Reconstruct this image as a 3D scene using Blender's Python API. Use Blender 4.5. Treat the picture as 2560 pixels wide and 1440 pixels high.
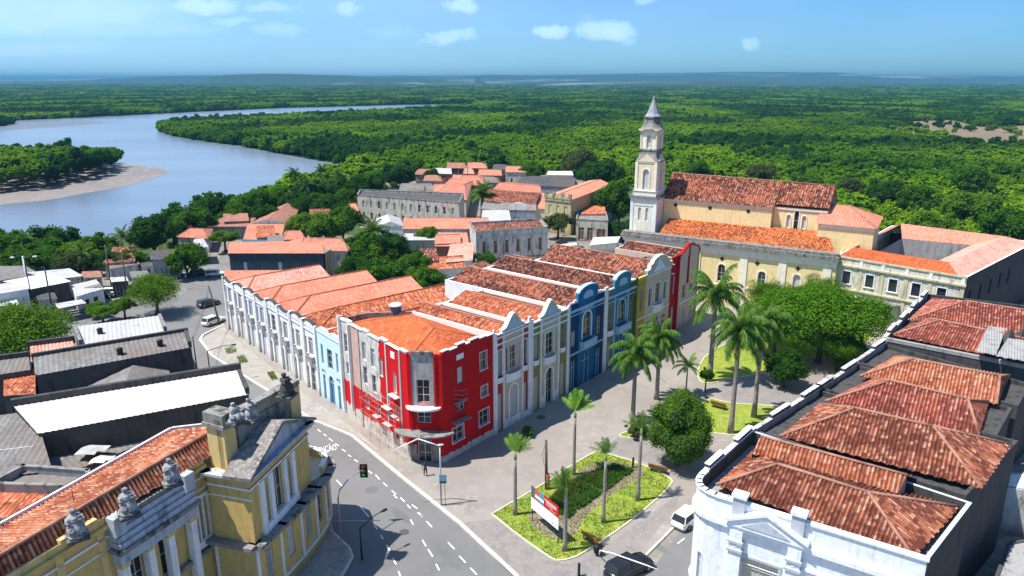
import bpy, math, random
from mathutils import Vector, Matrix, noise
for o in list(bpy.data.objects): bpy.data.objects.remove(o)
SC = bpy.context.scene; COL = SC.collection
R = math.radians
# ---------------------------------------------------------------- camera
F = 1800.0; CAMH = 40.0; TH = math.atan((720-197)/F)
cd = bpy.data.cameras.new('camera'); cam = bpy.data.objects.new('camera', cd); COL.objects.link(cam)
cd.sensor_width = 36; cd.lens = 36*F/2560; cd.clip_end = 60000; cd.clip_start = 0.5
cam.location = (0, 0, CAMH); cam.rotation_euler = (math.pi/2-TH, 0, 0); SC.camera = cam
SC.render.resolution_x = 1024; SC.render.resolution_y = 576
# ---------------------------------------------------------------- light
SUN_EL = 64; SUN_AZ = 258     # compass-style: the sun stands to the left, a little behind the town
w = bpy.data.worlds.new("World"); SC.world = w; w.use_nodes = True
nt = w.node_tree; nt.nodes.clear()
def N(nt, t, **k):
    n = nt.nodes.new(t)
    for a, b in k.items():
        if a.startswith('i_'):
            key = a[2:]; key = int(key) if key.isdigit() else key.replace('_', ' ')
            n.inputs[key].default_value = b
        else: setattr(n, a, b)
    return n
sky = N(nt, 'ShaderNodeTexSky', sky_type='NISHITA', sun_disc=False, sun_elevation=R(SUN_EL), sun_rotation=R(SUN_AZ))
sky.altitude = 0; sky.air_density = 1.0; sky.dust_density = 0.3; sky.ozone_density = 1.5
tint = N(nt, 'ShaderNodeMix', data_type='RGBA', blend_type='MULTIPLY'); tint.inputs[0].default_value = 1
tint.inputs[7].default_value = (0.37, 0.755, 1.27, 1)
tc = N(nt, 'ShaderNodeTexCoord'); mp = N(nt, 'ShaderNodeMapping'); mp.inputs['Scale'].default_value = (7, 7, 24); mp.inputs['Location'].default_value = (1.7, .4, .2)
cn = N(nt, 'ShaderNodeTexNoise'); cn.inputs['Scale'].default_value = 1.0; cn.inputs['Detail'].default_value = 7; cn.inputs['Roughness'].default_value = .55
cr = N(nt, 'ShaderNodeValToRGB'); cr.color_ramp.elements[0].position = .60; cr.color_ramp.elements[1].position = .80
mp2 = N(nt, 'ShaderNodeMapping'); mp2.inputs['Scale'].default_value = (1.6, 1.6, 7); mp2.inputs['Location'].default_value = (.3, 0, 0)
cn2 = N(nt, 'ShaderNodeTexNoise'); cn2.inputs['Scale'].default_value = 1.0; cn2.inputs['Detail'].default_value = 5
cr2 = N(nt, 'ShaderNodeValToRGB'); cr2.color_ramp.elements[0].position = .45; cr2.color_ramp.elements[1].position = .95
mx = N(nt, 'ShaderNodeMath', operation='MAXIMUM'); ml = N(nt, 'ShaderNodeMath', operation='MULTIPLY'); ml.inputs[1].default_value = .35
cm = N(nt, 'ShaderNodeMix', data_type='RGBA'); cm.inputs[7].default_value = (9.5, 12.3, 14.0, 1)
bg = N(nt, 'ShaderNodeBackground'); bg.inputs['Strength'].default_value = 0.078
wo = N(nt, 'ShaderNodeOutputWorld')
L = nt.links.new
L(sky.outputs[0], tint.inputs[6]); L(tc.outputs['Generated'], mp.inputs[0]); L(mp.outputs[0], cn.inputs[0]); L(cn.outputs[0], cr.inputs[0])
L(tc.outputs['Generated'], mp2.inputs[0]); L(mp2.outputs[0], cn2.inputs[0]); L(cn2.outputs[0], cr2.inputs[0])
L(cr2.outputs[0], ml.inputs[0]); L(ml.outputs[0], mx.inputs[1]); L(cr.outputs[0], mx.inputs[0])
sx = N(nt, 'ShaderNodeSeparateXYZ'); L(tc.outputs['Generated'], sx.inputs[0]); gx = N(nt, 'ShaderNodeMapRange'); gx.inputs[1].default_value = .55; gx.inputs[2].default_value = -.75; gx.inputs[4].default_value = .5; L(sx.outputs[0], gx.inputs[0])
vm = N(nt, 'ShaderNodeMix', data_type='RGBA'); vm.inputs[7].default_value = (5.6, 9.3, 13.4, 1); L(tint.outputs[2], vm.inputs[6]); L(gx.outputs[0], vm.inputs[0])
# small clouds where they hang in the sky: (x/y, z/y) of the direction, half sizes, strength
def skytan(px, py):
    u = (px-1280)/F; v = -(py-720)/F; k = math.cos(TH)+v*math.sin(TH); return u/k, (-math.sin(TH)+v*math.cos(TH))/k
def M2(op, a, b=None):
    n = N(nt, 'ShaderNodeMath', operation=op)
    for i, q in enumerate((a, b)):
        if q is None: continue
        if isinstance(q, (int, float)): n.inputs[i].default_value = q
        else: L(q, n.inputs[i])
    return n.outputs[0]
dn1 = N(nt, 'ShaderNodeTexNoise'); dn1.inputs['Scale'].default_value = 24; dn1.inputs['Detail'].default_value = 6; dn1.inputs['Roughness'].default_value = .6; L(tc.outputs['Generated'], dn1.inputs[0])
dsp = N(nt, 'ShaderNodeSeparateColor'); L(dn1.outputs[1], dsp.inputs[0])
yy = M2('MAXIMUM', sx.outputs[1], .05); cu = M2('ADD', M2('DIVIDE', sx.outputs[0], yy), M2('MULTIPLY', M2('SUBTRACT', dsp.outputs[0], .5), .075)); cv = M2('ADD', M2('DIVIDE', sx.outputs[2], yy), M2('MULTIPLY', M2('SUBTRACT', dsp.outputs[1], .5), .028))
acc = None
for px, py, hw, hh, st in [(500, 14, 75, 17, .75), (670, 17, 62, 12, .5), (580, 50, 50, 9, .4), (868, 22, 28, 17, .6), (1148, 14, 34, 18, .75), (1130, 90, 55, 14, .6), (1090, 104, 40, 8, .35), (1375, 83, 30, 14, .85), (1503, 77, 72, 22, .75), (1562, 104, 28, 11, .4), (1612, 2, 40, 11, .5), (1873, 107, 22, 15, .5), (100, 30, 330, 45, .55), (260, 70, 260, 26, .35), (690, 78, 70, 14, .3), (980, 78, 70, 15, .22), (1480, 45, 40, 16, .15), (60, 120, 240, 18, .25)]:
    a_, b_ = skytan(px, py); a1 = M2('DIVIDE', M2('SUBTRACT', cu, a_), hw/F*1.25); b1 = M2('DIVIDE', M2('SUBTRACT', cv, b_), hh/F*1.25)
    d2 = M2('ADD', M2('MULTIPLY', a1, a1), M2('MULTIPLY', b1, b1)); k = N(nt, 'ShaderNodeMapRange', interpolation_type='SMOOTHSTEP'); k.inputs[1].default_value = 1.25; k.inputs[2].default_value = .1; k.inputs[4].default_value = st*.5; L(d2, k.inputs[0])
    acc = k.outputs[0] if acc is None else M2('MAXIMUM', acc, k.outputs[0])
fr_ = M2('MULTIPLY', acc, M2('ADD', .55, M2('MULTIPLY', dsp.outputs[2], .9)))
L(vm.outputs[2], cm.inputs[6]); L(M2('MAXIMUM', fr_, M2('MULTIPLY', ml.outputs[0], .5)), cm.inputs[0]); L(cm.outputs[2], bg.inputs[0]); L(bg.outputs[0], wo.inputs[0])
sd = bpy.data.lights.new('sun', 'SUN'); sd.energy = 5.0; sd.angle = R(.5); sd.color = (1, .955, .88)
sun = bpy.data.objects.new('sun', sd); COL.objects.link(sun)
sdir = Vector((math.sin(R(SUN_AZ))*math.cos(R(SUN_EL)), math.cos(R(SUN_AZ))*math.cos(R(SUN_EL)), math.sin(R(SUN_EL))))
sun.rotation_euler = (-sdir).to_track_quat('-Z', 'Y').to_euler()
SC.view_settings.view_transform = 'Standard'; SC.view_settings.look = 'None'
SC.view_settings.exposure = 0.56; SC.view_settings.gamma = 1
rnd = random.Random(7)
# ---------------------------------------------------------------- helpers
def P(px, py, z=0.0):
    u = (px-1280)/F; v = -(py-720)/F
    t = (z-CAMH)/(-math.sin(TH)+v*math.cos(TH))
    return Vector((u*t, (math.cos(TH)+v*math.sin(TH))*t, z))
def S(s, d=0): return Vector((-1.9+.625*s-.781*d, 76.2+.781*s+.625*d, 0))   # along the plaza fronts, d inwards
def T(s, d=0): return Vector((-10.8-.642*s+.767*d, 69.7+.767*s+.642*d, 0))  # along the street fronts
def C(a, d=0): return Vector((22.8+.86*a+.51*d, 135.3-.51*a+.86*d, 0))      # along the church wall
MATS = {}
def rgb(c): return (c[0], c[1], c[2], 1)
def newmat(name):
    m = bpy.data.materials.new(name); m.use_nodes = True; MATS[name] = m
    return m, m.node_tree, m.node_tree.nodes['Principled BSDF']
def plain(name, c, rough=.7, metal=0, spec=.3):
    if name in MATS: return MATS[name]
    m, t, b = newmat(name); b.inputs['Base Color'].default_value = rgb(c); b.inputs['Roughness'].default_value = rough
    b.inputs['Metallic'].default_value = metal; b.inputs['Specular IOR Level'].default_value = spec
    return m
def noisy(name, c, c2, scale=1.0, lo=.45, hi=.7, c3=None, s3=6, stretch=(1, 1, 1), rough=.85, bump=.0, bs=8, c4=None, coord='Object', spec=.2, metal=0, detail=6, streak=None, grime=None):
    """base colour c, patches c2, optional fine specks c3, optional broad tone c4"""
    if name in MATS: return MATS[name]
    m, t, b = newmat(name); L = t.links.new
    tc = N(t, 'ShaderNodeTexCoord')
    if coord == 'World':
        g = N(t, 'ShaderNodeNewGeometry'); src = g.outputs['Position']
    else: src = tc.outputs[coord]
    mp = N(t, 'ShaderNodeMapping'); mp.inputs['Scale'].default_value = stretch; L(src, mp.inputs[0])
    n1 = N(t, 'ShaderNodeTexNoise'); n1.inputs['Scale'].default_value = scale; n1.inputs['Detail'].default_value = detail; n1.inputs['Roughness'].default_value = .62
    L(mp.outputs[0], n1.inputs[0])
    r1 = N(t, 'ShaderNodeMapRange'); r1.inputs[1].default_value = lo; r1.inputs[2].default_value = hi; L(n1.outputs[0], r1.inputs[0])
    x1 = N(t, 'ShaderNodeMix', data_type='RGBA'); x1.inputs[6].default_value = rgb(c); x1.inputs[7].default_value = rgb(c2); L(r1.outputs[0], x1.inputs[0])
    out = x1.outputs[2]
    for cc, ss, l_, h_ in ((c3, s3, .5, .66), (c4, scale*.17, .42, .62)):
        if cc is None: continue
        n2 = N(t, 'ShaderNodeTexNoise'); n2.inputs['Scale'].default_value = ss; n2.inputs['Detail'].default_value = 4; L(src, n2.inputs[0])
        r2 = N(t, 'ShaderNodeMapRange'); r2.inputs[1].default_value = l_; r2.inputs[2].default_value = h_; L(n2.outputs[0], r2.inputs[0])
        x2 = N(t, 'ShaderNodeMix', data_type='RGBA'); x2.inputs[7].default_value = rgb(cc); L(out, x2.inputs[6]); L(r2.outputs[0], x2.inputs[0]); out = x2.outputs[2]
    if streak:   # rain runs
        m4 = N(t, 'ShaderNodeMapping'); m4.inputs['Scale'].default_value = (2.6, 2.6, .16); L(src, m4.inputs[0]); n4 = N(t, 'ShaderNodeTexNoise'); n4.inputs['Scale'].default_value = 1.3; n4.inputs['Detail'].default_value = 6; L(m4.outputs[0], n4.inputs[0])
        r4 = N(t, 'ShaderNodeMapRange'); r4.inputs[1].default_value = .55; r4.inputs[2].default_value = .8; r4.inputs[4].default_value = .5; L(n4.outputs[0], r4.inputs[0])
        x4 = N(t, 'ShaderNodeMix', data_type='RGBA'); x4.inputs[7].default_value = rgb(streak); L(out, x4.inputs[6]); L(r4.outputs[0], x4.inputs[0]); out = x4.outputs[2]
        sz = N(t, 'ShaderNodeSeparateXYZ'); L(src, sz.inputs[0]); a4 = N(t, 'ShaderNodeMath', operation='MULTIPLY_ADD'); a4.inputs[1].default_value = -2.6; L(n1.outputs[0], a4.inputs[0]); L(sz.outputs[2], a4.inputs[2])
        r5 = N(t, 'ShaderNodeMapRange'); r5.inputs[1].default_value = .1; r5.inputs[2].default_value = -1.3; r5.inputs[4].default_value = .7; L(a4.outputs[0], r5.inputs[0])
        x5 = N(t, 'ShaderNodeMix', data_type='RGBA'); x5.inputs[7].default_value = rgb(grime); L(out, x5.inputs[6]); L(r5.outputs[0], x5.inputs[0]); out = x5.outputs[2]
    L(out, b.inputs['Base Color']); b.inputs['Roughness'].default_value = rough; b.inputs['Specular IOR Level'].default_value = spec; b.inputs['Metallic'].default_value = metal
    if bump:
        n3 = N(t, 'ShaderNodeTexNoise'); n3.inputs['Scale'].default_value = bs; n3.inputs['Detail'].default_value = 5; L(src, n3.inputs[0])
        bu = N(t, 'ShaderNodeBump'); bu.inputs['Strength'].default_value = bump; bu.inputs['Distance'].default_value = .1
        L(n3.outputs[0], bu.inputs['Height']); L(bu.outputs[0], b.inputs['Normal'])
    return m
def plaster(name, c, c2=None, amt=.5, rough=.85):
    """painted render with streaky weathering"""
    c2 = c2 or tuple(x*.55 for x in c)
    return noisy(name, c, c2, scale=.9, lo=.5-.1*amt+.08, hi=.82-.22*amt, stretch=(1.6, 1.6, .45), c3=tuple(x*.86 for x in c), s3=2.3, rough=rough, bump=.15, bs=12, streak=tuple(x*.6 for x in c2), grime=tuple(x*.6 for x in c2))
def tilemat(name, base, dark, light, amt=.5, pitch=.27, length=.42, patch=.25, tj=.35, furrow=.0, hl=.62):
    """clay tiles: every tile its own tone, mossy patches, pale mortar or newer tiles"""
    if name in MATS: return MATS[name]
    m, t, b = newmat(name); L = t.links.new
    uv = N(t, 'ShaderNodeUVMap'); sp = N(t, 'ShaderNodeSeparateXYZ'); L(uv.outputs[0], sp.inputs[0])
    a = N(t, 'ShaderNodeMath', operation='DIVIDE'); a.inputs[1].default_value = pitch; L(sp.outputs[0], a.inputs[0])
    fa = N(t, 'ShaderNodeMath', operation='FLOOR'); L(a.outputs[0], fa.inputs[0])
    c = N(t, 'ShaderNodeMath', operation='DIVIDE'); c.inputs[1].default_value = length; L(sp.outputs[1], c.inputs[0])
    fc = N(t, 'ShaderNodeMath', operation='FLOOR'); L(c.outputs[0], fc.inputs[0])
    cb = N(t, 'ShaderNodeCombineXYZ'); L(fa.outputs[0], cb.inputs[0]); L(fc.outputs[0], cb.inputs[1])
    wn = N(t, 'ShaderNodeTexWhiteNoise', noise_dimensions='2D'); L(cb.outputs[0], wn.inputs[0])
    g = N(t, 'ShaderNodeNewGeometry')
    n1 = N(t, 'ShaderNodeTexNoise'); n1.inputs['Scale'].default_value = patch; n1.inputs['Detail'].default_value = 6; n1.inputs['Roughness'].default_value = .65; L(g.outputs['Position'], n1.inputs[0])
    # patch factor = noise + tile jitter
    ad = N(t, 'ShaderNodeMath', operation='MULTIPLY_ADD'); ad.inputs[1].default_value = tj; L(wn.outputs[0], ad.inputs[0]); L(n1.outputs[0], ad.inputs[2])
    r1 = N(t, 'ShaderNodeMapRange'); r1.inputs[1].default_value = .5+.28*(1-amt)-.1+tj*.5-.18; r1.inputs[2].default_value = .5+.28*(1-amt)+.14+tj*.5-.18; L(ad.outputs[0], r1.inputs[0])
    x1 = N(t, 'ShaderNodeMix', data_type='RGBA'); x1.inputs[6].default_value = rgb(base); x1.inputs[7].default_value = rgb(dark); L(r1.outputs[0], x1.inputs[0])
    wn2 = N(t, 'ShaderNodeTexWhiteNoise', noise_dimensions='2D')
    ad2 = N(t, 'ShaderNodeVectorMath', operation='ADD'); ad2.inputs[1].default_value = (13.1, 7.7, 0); L(cb.outputs[0], ad2.inputs[0]); L(ad2.outputs[0], wn2.inputs[0])
    r2 = N(t, 'ShaderNodeMapRange'); r2.inputs[1].default_value = hl; r2.inputs[2].default_value = 1.0; L(wn2.outputs[0], r2.inputs[0])
    x2 = N(t, 'ShaderNodeMix', data_type='RGBA'); x2.inputs[7].default_value = rgb(light); L(x1.outputs[2], x2.inputs[6]); L(r2.outputs[0], x2.inputs[0])
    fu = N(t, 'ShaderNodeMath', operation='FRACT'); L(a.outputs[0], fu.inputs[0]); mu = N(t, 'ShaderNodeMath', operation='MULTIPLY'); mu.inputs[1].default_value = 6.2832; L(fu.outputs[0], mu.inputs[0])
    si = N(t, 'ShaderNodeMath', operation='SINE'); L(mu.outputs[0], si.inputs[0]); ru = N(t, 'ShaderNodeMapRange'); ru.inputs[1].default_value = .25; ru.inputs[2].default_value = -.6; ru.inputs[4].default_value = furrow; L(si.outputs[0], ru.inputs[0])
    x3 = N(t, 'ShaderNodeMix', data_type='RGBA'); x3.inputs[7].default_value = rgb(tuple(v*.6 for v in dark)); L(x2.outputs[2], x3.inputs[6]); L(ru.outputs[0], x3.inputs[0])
    L(x3.outputs[2], b.inputs['Base Color']); b.inputs['Roughness'].default_value = .85; b.inputs['Specular IOR Level'].default_value = .15
    fr = N(t, 'ShaderNodeMath', operation='FRACT'); L(c.outputs[0], fr.inputs[0])
    n4 = N(t, 'ShaderNodeTexNoise'); n4.inputs['Scale'].default_value = 5; L(g.outputs['Position'], n4.inputs[0])
    s4 = N(t, 'ShaderNodeMath', operation='MULTIPLY_ADD'); s4.inputs[1].default_value = .5; L(wn.outputs[0], s4.inputs[0]); L(fr.outputs[0], s4.inputs[2])
    s5 = N(t, 'ShaderNodeMath', operation='ADD'); L(s4.outputs[0], s5.inputs[0]); L(n4.outputs[0], s5.inputs[1])
    bu = N(t, 'ShaderNodeBump'); bu.inputs['Strength'].default_value = .8; bu.inputs['Distance'].default_value = .06; L(s5.outputs[0], bu.inputs['Height']); L(bu.outputs[0], b.inputs['Normal'])
    return m
def leafmat(name, c, c2, c3=None, scale=.5, trans=.45, big=False):
    if name in MATS: return MATS[name]
    m, t, b = newmat(name); t.nodes.remove(b); L = t.links.new
    out = t.nodes['Material Output']
    g = N(t, 'ShaderNodeNewGeometry'); n1 = N(t, 'ShaderNodeTexNoise'); n1.inputs['Scale'].default_value = scale; n1.inputs['Detail'].default_value = 3; L(g.outputs['Position'], n1.inputs[0])
    r1 = N(t, 'ShaderNodeMapRange'); r1.inputs[1].default_value = .36; r1.inputs[2].default_value = .64; L(n1.outputs[0], r1.inputs[0])
    x = N(t, 'ShaderNodeMix', data_type='RGBA'); x.inputs[6].default_value = rgb(c); x.inputs[7].default_value = rgb(c2); L(r1.outputs[0], x.inputs[0])
    o = x.outputs[2]
    r3 = N(t, 'ShaderNodeMapRange'); r3.inputs[1].default_value = .5; r3.inputs[2].default_value = 1; r3.inputs[4].default_value = .8; L(g.outputs['Random Per Island'], r3.inputs[0])
    x3 = N(t, 'ShaderNodeMix', data_type='RGBA'); x3.inputs[7].default_value = rgb(c3 or c2); L(o, x3.inputs[6]); L(r3.outputs[0], x3.inputs[0]); o = x3.outputs[2]
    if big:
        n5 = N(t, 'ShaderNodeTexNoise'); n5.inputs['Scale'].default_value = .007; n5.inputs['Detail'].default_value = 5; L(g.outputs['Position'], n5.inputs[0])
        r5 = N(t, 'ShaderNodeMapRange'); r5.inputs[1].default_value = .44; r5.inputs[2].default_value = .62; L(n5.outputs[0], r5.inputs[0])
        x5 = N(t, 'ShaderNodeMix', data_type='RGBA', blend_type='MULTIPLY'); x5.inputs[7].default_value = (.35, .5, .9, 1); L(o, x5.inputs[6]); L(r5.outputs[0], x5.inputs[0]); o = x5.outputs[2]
    d = N(t, 'ShaderNodeBsdfDiffuse'); tr = N(t, 'ShaderNodeBsdfTranslucent'); ms = N(t, 'ShaderNodeMixShader'); ms.inputs[0].default_value = trans
    L(o, d.inputs[0]); L(o, tr.inputs[0]); L(d.outputs[0], ms.inputs[1]); L(tr.outputs[0], ms.inputs[2]); L(ms.outputs[0], out.inputs[0])
    return m
class MB:
    """collects faces; one mesh object when built"""
    def __init__(s): s.v = []; s.f = []; s.u = []; s.m = []; s.s = []
    def face(s, pts, uv=None, m=0, smooth=False):
        i = len(s.v); s.v += [tuple(p) for p in pts]; s.f.append(tuple(range(i, i+len(pts)))); s.m.append(m); s.s.append(smooth)
        s.u += uv if uv else [(p[0], p[1]) for p in pts]
    def mesh(s, vs, fs, m=0, smooth=True):
        i = len(s.v); s.v += [tuple(p) for p in vs]
        for f in fs:
            s.f.append(tuple(i+k for k in f)); s.m.append(m); s.s.append(smooth); s.u += [(vs[k][0], vs[k][2]) for k in f]
    def box(s, fr, u0, u1, n0, n1, z0, z1, m=0):
        p = [fr.p(u, n, z) for z in (z0, z1) for (u, n) in ((u0, n0), (u1, n0), (u1, n1), (u0, n1))]
        # n points outwards (towards the viewer): n1 side is the front
        for q in ((0, 1, 2, 3), (7, 6, 5, 4), (1, 0, 4, 5), (2, 1, 5, 6), (3, 2, 6, 7), (0, 3, 7, 4)):
            s.face([p[k] for k in q], m=m)
    def prism(s, fr, prof, n0, n1, m=0):
        a = [fr.p(u, n1, z) for u, z in prof]; b = [fr.p(u, n0, z) for u, z in prof]; k = len(prof)
        s.face(a, m=m, uv=[(u, z) for u, z in prof]); s.face(b[::-1], m=m)
        for i in range(k): s.face([a[i], b[i], b[(i+1) % k], a[(i+1) % k]], m=m)
    def tube(s, pts, rad, n=8, m=0, cap=True):
        pts = [Vector(p) for p in pts]; rings = []
        if not hasattr(rad, '__len__'): rad = [rad]*len(pts)
        vs = []; fs = []
        for i, p in enumerate(pts):
            d = (pts[min(i+1, len(pts)-1)]-pts[max(i-1, 0)]).normalized()
            a = Vector((1, 0, 0)) if abs(d.z) > .9 else Vector((0, 0, 1)); x = d.cross(a).normalized(); y = d.cross(x)
            for k in range(n):
                t = 2*math.pi*k/n; vs.append(p+(x*math.cos(t)+y*math.sin(t))*rad[i])
        for i in range(len(pts)-1):
            for k in range(n): fs.append((i*n+k, i*n+(k+1) % n, (i+1)*n+(k+1) % n, (i+1)*n+k))
        if cap: fs.append(tuple(range(n))[::-1]); fs.append(tuple((len(pts)-1)*n+k for k in range(n)))
        s.mesh(vs, fs, m, n > 5)
    def lathe(s, c, prof, n=14, m=0, sq=None):
        c = Vector(c); pts = []
        vs = [c+Vector((r*math.cos(2*math.pi*k/n+(sq or 0)), r*math.sin(2*math.pi*k/n+(sq or 0)), z)) for r, z in prof for k in range(n)]
        fs = [(i*n+k, i*n+(k+1) % n, (i+1)*n+(k+1) % n, (i+1)*n+k) for i in range(len(prof)-1) for k in range(n)]
        fs.append(tuple((len(prof)-1)*n+k for k in range(n)))
        s.mesh(vs, fs, m, n > 8)
    def build(s, name, mats, root=None, label=None, parent=None):
        """root gives the local origin; parent (if given) is the part this one hangs from"""
        o0 = root.location if root else Vector((0, 0, 0))
        me = bpy.data.meshes.new(name); me.from_pydata([(v[0]-o0[0], v[1]-o0[1], v[2]-o0[2]) for v in s.v], [], s.f)
        uvl = me.uv_layers.new(name='UVMap'); fl = [c for q in s.u for c in q]
        uvl.data.foreach_set('uv', fl)
        for mt in (mats if isinstance(mats, (list, tuple)) else [mats]): me.materials.append(mt)
        me.polygons.foreach_set('material_index', s.m); me.polygons.foreach_set('use_smooth', s.s); me.update()
        o = bpy.data.objects.new(name, me); COL.objects.link(o); o.parent = parent or root
        if label: o['label'] = label
        return o
class Fr:
    """vertical frame A->B seen from outside: u to the right, n outwards"""
    def __init__(s, A, B, z=0):
        s.o = Vector((A[0], A[1], z)); d = Vector((B[0]-A[0], B[1]-A[1], 0)); s.W = d.length; s.d = d.normalized(); s.n = Vector((s.d.y, -s.d.x, 0))
    def p(s, u, n, z): return s.o+s.d*u+s.n*n+Vector((0, 0, z))
def tag(o, label=None, cat=None, group=None, kind=None):
    if label: o['label'] = label
    if cat: o['category'] = cat
    if group: o['group'] = group
    if kind: o['kind'] = kind
    return o
def thing(name, label, cat, loc=(0, 0, 0), group=None):
    o = bpy.data.objects.new(name, None); COL.objects.link(o); o.location = loc; o.empty_display_size = .3
    return tag(o, label, cat, group)
def copytree(o, parent=None):
    c = o.copy(); COL.objects.link(c); c.parent = parent
    for ch in o.children: copytree(ch, c)
    return c
def setting(mb, name, m, kind='structure'):
    o = mb.build(name, m); o['kind'] = kind; return o
def inpoly(x, y, poly):
    c = False; j = len(poly)-1
    for i in range(len(poly)):
        xi, yi = poly[i][0], poly[i][1]; xj, yj = poly[j][0], poly[j][1]
        if (yi > y) != (yj > y) and x < (xj-xi)*(y-yi)/(yj-yi)+xi: c = not c
        j = i
    return c
def smoothpoly(pts, n=4, amp=0):
    """Catmull-Rom closed outline"""
    out = []; k = len(pts)
    for i in range(k):
        a, b, c, d = (Vector(pts[(i+j-1) % k]) for j in range(4))
        for s_ in range(n):
            t = s_/n; q = .5*((2*b)+(c-a)*t+(2*a-5*b+4*c-d)*t*t+(3*b-a-3*c+d)*t**3)
            out.append(q)
    return out
# ---------------------------------------------------------------- the land
ZL = -3.0
M_land = noisy('forest_floor', (.018, .045, .012), (.03, .07, .015), scale=.02, c3=(.012, .03, .01), s3=.15, coord='World', rough=1)
mb = MB(); mb.face([(-30000, -300, ZL), (30000, -300, ZL), (30000, 26000, ZL), (-30000, 26000, ZL)]); setting(mb, 'terrain', M_land)
# town slab with a sloping edge down to the flood plain
townpoly = [(-150, -60), (150, -60), (170, 60), (150, 120), (118, 162), (84, 186), (64, 210), (48, 262), (30, 305), (0, 318), (-40, 300), (-66, 300), (-80, 258), (-98, 196), (-112, 176), (-145, 154), (-210, 148), (-220, 60)]
M_dirt = noisy('town_ground_dirt', (.22, .20, .17), (.13, .12, .10), scale=.12, c3=(.28, .25, .22), s3=.9, coord='World', rough=.95, bump=.2, bs=2)
mb = MB(); cx = Vector((-20, 120, 0)); mb.face([(x, y, 0) for x, y in townpoly])
for i in range(len(townpoly)):
    a = townpoly[i]; b = townpoly[(i+1) % len(townpoly)]; f = lambda p: (cx.x+(p[0]-cx.x)*1.05, cx.y+(p[1]-cx.y)*1.05, ZL-.05)
    mb.face([(b[0], b[1], 0), (a[0], a[1], 0), f(a), f(b)])
setting(mb, 'town_ground', M_dirt)
# river and sand
def ppoly(px, z): return [P(x, y, z) for x, y in px]
rpx = [(-900, 740), (-300, 680), (0, 640), (200, 634), (330, 612), (450, 566), (560, 525), (720, 484), (880, 430), (880, 415), (780, 399), (700, 384), (600, 365), (500, 352), (430, 340), (402, 328), (405, 316), (440, 309), (600, 301), (800, 291), (1000, 281), (1190, 266), (1190, 259.5), (1000, 262), (850, 266), (700, 270), (500, 279), (400, 284), (200, 294), (0, 302), (-300, 316), (-900, 345)]
riverpoly = ppoly(rpx, ZL+.02)
M_water, t_, b_ = newmat('river_water'); L = t_.links.new
b_.inputs['Roughness'].default_value = .22; b_.inputs['IOR'].default_value = 1.33
g_ = N(t_, 'ShaderNodeNewGeometry'); mp_ = N(t_, 'ShaderNodeMapping'); mp_.inputs['Scale'].default_value = (.004, .012, 1); L(g_.outputs['Position'], mp_.inputs[0])
n_ = N(t_, 'ShaderNodeTexNoise'); n_.inputs['Scale'].default_value = 1; n_.inputs['Detail'].default_value = 6; L(mp_.outputs[0], n_.inputs[0])
x_ = N(t_, 'ShaderNodeMix', data_type='RGBA'); x_.inputs[6].default_value = (.13, .17, .235, 1); x_.inputs[7].default_value = (.20, .24, .30, 1)
r_ = N(t_, 'ShaderNodeMapRange'); r_.inputs[1].default_value = .35; r_.inputs[2].default_value = .65; L(n_.outputs[0], r_.inputs[0]); L(r_.outputs[0], x_.inputs[0]); L(x_.outputs[2], b_.inputs['Base Color'])
n2_ = N(t_, 'ShaderNodeTexNoise'); n2_.inputs['Scale'].default_value = .5; n2_.inputs['Detail'].default_value = 5; L(g_.outputs['Position'], n2_.inputs[0])
bu_ = N(t_, 'ShaderNodeBump'); bu_.inputs['Strength'].default_value = .5; bu_.inputs['Distance'].default_value = .25; L(n2_.outputs[0], bu_.inputs['Height']); L(bu_.outputs[0], b_.inputs['Normal'])
mb = MB(); mb.face(riverpoly); setting(mb, 'river', M_water)
M_sand = noisy('sand', (.23, .195, .175), (.18, .155, .145), scale=.03, c3=(.28, .24, .215), s3=.3, coord='World', rough=.6)
sandpx = [(-300, 540), (0, 512), (120, 500), (220, 482), (300, 468), (370, 450), (418, 432), (400, 422), (350, 414), (300, 408), (180, 404), (0, 400), (-300, 410)]
sandpoly = smoothpoly(ppoly(sandpx, ZL+.06), 4)
mb = MB(); mb.face(sandpoly); setting(mb, 'sandbank', M_sand)
mb = MB(); mb.face(smoothpoly(ppoly([(-300, 345), (0, 326), (120, 318), (270, 306), (160, 303), (0, 310), (-300, 330)], ZL+.06), 3)); setting(mb, 'mudflat', noisy('wet_mud', (.16, .16, .17), (.14, .15, .18), scale=.03, coord='World', rough=.4))
islepx = [(-300, 500), (0, 483), (110, 472), (180, 456), (240, 446), (285, 432), (297, 420), (260, 400), (130, 384), (0, 388), (-300, 400)]
islepoly = ppoly(islepx, ZL)
isle2 = ppoly([(-300, 330), (0, 316), (36, 309), (20, 303), (-60, 304), (-300, 312)], ZL)
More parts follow.
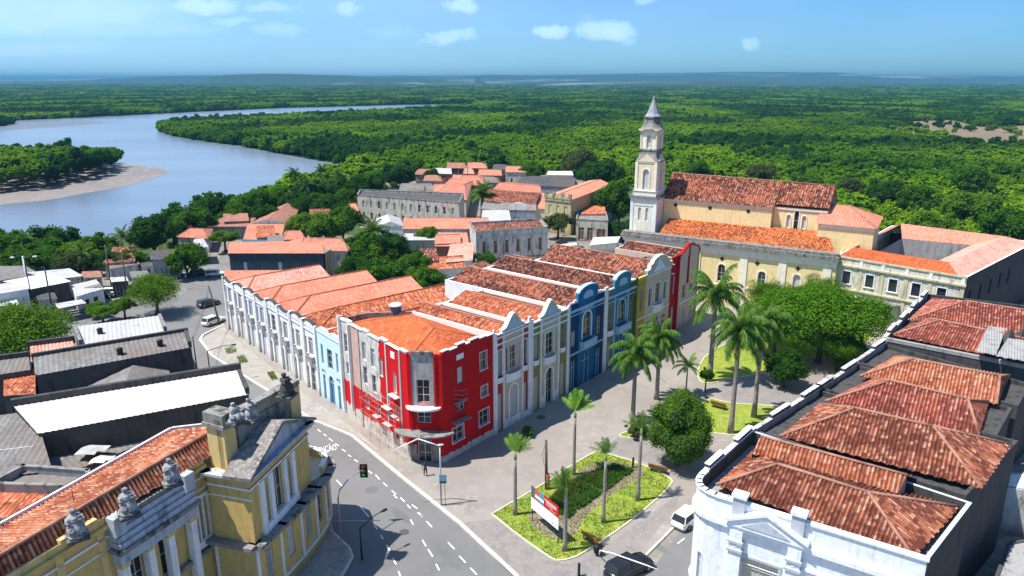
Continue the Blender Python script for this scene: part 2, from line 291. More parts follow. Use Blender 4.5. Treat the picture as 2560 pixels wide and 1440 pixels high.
# far hills
M_hill = noisy('far_hills', (.03, .055, .04), (.30, .30, .27), scale=.0011, lo=.52, hi=.66, c3=(.03, .05, .03), s3=.004, coord='World', stretch=(.5, 1.4, 1), rough=1)
def ridge(name, y, x0, x1, prof, depth, step=60):
    mb = MB(); n = int((x1-x0)/step); vs = []; fs = []
    for i in range(n+1):
        x = x0+(x1-x0)*i/n; px = 1280+F*x/y
        h = 0
        for (a, ha), (b, hb) in zip(prof[:-1], prof[1:]):
            if a <= px <= b: t = (px-a)/(b-a); t = t*t*(3-2*t); h = ha+(hb-ha)*t
        z = CAMH+(h+5)/F*y+noise.noise(Vector((x*.002, y, 0)))*y*.0006+noise.noise(Vector((x*.012, y, 5)))*y*.00025
        vs += [(x, y-depth, ZL-1), (x, y-depth*.5, ZL+(z-ZL)*.8), (x, y, z), (x, y+depth, ZL-1)]
    for i in range(n):
        for k in range(3): fs.append((i*4+k, (i+1)*4+k, (i+1)*4+k+1, i*4+k+1))
    mb.mesh(vs, fs); return setting(mb, name, M_hill)
# heights are pixels above the level line of the eye
ridge('hills', 8000, -9000, 9000, [(-1000, -4), (0, -8), (150, -7), (260, -5), (480, 2), (600, 3), (900, 1), (1150, 3), (1400, 4), (1640, 8), (1850, 11), (2050, 10), (2090, 5), (2300, 3), (2560, 0), (3600, -4)], 1300)
ridge('hills', 5200, -2400, 300, [(-600, -40), (540, -30), (600, 5), (690, 7), (880, 3), (960, -3), (1250, -12), (1400, -40)], 500)
ridge('hills', 4300, -200, 6000, [(1200, -40), (1400, -14), (1700, -10), (2100, -13), (2300, -30), (4000, -40)], 400)
# ---------------------------------------------------------------- vegetation
def leafball(mb, n, size, rng, flat=.8, lobes=9, core=True, jag=.22, asp=.55, sp=(.38, .88), lr=(.16, .44)):
    """a crown of radius about 1: leaf faces gathered on lobes that leave gaps between them"""
    cs = []
    for i in range(lobes):
        while True:
            v = Vector((rng.uniform(-1, 1), rng.uniform(-1, 1), rng.uniform(-.55, 1)))
            if .2 < v.length < 1: break
        v = v.normalized()*rng.uniform(*sp); r = rng.uniform(*lr)*(1.15-.35*v.length)
        cs.append((Vector((v.x, v.y, v.z*flat)), r))
    cs.append((Vector((0, 0, .05)), .42))
    tot = sum(r*r for c, r in cs)
    for c, r in cs:
        if core:
            k = 7; vs = []; fs = []
            for a in range(5):
                ph = math.pi*a/4
                for b in range(k):
                    th = 2*math.pi*b/k; d = Vector((math.sin(ph)*math.cos(th), math.sin(ph)*math.sin(th), math.cos(ph)))
                    vs.append(c+d*r*(.78+.12*rng.random()))
            for a in range(4):
                for b in range(k): fs.append((a*k+b, (a+1)*k+b, (a+1)*k+(b+1) % k, a*k+(b+1) % k))
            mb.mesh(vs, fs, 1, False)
        for i in range(int(n*r*r/tot)):
            d = Vector((rng.gauss(0, 1), rng.gauss(0, 1), rng.gauss(.25, 1))).normalized()
            p = c+d*r*rng.uniform(.8, 1+jag*rng.random()*1.6)
            nrm = (d+Vector((rng.gauss(0, .55), rng.gauss(0, .55), rng.gauss(.35, .55)))).normalized()
            a = nrm.cross(Vector((rng.gauss(0, 1), rng.gauss(0, 1), rng.gauss(0, 1)))).normalized(); b = nrm.cross(a); s = size*rng.uniform(.6, 1.3)
            mb.face([p-a*s, p-b*s*asp, p+a*s, p+b*s*asp], m=0)
GREENS = {
 'forest': ((.16, .31, .006), (.065, .17, .008), (.22, .38, .01)),
 'dark': ((.035, .11, .012), (.018, .055, .009), (.06, .15, .018)),
 'mid': ((.065, .17, .01), (.03, .09, .008), (.11, .24, .018)),
 'bright': ((.11, .23, .012), (.06, .14, .01), (.19, .32, .03)),
 'olive': ((.095, .12, .03), (.05, .07, .02), (.15, .17, .06)),
 'forestb': ((.22, .37, .008), (.12, .25, .006), (.28, .42, .02)),
 'forestd': ((.05, .14, .014), (.025, .08, .01), (.07, .17, .018)),
 'park': ((.10, .25, .012), (.05, .14, .01), (.17, .33, .02)),
}
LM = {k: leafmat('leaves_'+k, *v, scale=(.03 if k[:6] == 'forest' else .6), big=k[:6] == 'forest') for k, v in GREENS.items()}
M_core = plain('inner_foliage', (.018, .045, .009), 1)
M_bark = noisy('bark', (.11, .085, .06), (.05, .04, .03), scale=3, stretch=(1, 1, .3), bump=.4)
M_palmbark = noisy('palm_trunk', (.30, .27, .23), (.18, .16, .13), scale=2, stretch=(1, 1, 5), bump=.3)
rng = random.Random(3)
protos = []
def proto(n, size, lobes, flat, seed, **k):
    mb = MB(); leafball(mb, n, size, random.Random(seed), flat=flat, lobes=lobes, **k)
    return mb
# crowns used for every single tree: three densities of leaf, shared mesh data
def crownmesh(n, size, lobes, flat, seed, **k):
    mb = proto(n, size, lobes, flat, seed, **k); me = bpy.data.meshes.new('crown')
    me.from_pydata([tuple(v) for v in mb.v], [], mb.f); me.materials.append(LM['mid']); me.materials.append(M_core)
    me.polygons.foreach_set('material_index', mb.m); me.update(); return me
CR = [crownmesh(6500, .055, 24, .8, 11), crownmesh(6500, .055, 30, .8, 12), crownmesh(5600, .06, 20, .9, 13), crownmesh(6500, .05, 34, .7, 14, core=False)]
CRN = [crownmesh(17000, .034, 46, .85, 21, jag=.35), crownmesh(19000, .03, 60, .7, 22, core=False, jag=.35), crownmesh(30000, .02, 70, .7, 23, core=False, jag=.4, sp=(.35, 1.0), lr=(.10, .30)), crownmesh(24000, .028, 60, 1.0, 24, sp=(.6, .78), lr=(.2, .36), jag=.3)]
_tm = {}
def crown_mat(me, col):
    k = (me.name, col)
    if k not in _tm: m2 = me.copy(); m2.materials[0] = LM[col]; _tm[k] = m2
    return _tm[k]
def tree(label, px, py, zc, rad, col='mid', me=0, flat=.85, name='broadleaf_tree', group=None, base=0, cat='tree', lean=0, near=False, trunk=.05, rz=None):
    """px, py, zc: where the middle of the crown is"""
    c = P(px, py, zc); return tree_at(label, c.x, c.y, zc, rad, col, me, flat, name, group, base, cat, near, trunk, rz)
def tree_at(label, x, y, zc, rad, col='mid', me=0, flat=.85, name='broadleaf_tree', group=None, base=0, cat='tree', near=False, trunk=.05, rz=None):
    root = thing(name, label, cat, (x, y, base), group); h = zc-base
    m = (CRN if near else CR)[me]
    o = bpy.data.objects.new('crown', crown_mat(m, col)); COL.objects.link(o); o.parent = root
    o.location = (0, 0, h); o.scale = (rad, rad, rad*flat); o.rotation_euler = (0, 0, rnd.uniform(0, 6.28) if rz is None else rz)
    t = MB(); r = trunk*rad+.08; b = Vector((x, y, base)); k = rnd.uniform(-.3, .3)
    fork = max(h-rad*flat*.75, h*.3)
    t.tube([b, b+Vector((k*.3, 0, fork*.5)), b+Vector((k*.6, .1, fork))], [r*1.35, r, r*.85], 8)
    for i in range(5):
        a = i*1.26+k; e = Vector((math.cos(a)*rad*.5, math.sin(a)*rad*.5, h+rad*flat*.1))
        s0 = b+Vector((k*.6, .1, fork)); t.tube([s0, s0+(b+e-s0)*.5+Vector((0, 0, rad*.06)), b+e], [r*.6, r*.38, r*.14], 6)
    t.build('trunk', M_bark, root); return root
# palms
def frondmesh(mb, base, az, el, length, droop, n=26, ll=.62, rng=rng, m=0, hang=.35):
    p = Vector(base); pts = []; d = Vector((math.cos(az)*math.cos(el), math.sin(az)*math.cos(el), math.sin(el))); st = length/n
    for i in range(n+1):
        pts.append(Vector(p)); p = p+d*st; d = (d+Vector((0, 0, -droop/n*(.4+1.4*i/n)))).normalized()
    mb.tube(pts[::3]+[pts[-1]], [.05*length/3.5*(1-.8*i/(len(pts[::3]))) for i in range(len(pts[::3])+1)], 4, m=1, cap=False)
    for i in range(2, n):
        t = i/n; q = pts[i]; dd = (pts[i+1]-pts[i-1]).normalized(); side = dd.cross(Vector((0, 0, 1)))
        if side.length < .05: side = Vector((-math.sin(az), math.cos(az), 0))
        side.normalize(); l = ll*length/3.5*(.45+1.0*math.sin(math.pi*min(1, t*1.05))**.6)*rng.uniform(.85, 1.1)
        for sg in (-1, 1):
            a = side*sg*.85+dd*.45+Vector((0, 0, -hang*.6-rng.random()*.3)); a.normalize(); wv = dd*(.075*length/3.5)
            k1 = q+a*l*.5; b = (a+Vector((0, 0, -hang-.2))).normalized(); k2 = k1+b*l*.5
            mb.face([q-wv, q+wv, k1+wv*.8, k1-wv*.8], m=0); mb.face([k1-wv*.8, k1+wv*.8, k2], m=0)
LMP = leafmat('palm_leaves', (.075, .17, .02), (.035, .10, .014), (.13, .24, .04), scale=1.2, trans=.35)
LMPB = leafmat('young_palm_leaves', (.17, .34, .03), (.09, .22, .02), (.26, .42, .06), scale=1.2, trans=.45)
LMPD = leafmat('coconut_palm_leaves', (.03, .085, .02), (.015, .05, .012), (.06, .13, .03), scale=1.2, trans=.3)
M_rachis = plain('frond_stem', (.16, .19, .06), .6)
M_shaft = plain('crownshaft', (.17, .26, .07), .45)
def add_dead(mb, hp, rg, flen, n=5):
    for i in range(n): frondmesh(mb, hp, rg.uniform(0, 6.28), -.5, flen*.8, .9, rng=rg, hang=.5, n=14)
def palm(label, px, py, top, flen=3.4, nf=17, trad=.22, mat=None, wind=None, name='royal_palm', group=None, cat='palm tree', seed=1, lean=(0, 0), el0=1.25, shaft=True, hang=.35, droop=1.5, at=None, barkm=None):
    rg = random.Random(seed); b = at or P(px, py, 0); root = thing(name, label, cat, (b.x, b.y, 0), group)
    t = MB(); L3 = Vector((lean[0], lean[1], 0)); sh = flen*.38 if shaft else .1
    n = 7; pts = [b+L3*(i/(n-1))**1.6+Vector((0, 0, (top-sh)*i/(n-1))) for i in range(n)]
    bulge = [1.55, 1.2, 1.05, 1.0, 1.0, .9, .8]; t.tube(pts, [trad*k for k in bulge], 10); t.build('trunk', barkm or M_palmbark, root)
    tp = pts[-1]
    if shaft:
        s = MB(); s.tube([tp, tp+Vector((0, 0, sh*.3)), tp+Vector((0, 0, sh))], [trad*.85, trad*.95, trad*.4], 10); s.build('crownshaft', M_shaft, root)
    c = MB(); hp = tp+Vector((0, 0, sh*.95))
    for i in range(nf):
        az = i*2.399+rg.uniform(-.25, .25); el = el0-(i/nf)*(el0+.35)+rg.uniform(-.1, .1); dr = droop
        if wind is not None:
            d = (az-wind+math.pi) % (2*math.pi)-math.pi; az = wind+d*.42; el = max(el, .35)+.2; dr = droop*.45
        frondmesh(c, hp, az, el, flen*rg.uniform(.85, 1.08), dr, rng=rg, hang=hang, n=24 if flen > 2 else 16)
    c.build('crown', [mat or LMP, M_rachis], root); return root
# ---------------------------------------------------------------- the far-off mangrove forest: one mass of crowns
PC = bpy.data.collections.new('forest_crowns')     # not part of the scene: shapes the forest is grown from
for i, (n, s, lb, fl, mk) in enumerate([(560, .15, 9, .75, 'forest'), (560, .15, 12, .7, 'forest'), (460, .16, 8, .95, 'forest'), (560, .14, 12, .6, 'forestb'), (520, .15, 9, .8, 'forestb'), (520, .15, 9, .85, 'forestd'), (460, .14, 8, 1.1, 'forestd')]):
    mb = proto(n, s, lb, fl, 40+i, jag=.18); me = bpy.data.meshes.new('forest_crown'); me.from_pydata([tuple(v) for v in mb.v], [], mb.f)
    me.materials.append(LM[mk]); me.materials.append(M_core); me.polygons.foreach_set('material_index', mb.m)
    o = bpy.data.objects.new('forest_crown_%d' % i, me); PC.objects.link(o)
fp = []; fs_ = []
clearing = ppoly([(2215, 345), (2250, 305), (2380, 300), (2450, 318), (2700, 310), (3100, 325), (3100, 380), (2700, 395), (2480, 382), (2380, 366), (2300, 352)], ZL)
rg = random.Random(5); y_ = 150.0
wall_town = [(-205, 152), (-147, 158), (-116, 180), (-102, 200), (-84, 262), (-72, 306), (-40, 306), (0, 325), (34, 312), (54, 262), (70, 214), (88, 190), (124, 166), (156, 122), (178, 60), (178, -100), (-230, -100), (-230, 60)]
while y_ < 5200:
    sp = max(4.2, y_*.0066); x = -y_*.86-20
    while x < y_*.86+20:
        X = x+rg.uniform(-.5, .5)*sp; Y = y_+rg.uniform(-.5, .5)*sp; x += sp
        isl = inpoly(X, Y, islepoly) or inpoly(X, Y, isle2)
        if inpoly(X, Y, wall_town) or (not isl and (inpoly(X, Y, riverpoly) or inpoly(X, Y, sandpoly))): continue
        if inpoly(X, Y, clearing) and rg.random() > .035: continue
        n_ = noise.noise(Vector((X*.02, Y*.02, 3)))
        if rg.random() < .05: continue
        r_ = sp*rg.choice((.6, .75, .85, .95, 1.2))*rg.uniform(.85, 1.15)*(1+.3*n_)
        m_ = 1.5*noise.noise(Vector((X*.011, Y*.008, 21)))+.8*noise.noise(Vector((X*.035, Y*.03, 4)))+rg.uniform(-.22, .22)+(.30 if X > Y*.22 and Y < 420 else -.02)-(.25 if Y > 700 else 0); kd = rg.choice((3, 4)) if m_ > .22 else (rg.choice((5, 6)) if m_ < -.28 else rg.choice((0, 1, 2)))
        vz = min(r_, 4.6+rg.uniform(-1.2, 1.5)) if Y > 330 else r_*.85
        z = ZL+min(vz*.75, 5.5 if Y < 500 else 3.2)+rg.uniform(-.6, 2.0)*(1 if Y < 500 else .45)+(max(0, 5*noise.noise(Vector((X*.008, Y*.008, 9)))) if Y < 700 else 0)
        fp.append((X, Y, z)); fs_.append(((r_, r_, vz), kd))
    y_ += sp*.9
me = bpy.data.meshes.new('mangrove_forest'); me.from_pydata(fp, [], [])
a1 = me.attributes.new('size', 'FLOAT_VECTOR', 'POINT'); a1.data.foreach_set('vector', [c for q in fs_ for c in q[0]]); a2 = me.attributes.new('species', 'INT', 'POINT'); a2.data.foreach_set('value', [q[1] for q in fs_])
forest = bpy.data.objects.new('mangrove_forest', me); COL.objects.link(forest)
tag(forest, 'dense green mangrove forest spreading from the town to the hills', 'forest', kind='stuff')
gn = bpy.data.node_groups.new('grow_forest', 'GeometryNodeTree')
gn.interface.new_socket('Geometry', in_out='INPUT', socket_type='NodeSocketGeometry'); gn.interface.new_socket('Geometry', in_out='OUTPUT', socket_type='NodeSocketGeometry')
gi = gn.nodes.new('NodeGroupInput'); go = gn.nodes.new('NodeGroupOutput'); ip = gn.nodes.new('GeometryNodeInstanceOnPoints'); ci = gn.nodes.new('GeometryNodeCollectionInfo')
ci.inputs[0].default_value = PC; ci.inputs['Separate Children'].default_value = True; ci.inputs['Reset Children'].default_value = True
rv = gn.nodes.new('FunctionNodeRandomValue'); rv.data_type = 'FLOAT_VECTOR'; rv.inputs[0].default_value = (0, 0, 0); rv.inputs[1].default_value = (.15, .15, 6.28)
ri = gn.nodes.new('GeometryNodeInputNamedAttribute'); ri.data_type = 'INT'; ri.inputs[0].default_value = 'species'
na = gn.nodes.new('GeometryNodeInputNamedAttribute'); na.data_type = 'FLOAT_VECTOR'; na.inputs[0].default_value = 'size'
ip.inputs['Pick Instance'].default_value = True
gl = gn.links.new; gl(gi.outputs[0], ip.inputs['Points']); gl(ci.outputs[0], ip.inputs['Instance']); gl(rv.outputs[0], ip.inputs['Rotation']); gl(na.outputs[0], ip.inputs['Scale'])
gl(ri.outputs[0], ip.inputs['Instance Index'])
gl(ip.outputs[0], go.inputs[0])
md = forest.modifiers.new('grow', 'NODES'); md.node_group = gn
M_clear = noisy('bare_clearing', (.20, .15, .09), (.12, .13, .08), scale=.03, c3=(.26, .16, .11), s3=.015, coord='World', rough=1)
mb = MB(); mb.face([p+Vector((0, 0, .3)) for p in clearing]); setting(mb, 'bare_ground', M_clear)
print('forest crowns', len(fp))
# ---------------------------------------------------------------- streets and square
M_road = noisy('asphalt', (.175, .17, .165), (.14, .137, .133), scale=.25, c3=(.175, .17, .163), s3=1.7, coord='World', rough=.9, bump=.15, bs=20, c4=(.19, .185, .18))
M_pave = noisy('plaza_paving', (.30, .267, .235), (.22, .195, .17), scale=.3, c3=(.34, .30, .265), s3=1.2, coord='World', rough=.9, bump=.15, bs=9, c4=(.25, .22, .195))
M_walk = noisy('pavement', (.33, .30, .265), (.24, .22, .19), scale=.5, c3=(.38, .35, .31), s3=2.5, coord='World', rough=.9, bump=.2, bs=8)
M_path = noisy('park_path', (.24, .215, .20), (.19, .17, .16), scale=.6, c3=(.27, .25, .23), s3=3, coord='World', rough=.9)
M_kerb = noisy('kerb_stone', (.62, .56, .48), (.42, .37, .32), scale=1.5, coord='World')
M_mark = noisy('road_paint', (.75, .75, .73), (.5, .5, .48), scale=3, coord='World')
def sheet(px, z, name, m, zz=None, smooth=0):
    pts = [P(x, y, 0) for x, y in px]
    if smooth: pts = smoothpoly(pts, smooth)
    mb = MB(); mb.face([(p.x, p.y, z) for p in pts]); return setting(mb, name, m)
def strip(pts, w, z0, z1, name, m, px=True, cat=None):
    """raised band along a path (a kerb)"""
    q = [P(x, y, 0) for x, y in pts] if px else [Vector(p) for p in pts]; mb = MB()
    L_ = []; 
    for i in range(len(q)):
        d = (q[min(i+1, len(q)-1)]-q[max(i-1, 0)]); d.z = 0; d.normalize(); s = Vector((-d.y, d.x, 0))*w/2; L_.append((q[i]+s, q[i]-s))
    for i in range(len(q)-1):
        a, b = L_[i]; c, d = L_[i+1]; up = Vector((0, 0, z1)); lo = Vector((0, 0, z0))
        mb.face([a+up, b+up, d+up, c+up]); mb.face([a+lo, a+up, c+up, c+lo]); mb.face([b+up, b+lo, d+lo, d+up])
    for (a, b) in (L_[0], L_[-1]): mb.face([a+Vector((0, 0, z0)), b+Vector((0, 0, z0)), b+Vector((0, 0, z1)), a+Vector((0, 0, z1))])
    return setting(mb, name, m)
# asphalt of the avenue and the side street
sheet([(420, 905), (560, 905), (640, 1060), (820, 1190), (835, 1300), (840, 1500), (830, 1900), (1900, 1900), (1900, 1500), (1700, 1500), (1900, 1210), (1700, 1290), (1560, 1440), (1290, 1440), (1150, 1310), (1000, 1190), (880, 1090), (780, 1050), (690, 990), (530, 890), (500, 850), (560, 810), (575, 700), (480, 700), (240, 790), (-40, 860), (-40, 900), (300, 860), (440, 840), (500, 790), (400, 900)][:0] or
      [(500, 850), (530, 890), (690, 990), (780, 1050), (880, 1090), (1000, 1190), (1150, 1310), (1290, 1440), (1340, 1520), (1560, 1520), (1720, 1300), (1900, 1160), (1960, 1190), (1900, 1900), (500, 1900), (500, 1300), (480, 1100), (400, 950), (380, 860), (200, 860), (-100, 930), (-100, 880), (140, 800), (430, 745), (560, 690), (590, 640), (610, 690), (560, 810)], .008, 'road', M_road)
sheet([(560, 690), (640, 655), (560, 640), (400, 700), (0, 740), (-200, 760), (-200, 860), (140, 800), (430, 745)], .016, 'market_yard', noisy('yard', (.20, .19, .175), (.13, .125, .12), scale=.2, c3=(.26, .25, .23), s3=1.5, coord='World'))
# wide pavement in front of the white row, raised by a kerb step
KZ = .13
mb = MB()
wp = [(500, 850), (530, 890), (690, 990), (780, 1050), (880, 1090), (1000, 1190), (1150, 1310), (1290, 1440), (1340, 1520)]
back = [(1620, 1440), (1690, 1060), (2300, 800), (2100, 700), (1700, 700), (1500, 900), (1250, 1040), (1060, 1040), (900, 900), (575, 790), (560, 812)]
mb.face([(p.x, p.y, KZ) for p in [P(x, y) for x, y in wp+[(1560, 1445), (1720, 1282), (1880, 1100)]+back[2:]]]); setting(mb, 'pavement', M_pave)
strip(wp, .38, -.02, KZ+.02, 'kerb', M_kerb); strip([(500, 850), (508, 838), (560, 812)], .35, -.02, KZ+.02, 'kerb', M_kerb)
strip([(1560, 1445), (1720, 1284), (1880, 1100)], .22, -.02, KZ+.03, 'kerb', M_kerb)
def onp(p, z): return (p[0], p[1], z)
# greyer pavement slabs by the white row
mb = MB(); mb.face([onp(P(x, y), KZ+.006) for x, y in [(503, 850), (534, 888), (694, 986), (784, 1046), (884, 1087), (960, 1140), (900, 1085), (760, 985), (575, 838), (560, 818)]]); setting(mb, 'pavement', M_walk)
mb = MB(); mb.face([onp(P(x, y), KZ+.006) for x, y in [(1240, 1300), (1400, 1412), (1450, 1408), (1500, 1380), (1700, 1235), (1690, 1268), (1560, 1432), (1340, 1500), (1150, 1312)]]); setting(mb, 'footpath', M_path)
mb = MB(); mb.face([onp(P(x, y), KZ+.006) for x, y in [(1500, 1128), (1560, 1085), (1690, 1110), (1700, 1185), (1640, 1165), (1590, 1150)]]); setting(mb, 'footpath', M_path)
mb = MB(); mb.face([onp(P(x, y), KZ+.006) for x, y in [(1810, 1000), (1990, 1020), (2050, 960), (1930, 930), (1830, 940), (1790, 975)]]); setting(mb, 'footpath', M_path)
# road markings
def dash(a, b, w=.14):
    A = P(*a); B = P(*b); d = (B-A).normalized(); s = Vector((-d.y, d.x, 0))*w/2
    return [onp(p, .014) for p in (A+s, A-s, B-s, B+s)]
mb = MB()
for a, b in [((794, 1073), (802, 1080)), ((808, 1085), (816, 1090)), ((822, 1096), (832, 1103)), ((838, 1109), (847, 1115)), ((855, 1123), (864, 1129)), ((870, 1137), (878, 1142)), ((886, 1149), (895, 1155)),
             ((921, 1177), (930, 1184)), ((939, 1187), (949, 1199)), ((958, 1207), (968, 1216)), ((979, 1226), (990, 1236)), ((984, 1237), (993, 1246)), ((1001, 1244), (1012, 1255)), ((1018, 1262), (1026, 1271)), ((1044, 1281), (1056, 1293)), ((1066, 1303), (1080, 1318)), ((1026, 1299), (1033, 1312)), ((1056, 1350), (1065, 1366)), ((1048, 1282), (1056, 1292)),
             ((901, 1267), (922, 1292)), ((935, 1311), (943, 1324)), ((952, 1338), (958, 1348)), ((966, 1362), (974, 1377)), ((982, 1395), (990, 1411)), ((996, 1428), (1003, 1446)), ((1070, 1373), (1082, 1392)), ((1090, 1410), (1098, 1426)), ((1120, 1356), (1136, 1373)), ((1148, 1390), (1164, 1407)), ((1176, 1420), (1192, 1437)), ((841, 1200), (857, 1217)), ((805, 1163), (815, 1173)),
             ((1030, 1262), (1043, 1272))]: mb.face(dash(a, b))
setting(mb, 'road_markings', M_mark)
mb = MB()
for a, b in [((1560, 1395), (1573, 1384)), ((1694, 1359), (1711, 1346))]: mb.face(dash(a, b, .12))
setting(mb, 'road_markings', M_mark)
def letter(mb, ch, fr, u, z, h, m=0, st=.16, wd=None):
    """simple stroke letters built as thin bars in a frame function fr(u,v)->point"""
    G = {'A': ['0000.50', ], }
    pass
def textmesh(name, s, size, m, root=None, thick=.004):
    cu = bpy.data.curves.new(name, 'FONT'); cu.body = s; cu.size = size; cu.extrude = thick; cu.resolution_u = 2
    ob = bpy.data.objects.new(name, cu); me = bpy.data.meshes.new_from_object(ob); bpy.data.objects.remove(ob)
    me.materials.clear(); me.materials.append(m); o = bpy.data.objects.new(name, me); COL.objects.link(o); return o
o = textmesh('road_lettering', 'ATENÇÃO', 1.0, M_mark, thick=.002); a = P(779, 1136); b = P(842, 1122); d = b-a; bb = max(v.co.x for v in o.data.vertices)
o.location = (a.x, a.y, .014); sx = d.length/bb; yv = (P(793, 1128)-P(786, 1141)); 
o.matrix_world = Matrix(((d.x/bb, -.35*1.6, 0, a.x), (d.y/bb, 1.9, 0, a.y), (0, 0, 1, .014), (0, 0, 0, 1))); o['kind'] = 'structure'
# lawns
M_grass = noisy('lawn', (.23, .29, .035), (.13, .22, .03), scale=.35, c3=(.33, .33, .07), s3=1.8, coord='World', rough=1, bump=.5, bs=14)
M_soil = noisy('bed_soil', (.24, .19, .13), (.15, .12, .08), scale=.7, c3=(.30, .25, .19), s3=3, coord='World', rough=1, bump=.5, bs=9)
M_edge = noisy('lawn_edging', (.66, .60, .45), (.5, .46, .33), scale=2, coord='World')
def lawn(px, name='lawn'):
    pts = smoothpoly([P(x, y) for x, y in px], 3); mb = MB(); mb.face([onp(p, KZ+.05) for p in pts])
    for i in range(len(pts)):
        a = pts[i]; b = pts[(i+1) % len(pts)]; mb.face([onp(a, KZ+.05), onp(a, 0), onp(b, 0), onp(b, KZ+.05)])
    setting(mb, name, M_grass); strip(pts+[pts[0]], .14, KZ-.1, KZ+.1, 'lawn_kerb', M_edge, px=False); return pts
bed = [(1232, 1288), (1238, 1295), (1300, 1345), (1376, 1398), (1400, 1405), (1432, 1398), (1460, 1384), (1570, 1310), (1672, 1222), (1668, 1195), (1600, 1163), (1500, 1133), (1486, 1135), (1440, 1160), (1380, 1200), (1300, 1248)]
bedp = lawn(bed)
lawn([(1548, 1090), (1600, 1100), (1660, 1100), (1760, 1085), (1850, 1090), (1900, 1060), (1960, 1030), (1930, 1018), (1840, 1012), (1800, 1005), (1775, 1000), (1740, 1020), (1640, 1060)])
lawn([(1760, 960), (1830, 950), (1950, 925), (2010, 900), (2120, 880), (2190, 830), (2050, 800), (1900, 830), (1780, 880), (1745, 930)])
mb = MB(); mb.face([onp(p, KZ+.056) for p in smoothpoly([P(x, y) for x, y in [(1322, 1290), (1352, 1335), (1400, 1352), (1440, 1335), (1460, 1300), (1530, 1240), (1610, 1190), (1580, 1165), (1500, 1160), (1440, 1185), (1400, 1225)]], 3)]); setting(mb, 'soil_bed', M_soil)
# bed planting and grass blades: uncountable
def tufts(px, n, h, mats, name, label, cat, wd=.03, seed=1, spread=.6):
    rg = random.Random(seed); poly = [P(x, y) for x, y in px]; x0 = min(p.x for p in poly); x1 = max(p.x for p in poly); y0 = min(p.y for p in poly); y1 = max(p.y for p in poly); mb = MB(); k = 0
    while k < n:
        x = rg.uniform(x0, x1); y = rg.uniform(y0, y1)
        if not inpoly(x, y, poly): continue
        if noise.noise(Vector((x*.9, y*.9, 0))) < -.22: 
            if rg.random() < .7: k += 1; continue
        k += 1; b = Vector((x, y, KZ+.05))
        for j in range(4):
            a = rg.uniform(0, 6.28); d = Vector((math.cos(a), math.sin(a), 0)); s = Vector((-d.y, d.x, 0))*wd; hh = h*rg.uniform(.5, 1.2)
            mb.face([b-s, b+s, b+d*hh*spread+Vector((0, 0, hh))], m=0)
    return tag(mb.build(name, mats), label, cat, kind='stuff')
LG = leafmat('grass_blades', (.17, .26, .03), (.10, .19, .02), (.30, .33, .07), scale=1.5)
LH = leafmat('hedge_leaves', (.07, .17, .02), (.04, .10, .015), (.13, .22, .04), scale=2)
LR = leafmat('reddish_leaves', (.12, .035, .02), (.07, .02, .012), (.17, .09, .04), scale=3)
tufts([(1360, 1270), (1420, 1300), (1470, 1262), (1585, 1180), (1540, 1168), (1470, 1185), (1400, 1225)], 2600, .42, LH, 'flower_bed', 'low green plants filling the middle of the corner garden bed', 'plants', wd=.07, seed=2)
tufts([(1385, 1240), (1410, 1258), (1500, 1205), (1540, 1180), (1520, 1178), (1440, 1205)], 500, .38, LR, 'reddish_plants', 'dark red plants in a band along the middle of the garden bed', 'plants', wd=.06, seed=3)
tufts(bed, 9000, .10, LG, 'grass_tufts', 'short yellow green lawn grass round the palm trees and billboard', 'grass', wd=.03, seed=4)
# ---------------------------------------------------------------- building kit
W_white = plaster('white_render', (.80, .78, .74), (.40, .38, .35), .5)
W_white2 = plaster('white_render_dirty', (.60, .58, .54), (.22, .21, .19), .9)
W_trim = plaster('trim_white', (.84, .84, .82), (.6, .59, .57), .35)
W_grey = plaster('grey_render', (.34, .33, .32), (.16, .155, .15), .7)
W_dark = plaster('dark_and_shaded_render', (.075, .072, .07), (.03, .03, .03), .7)  # dark render, also used as painted shade on sunless walls and parapet insides
W_conc = plaster('weathered_concrete', (.26, .245, .22), (.07, .065, .06), .9)
G_glass = plain('window_glass', (.03, .035, .045), .12, spec=.6)
G_dark = plain('dark_opening', (.025, .022, .02), .6)
G_shut = noisy('louvre_shutter', (.33, .33, .32), (.24, .24, .23), scale=2, stretch=(1, 1, 14))
G_shutw = noisy('pale_shutter', (.55, .55, .53), (.38, .38, .37), scale=2, stretch=(1, 1, 14))
G_brown = noisy('brown_shutter', (.20, .12, .04), (.10, .06, .02), scale=2, stretch=(1, 1, 12))
G_frame = plain('painted_frame', (.62, .61, .58), .6)
G_blue = noisy('blue_door', (.02, .13, .26), (.012, .08, .16), scale=2, stretch=(1, 1, 8))
G_wood = noisy('brown_wood', (.16, .09, .05), (.09, .05, .03), scale=3, stretch=(1, 1, .2))
G_beige = noisy('beige_shutter', (.52, .46, .36), (.40, .35, .27), scale=2, stretch=(1, 1, 10))
PANE = {'g': G_glass, 'o': G_dark, 's': G_shut, 'w': G_shutw, 'b': G_brown, 'k': G_blue, 'd': G_wood, 'y': G_beige}
def inset(poly, t):
    n = len(poly); out = []
    for i in range(n):
        a = poly[(i-1) % n]; b = poly[i]; c = poly[(i+1) % n]
        d1 = (b-a).normalized(); d2 = (c-b).normalized(); n1 = Vector((-d1.y, d1.x)); n2 = Vector((-d2.y, d2.x))
        m = (n1+n2); m = m/max(.3, m.length_squared)*2; out.append(b+m*t)
    return out
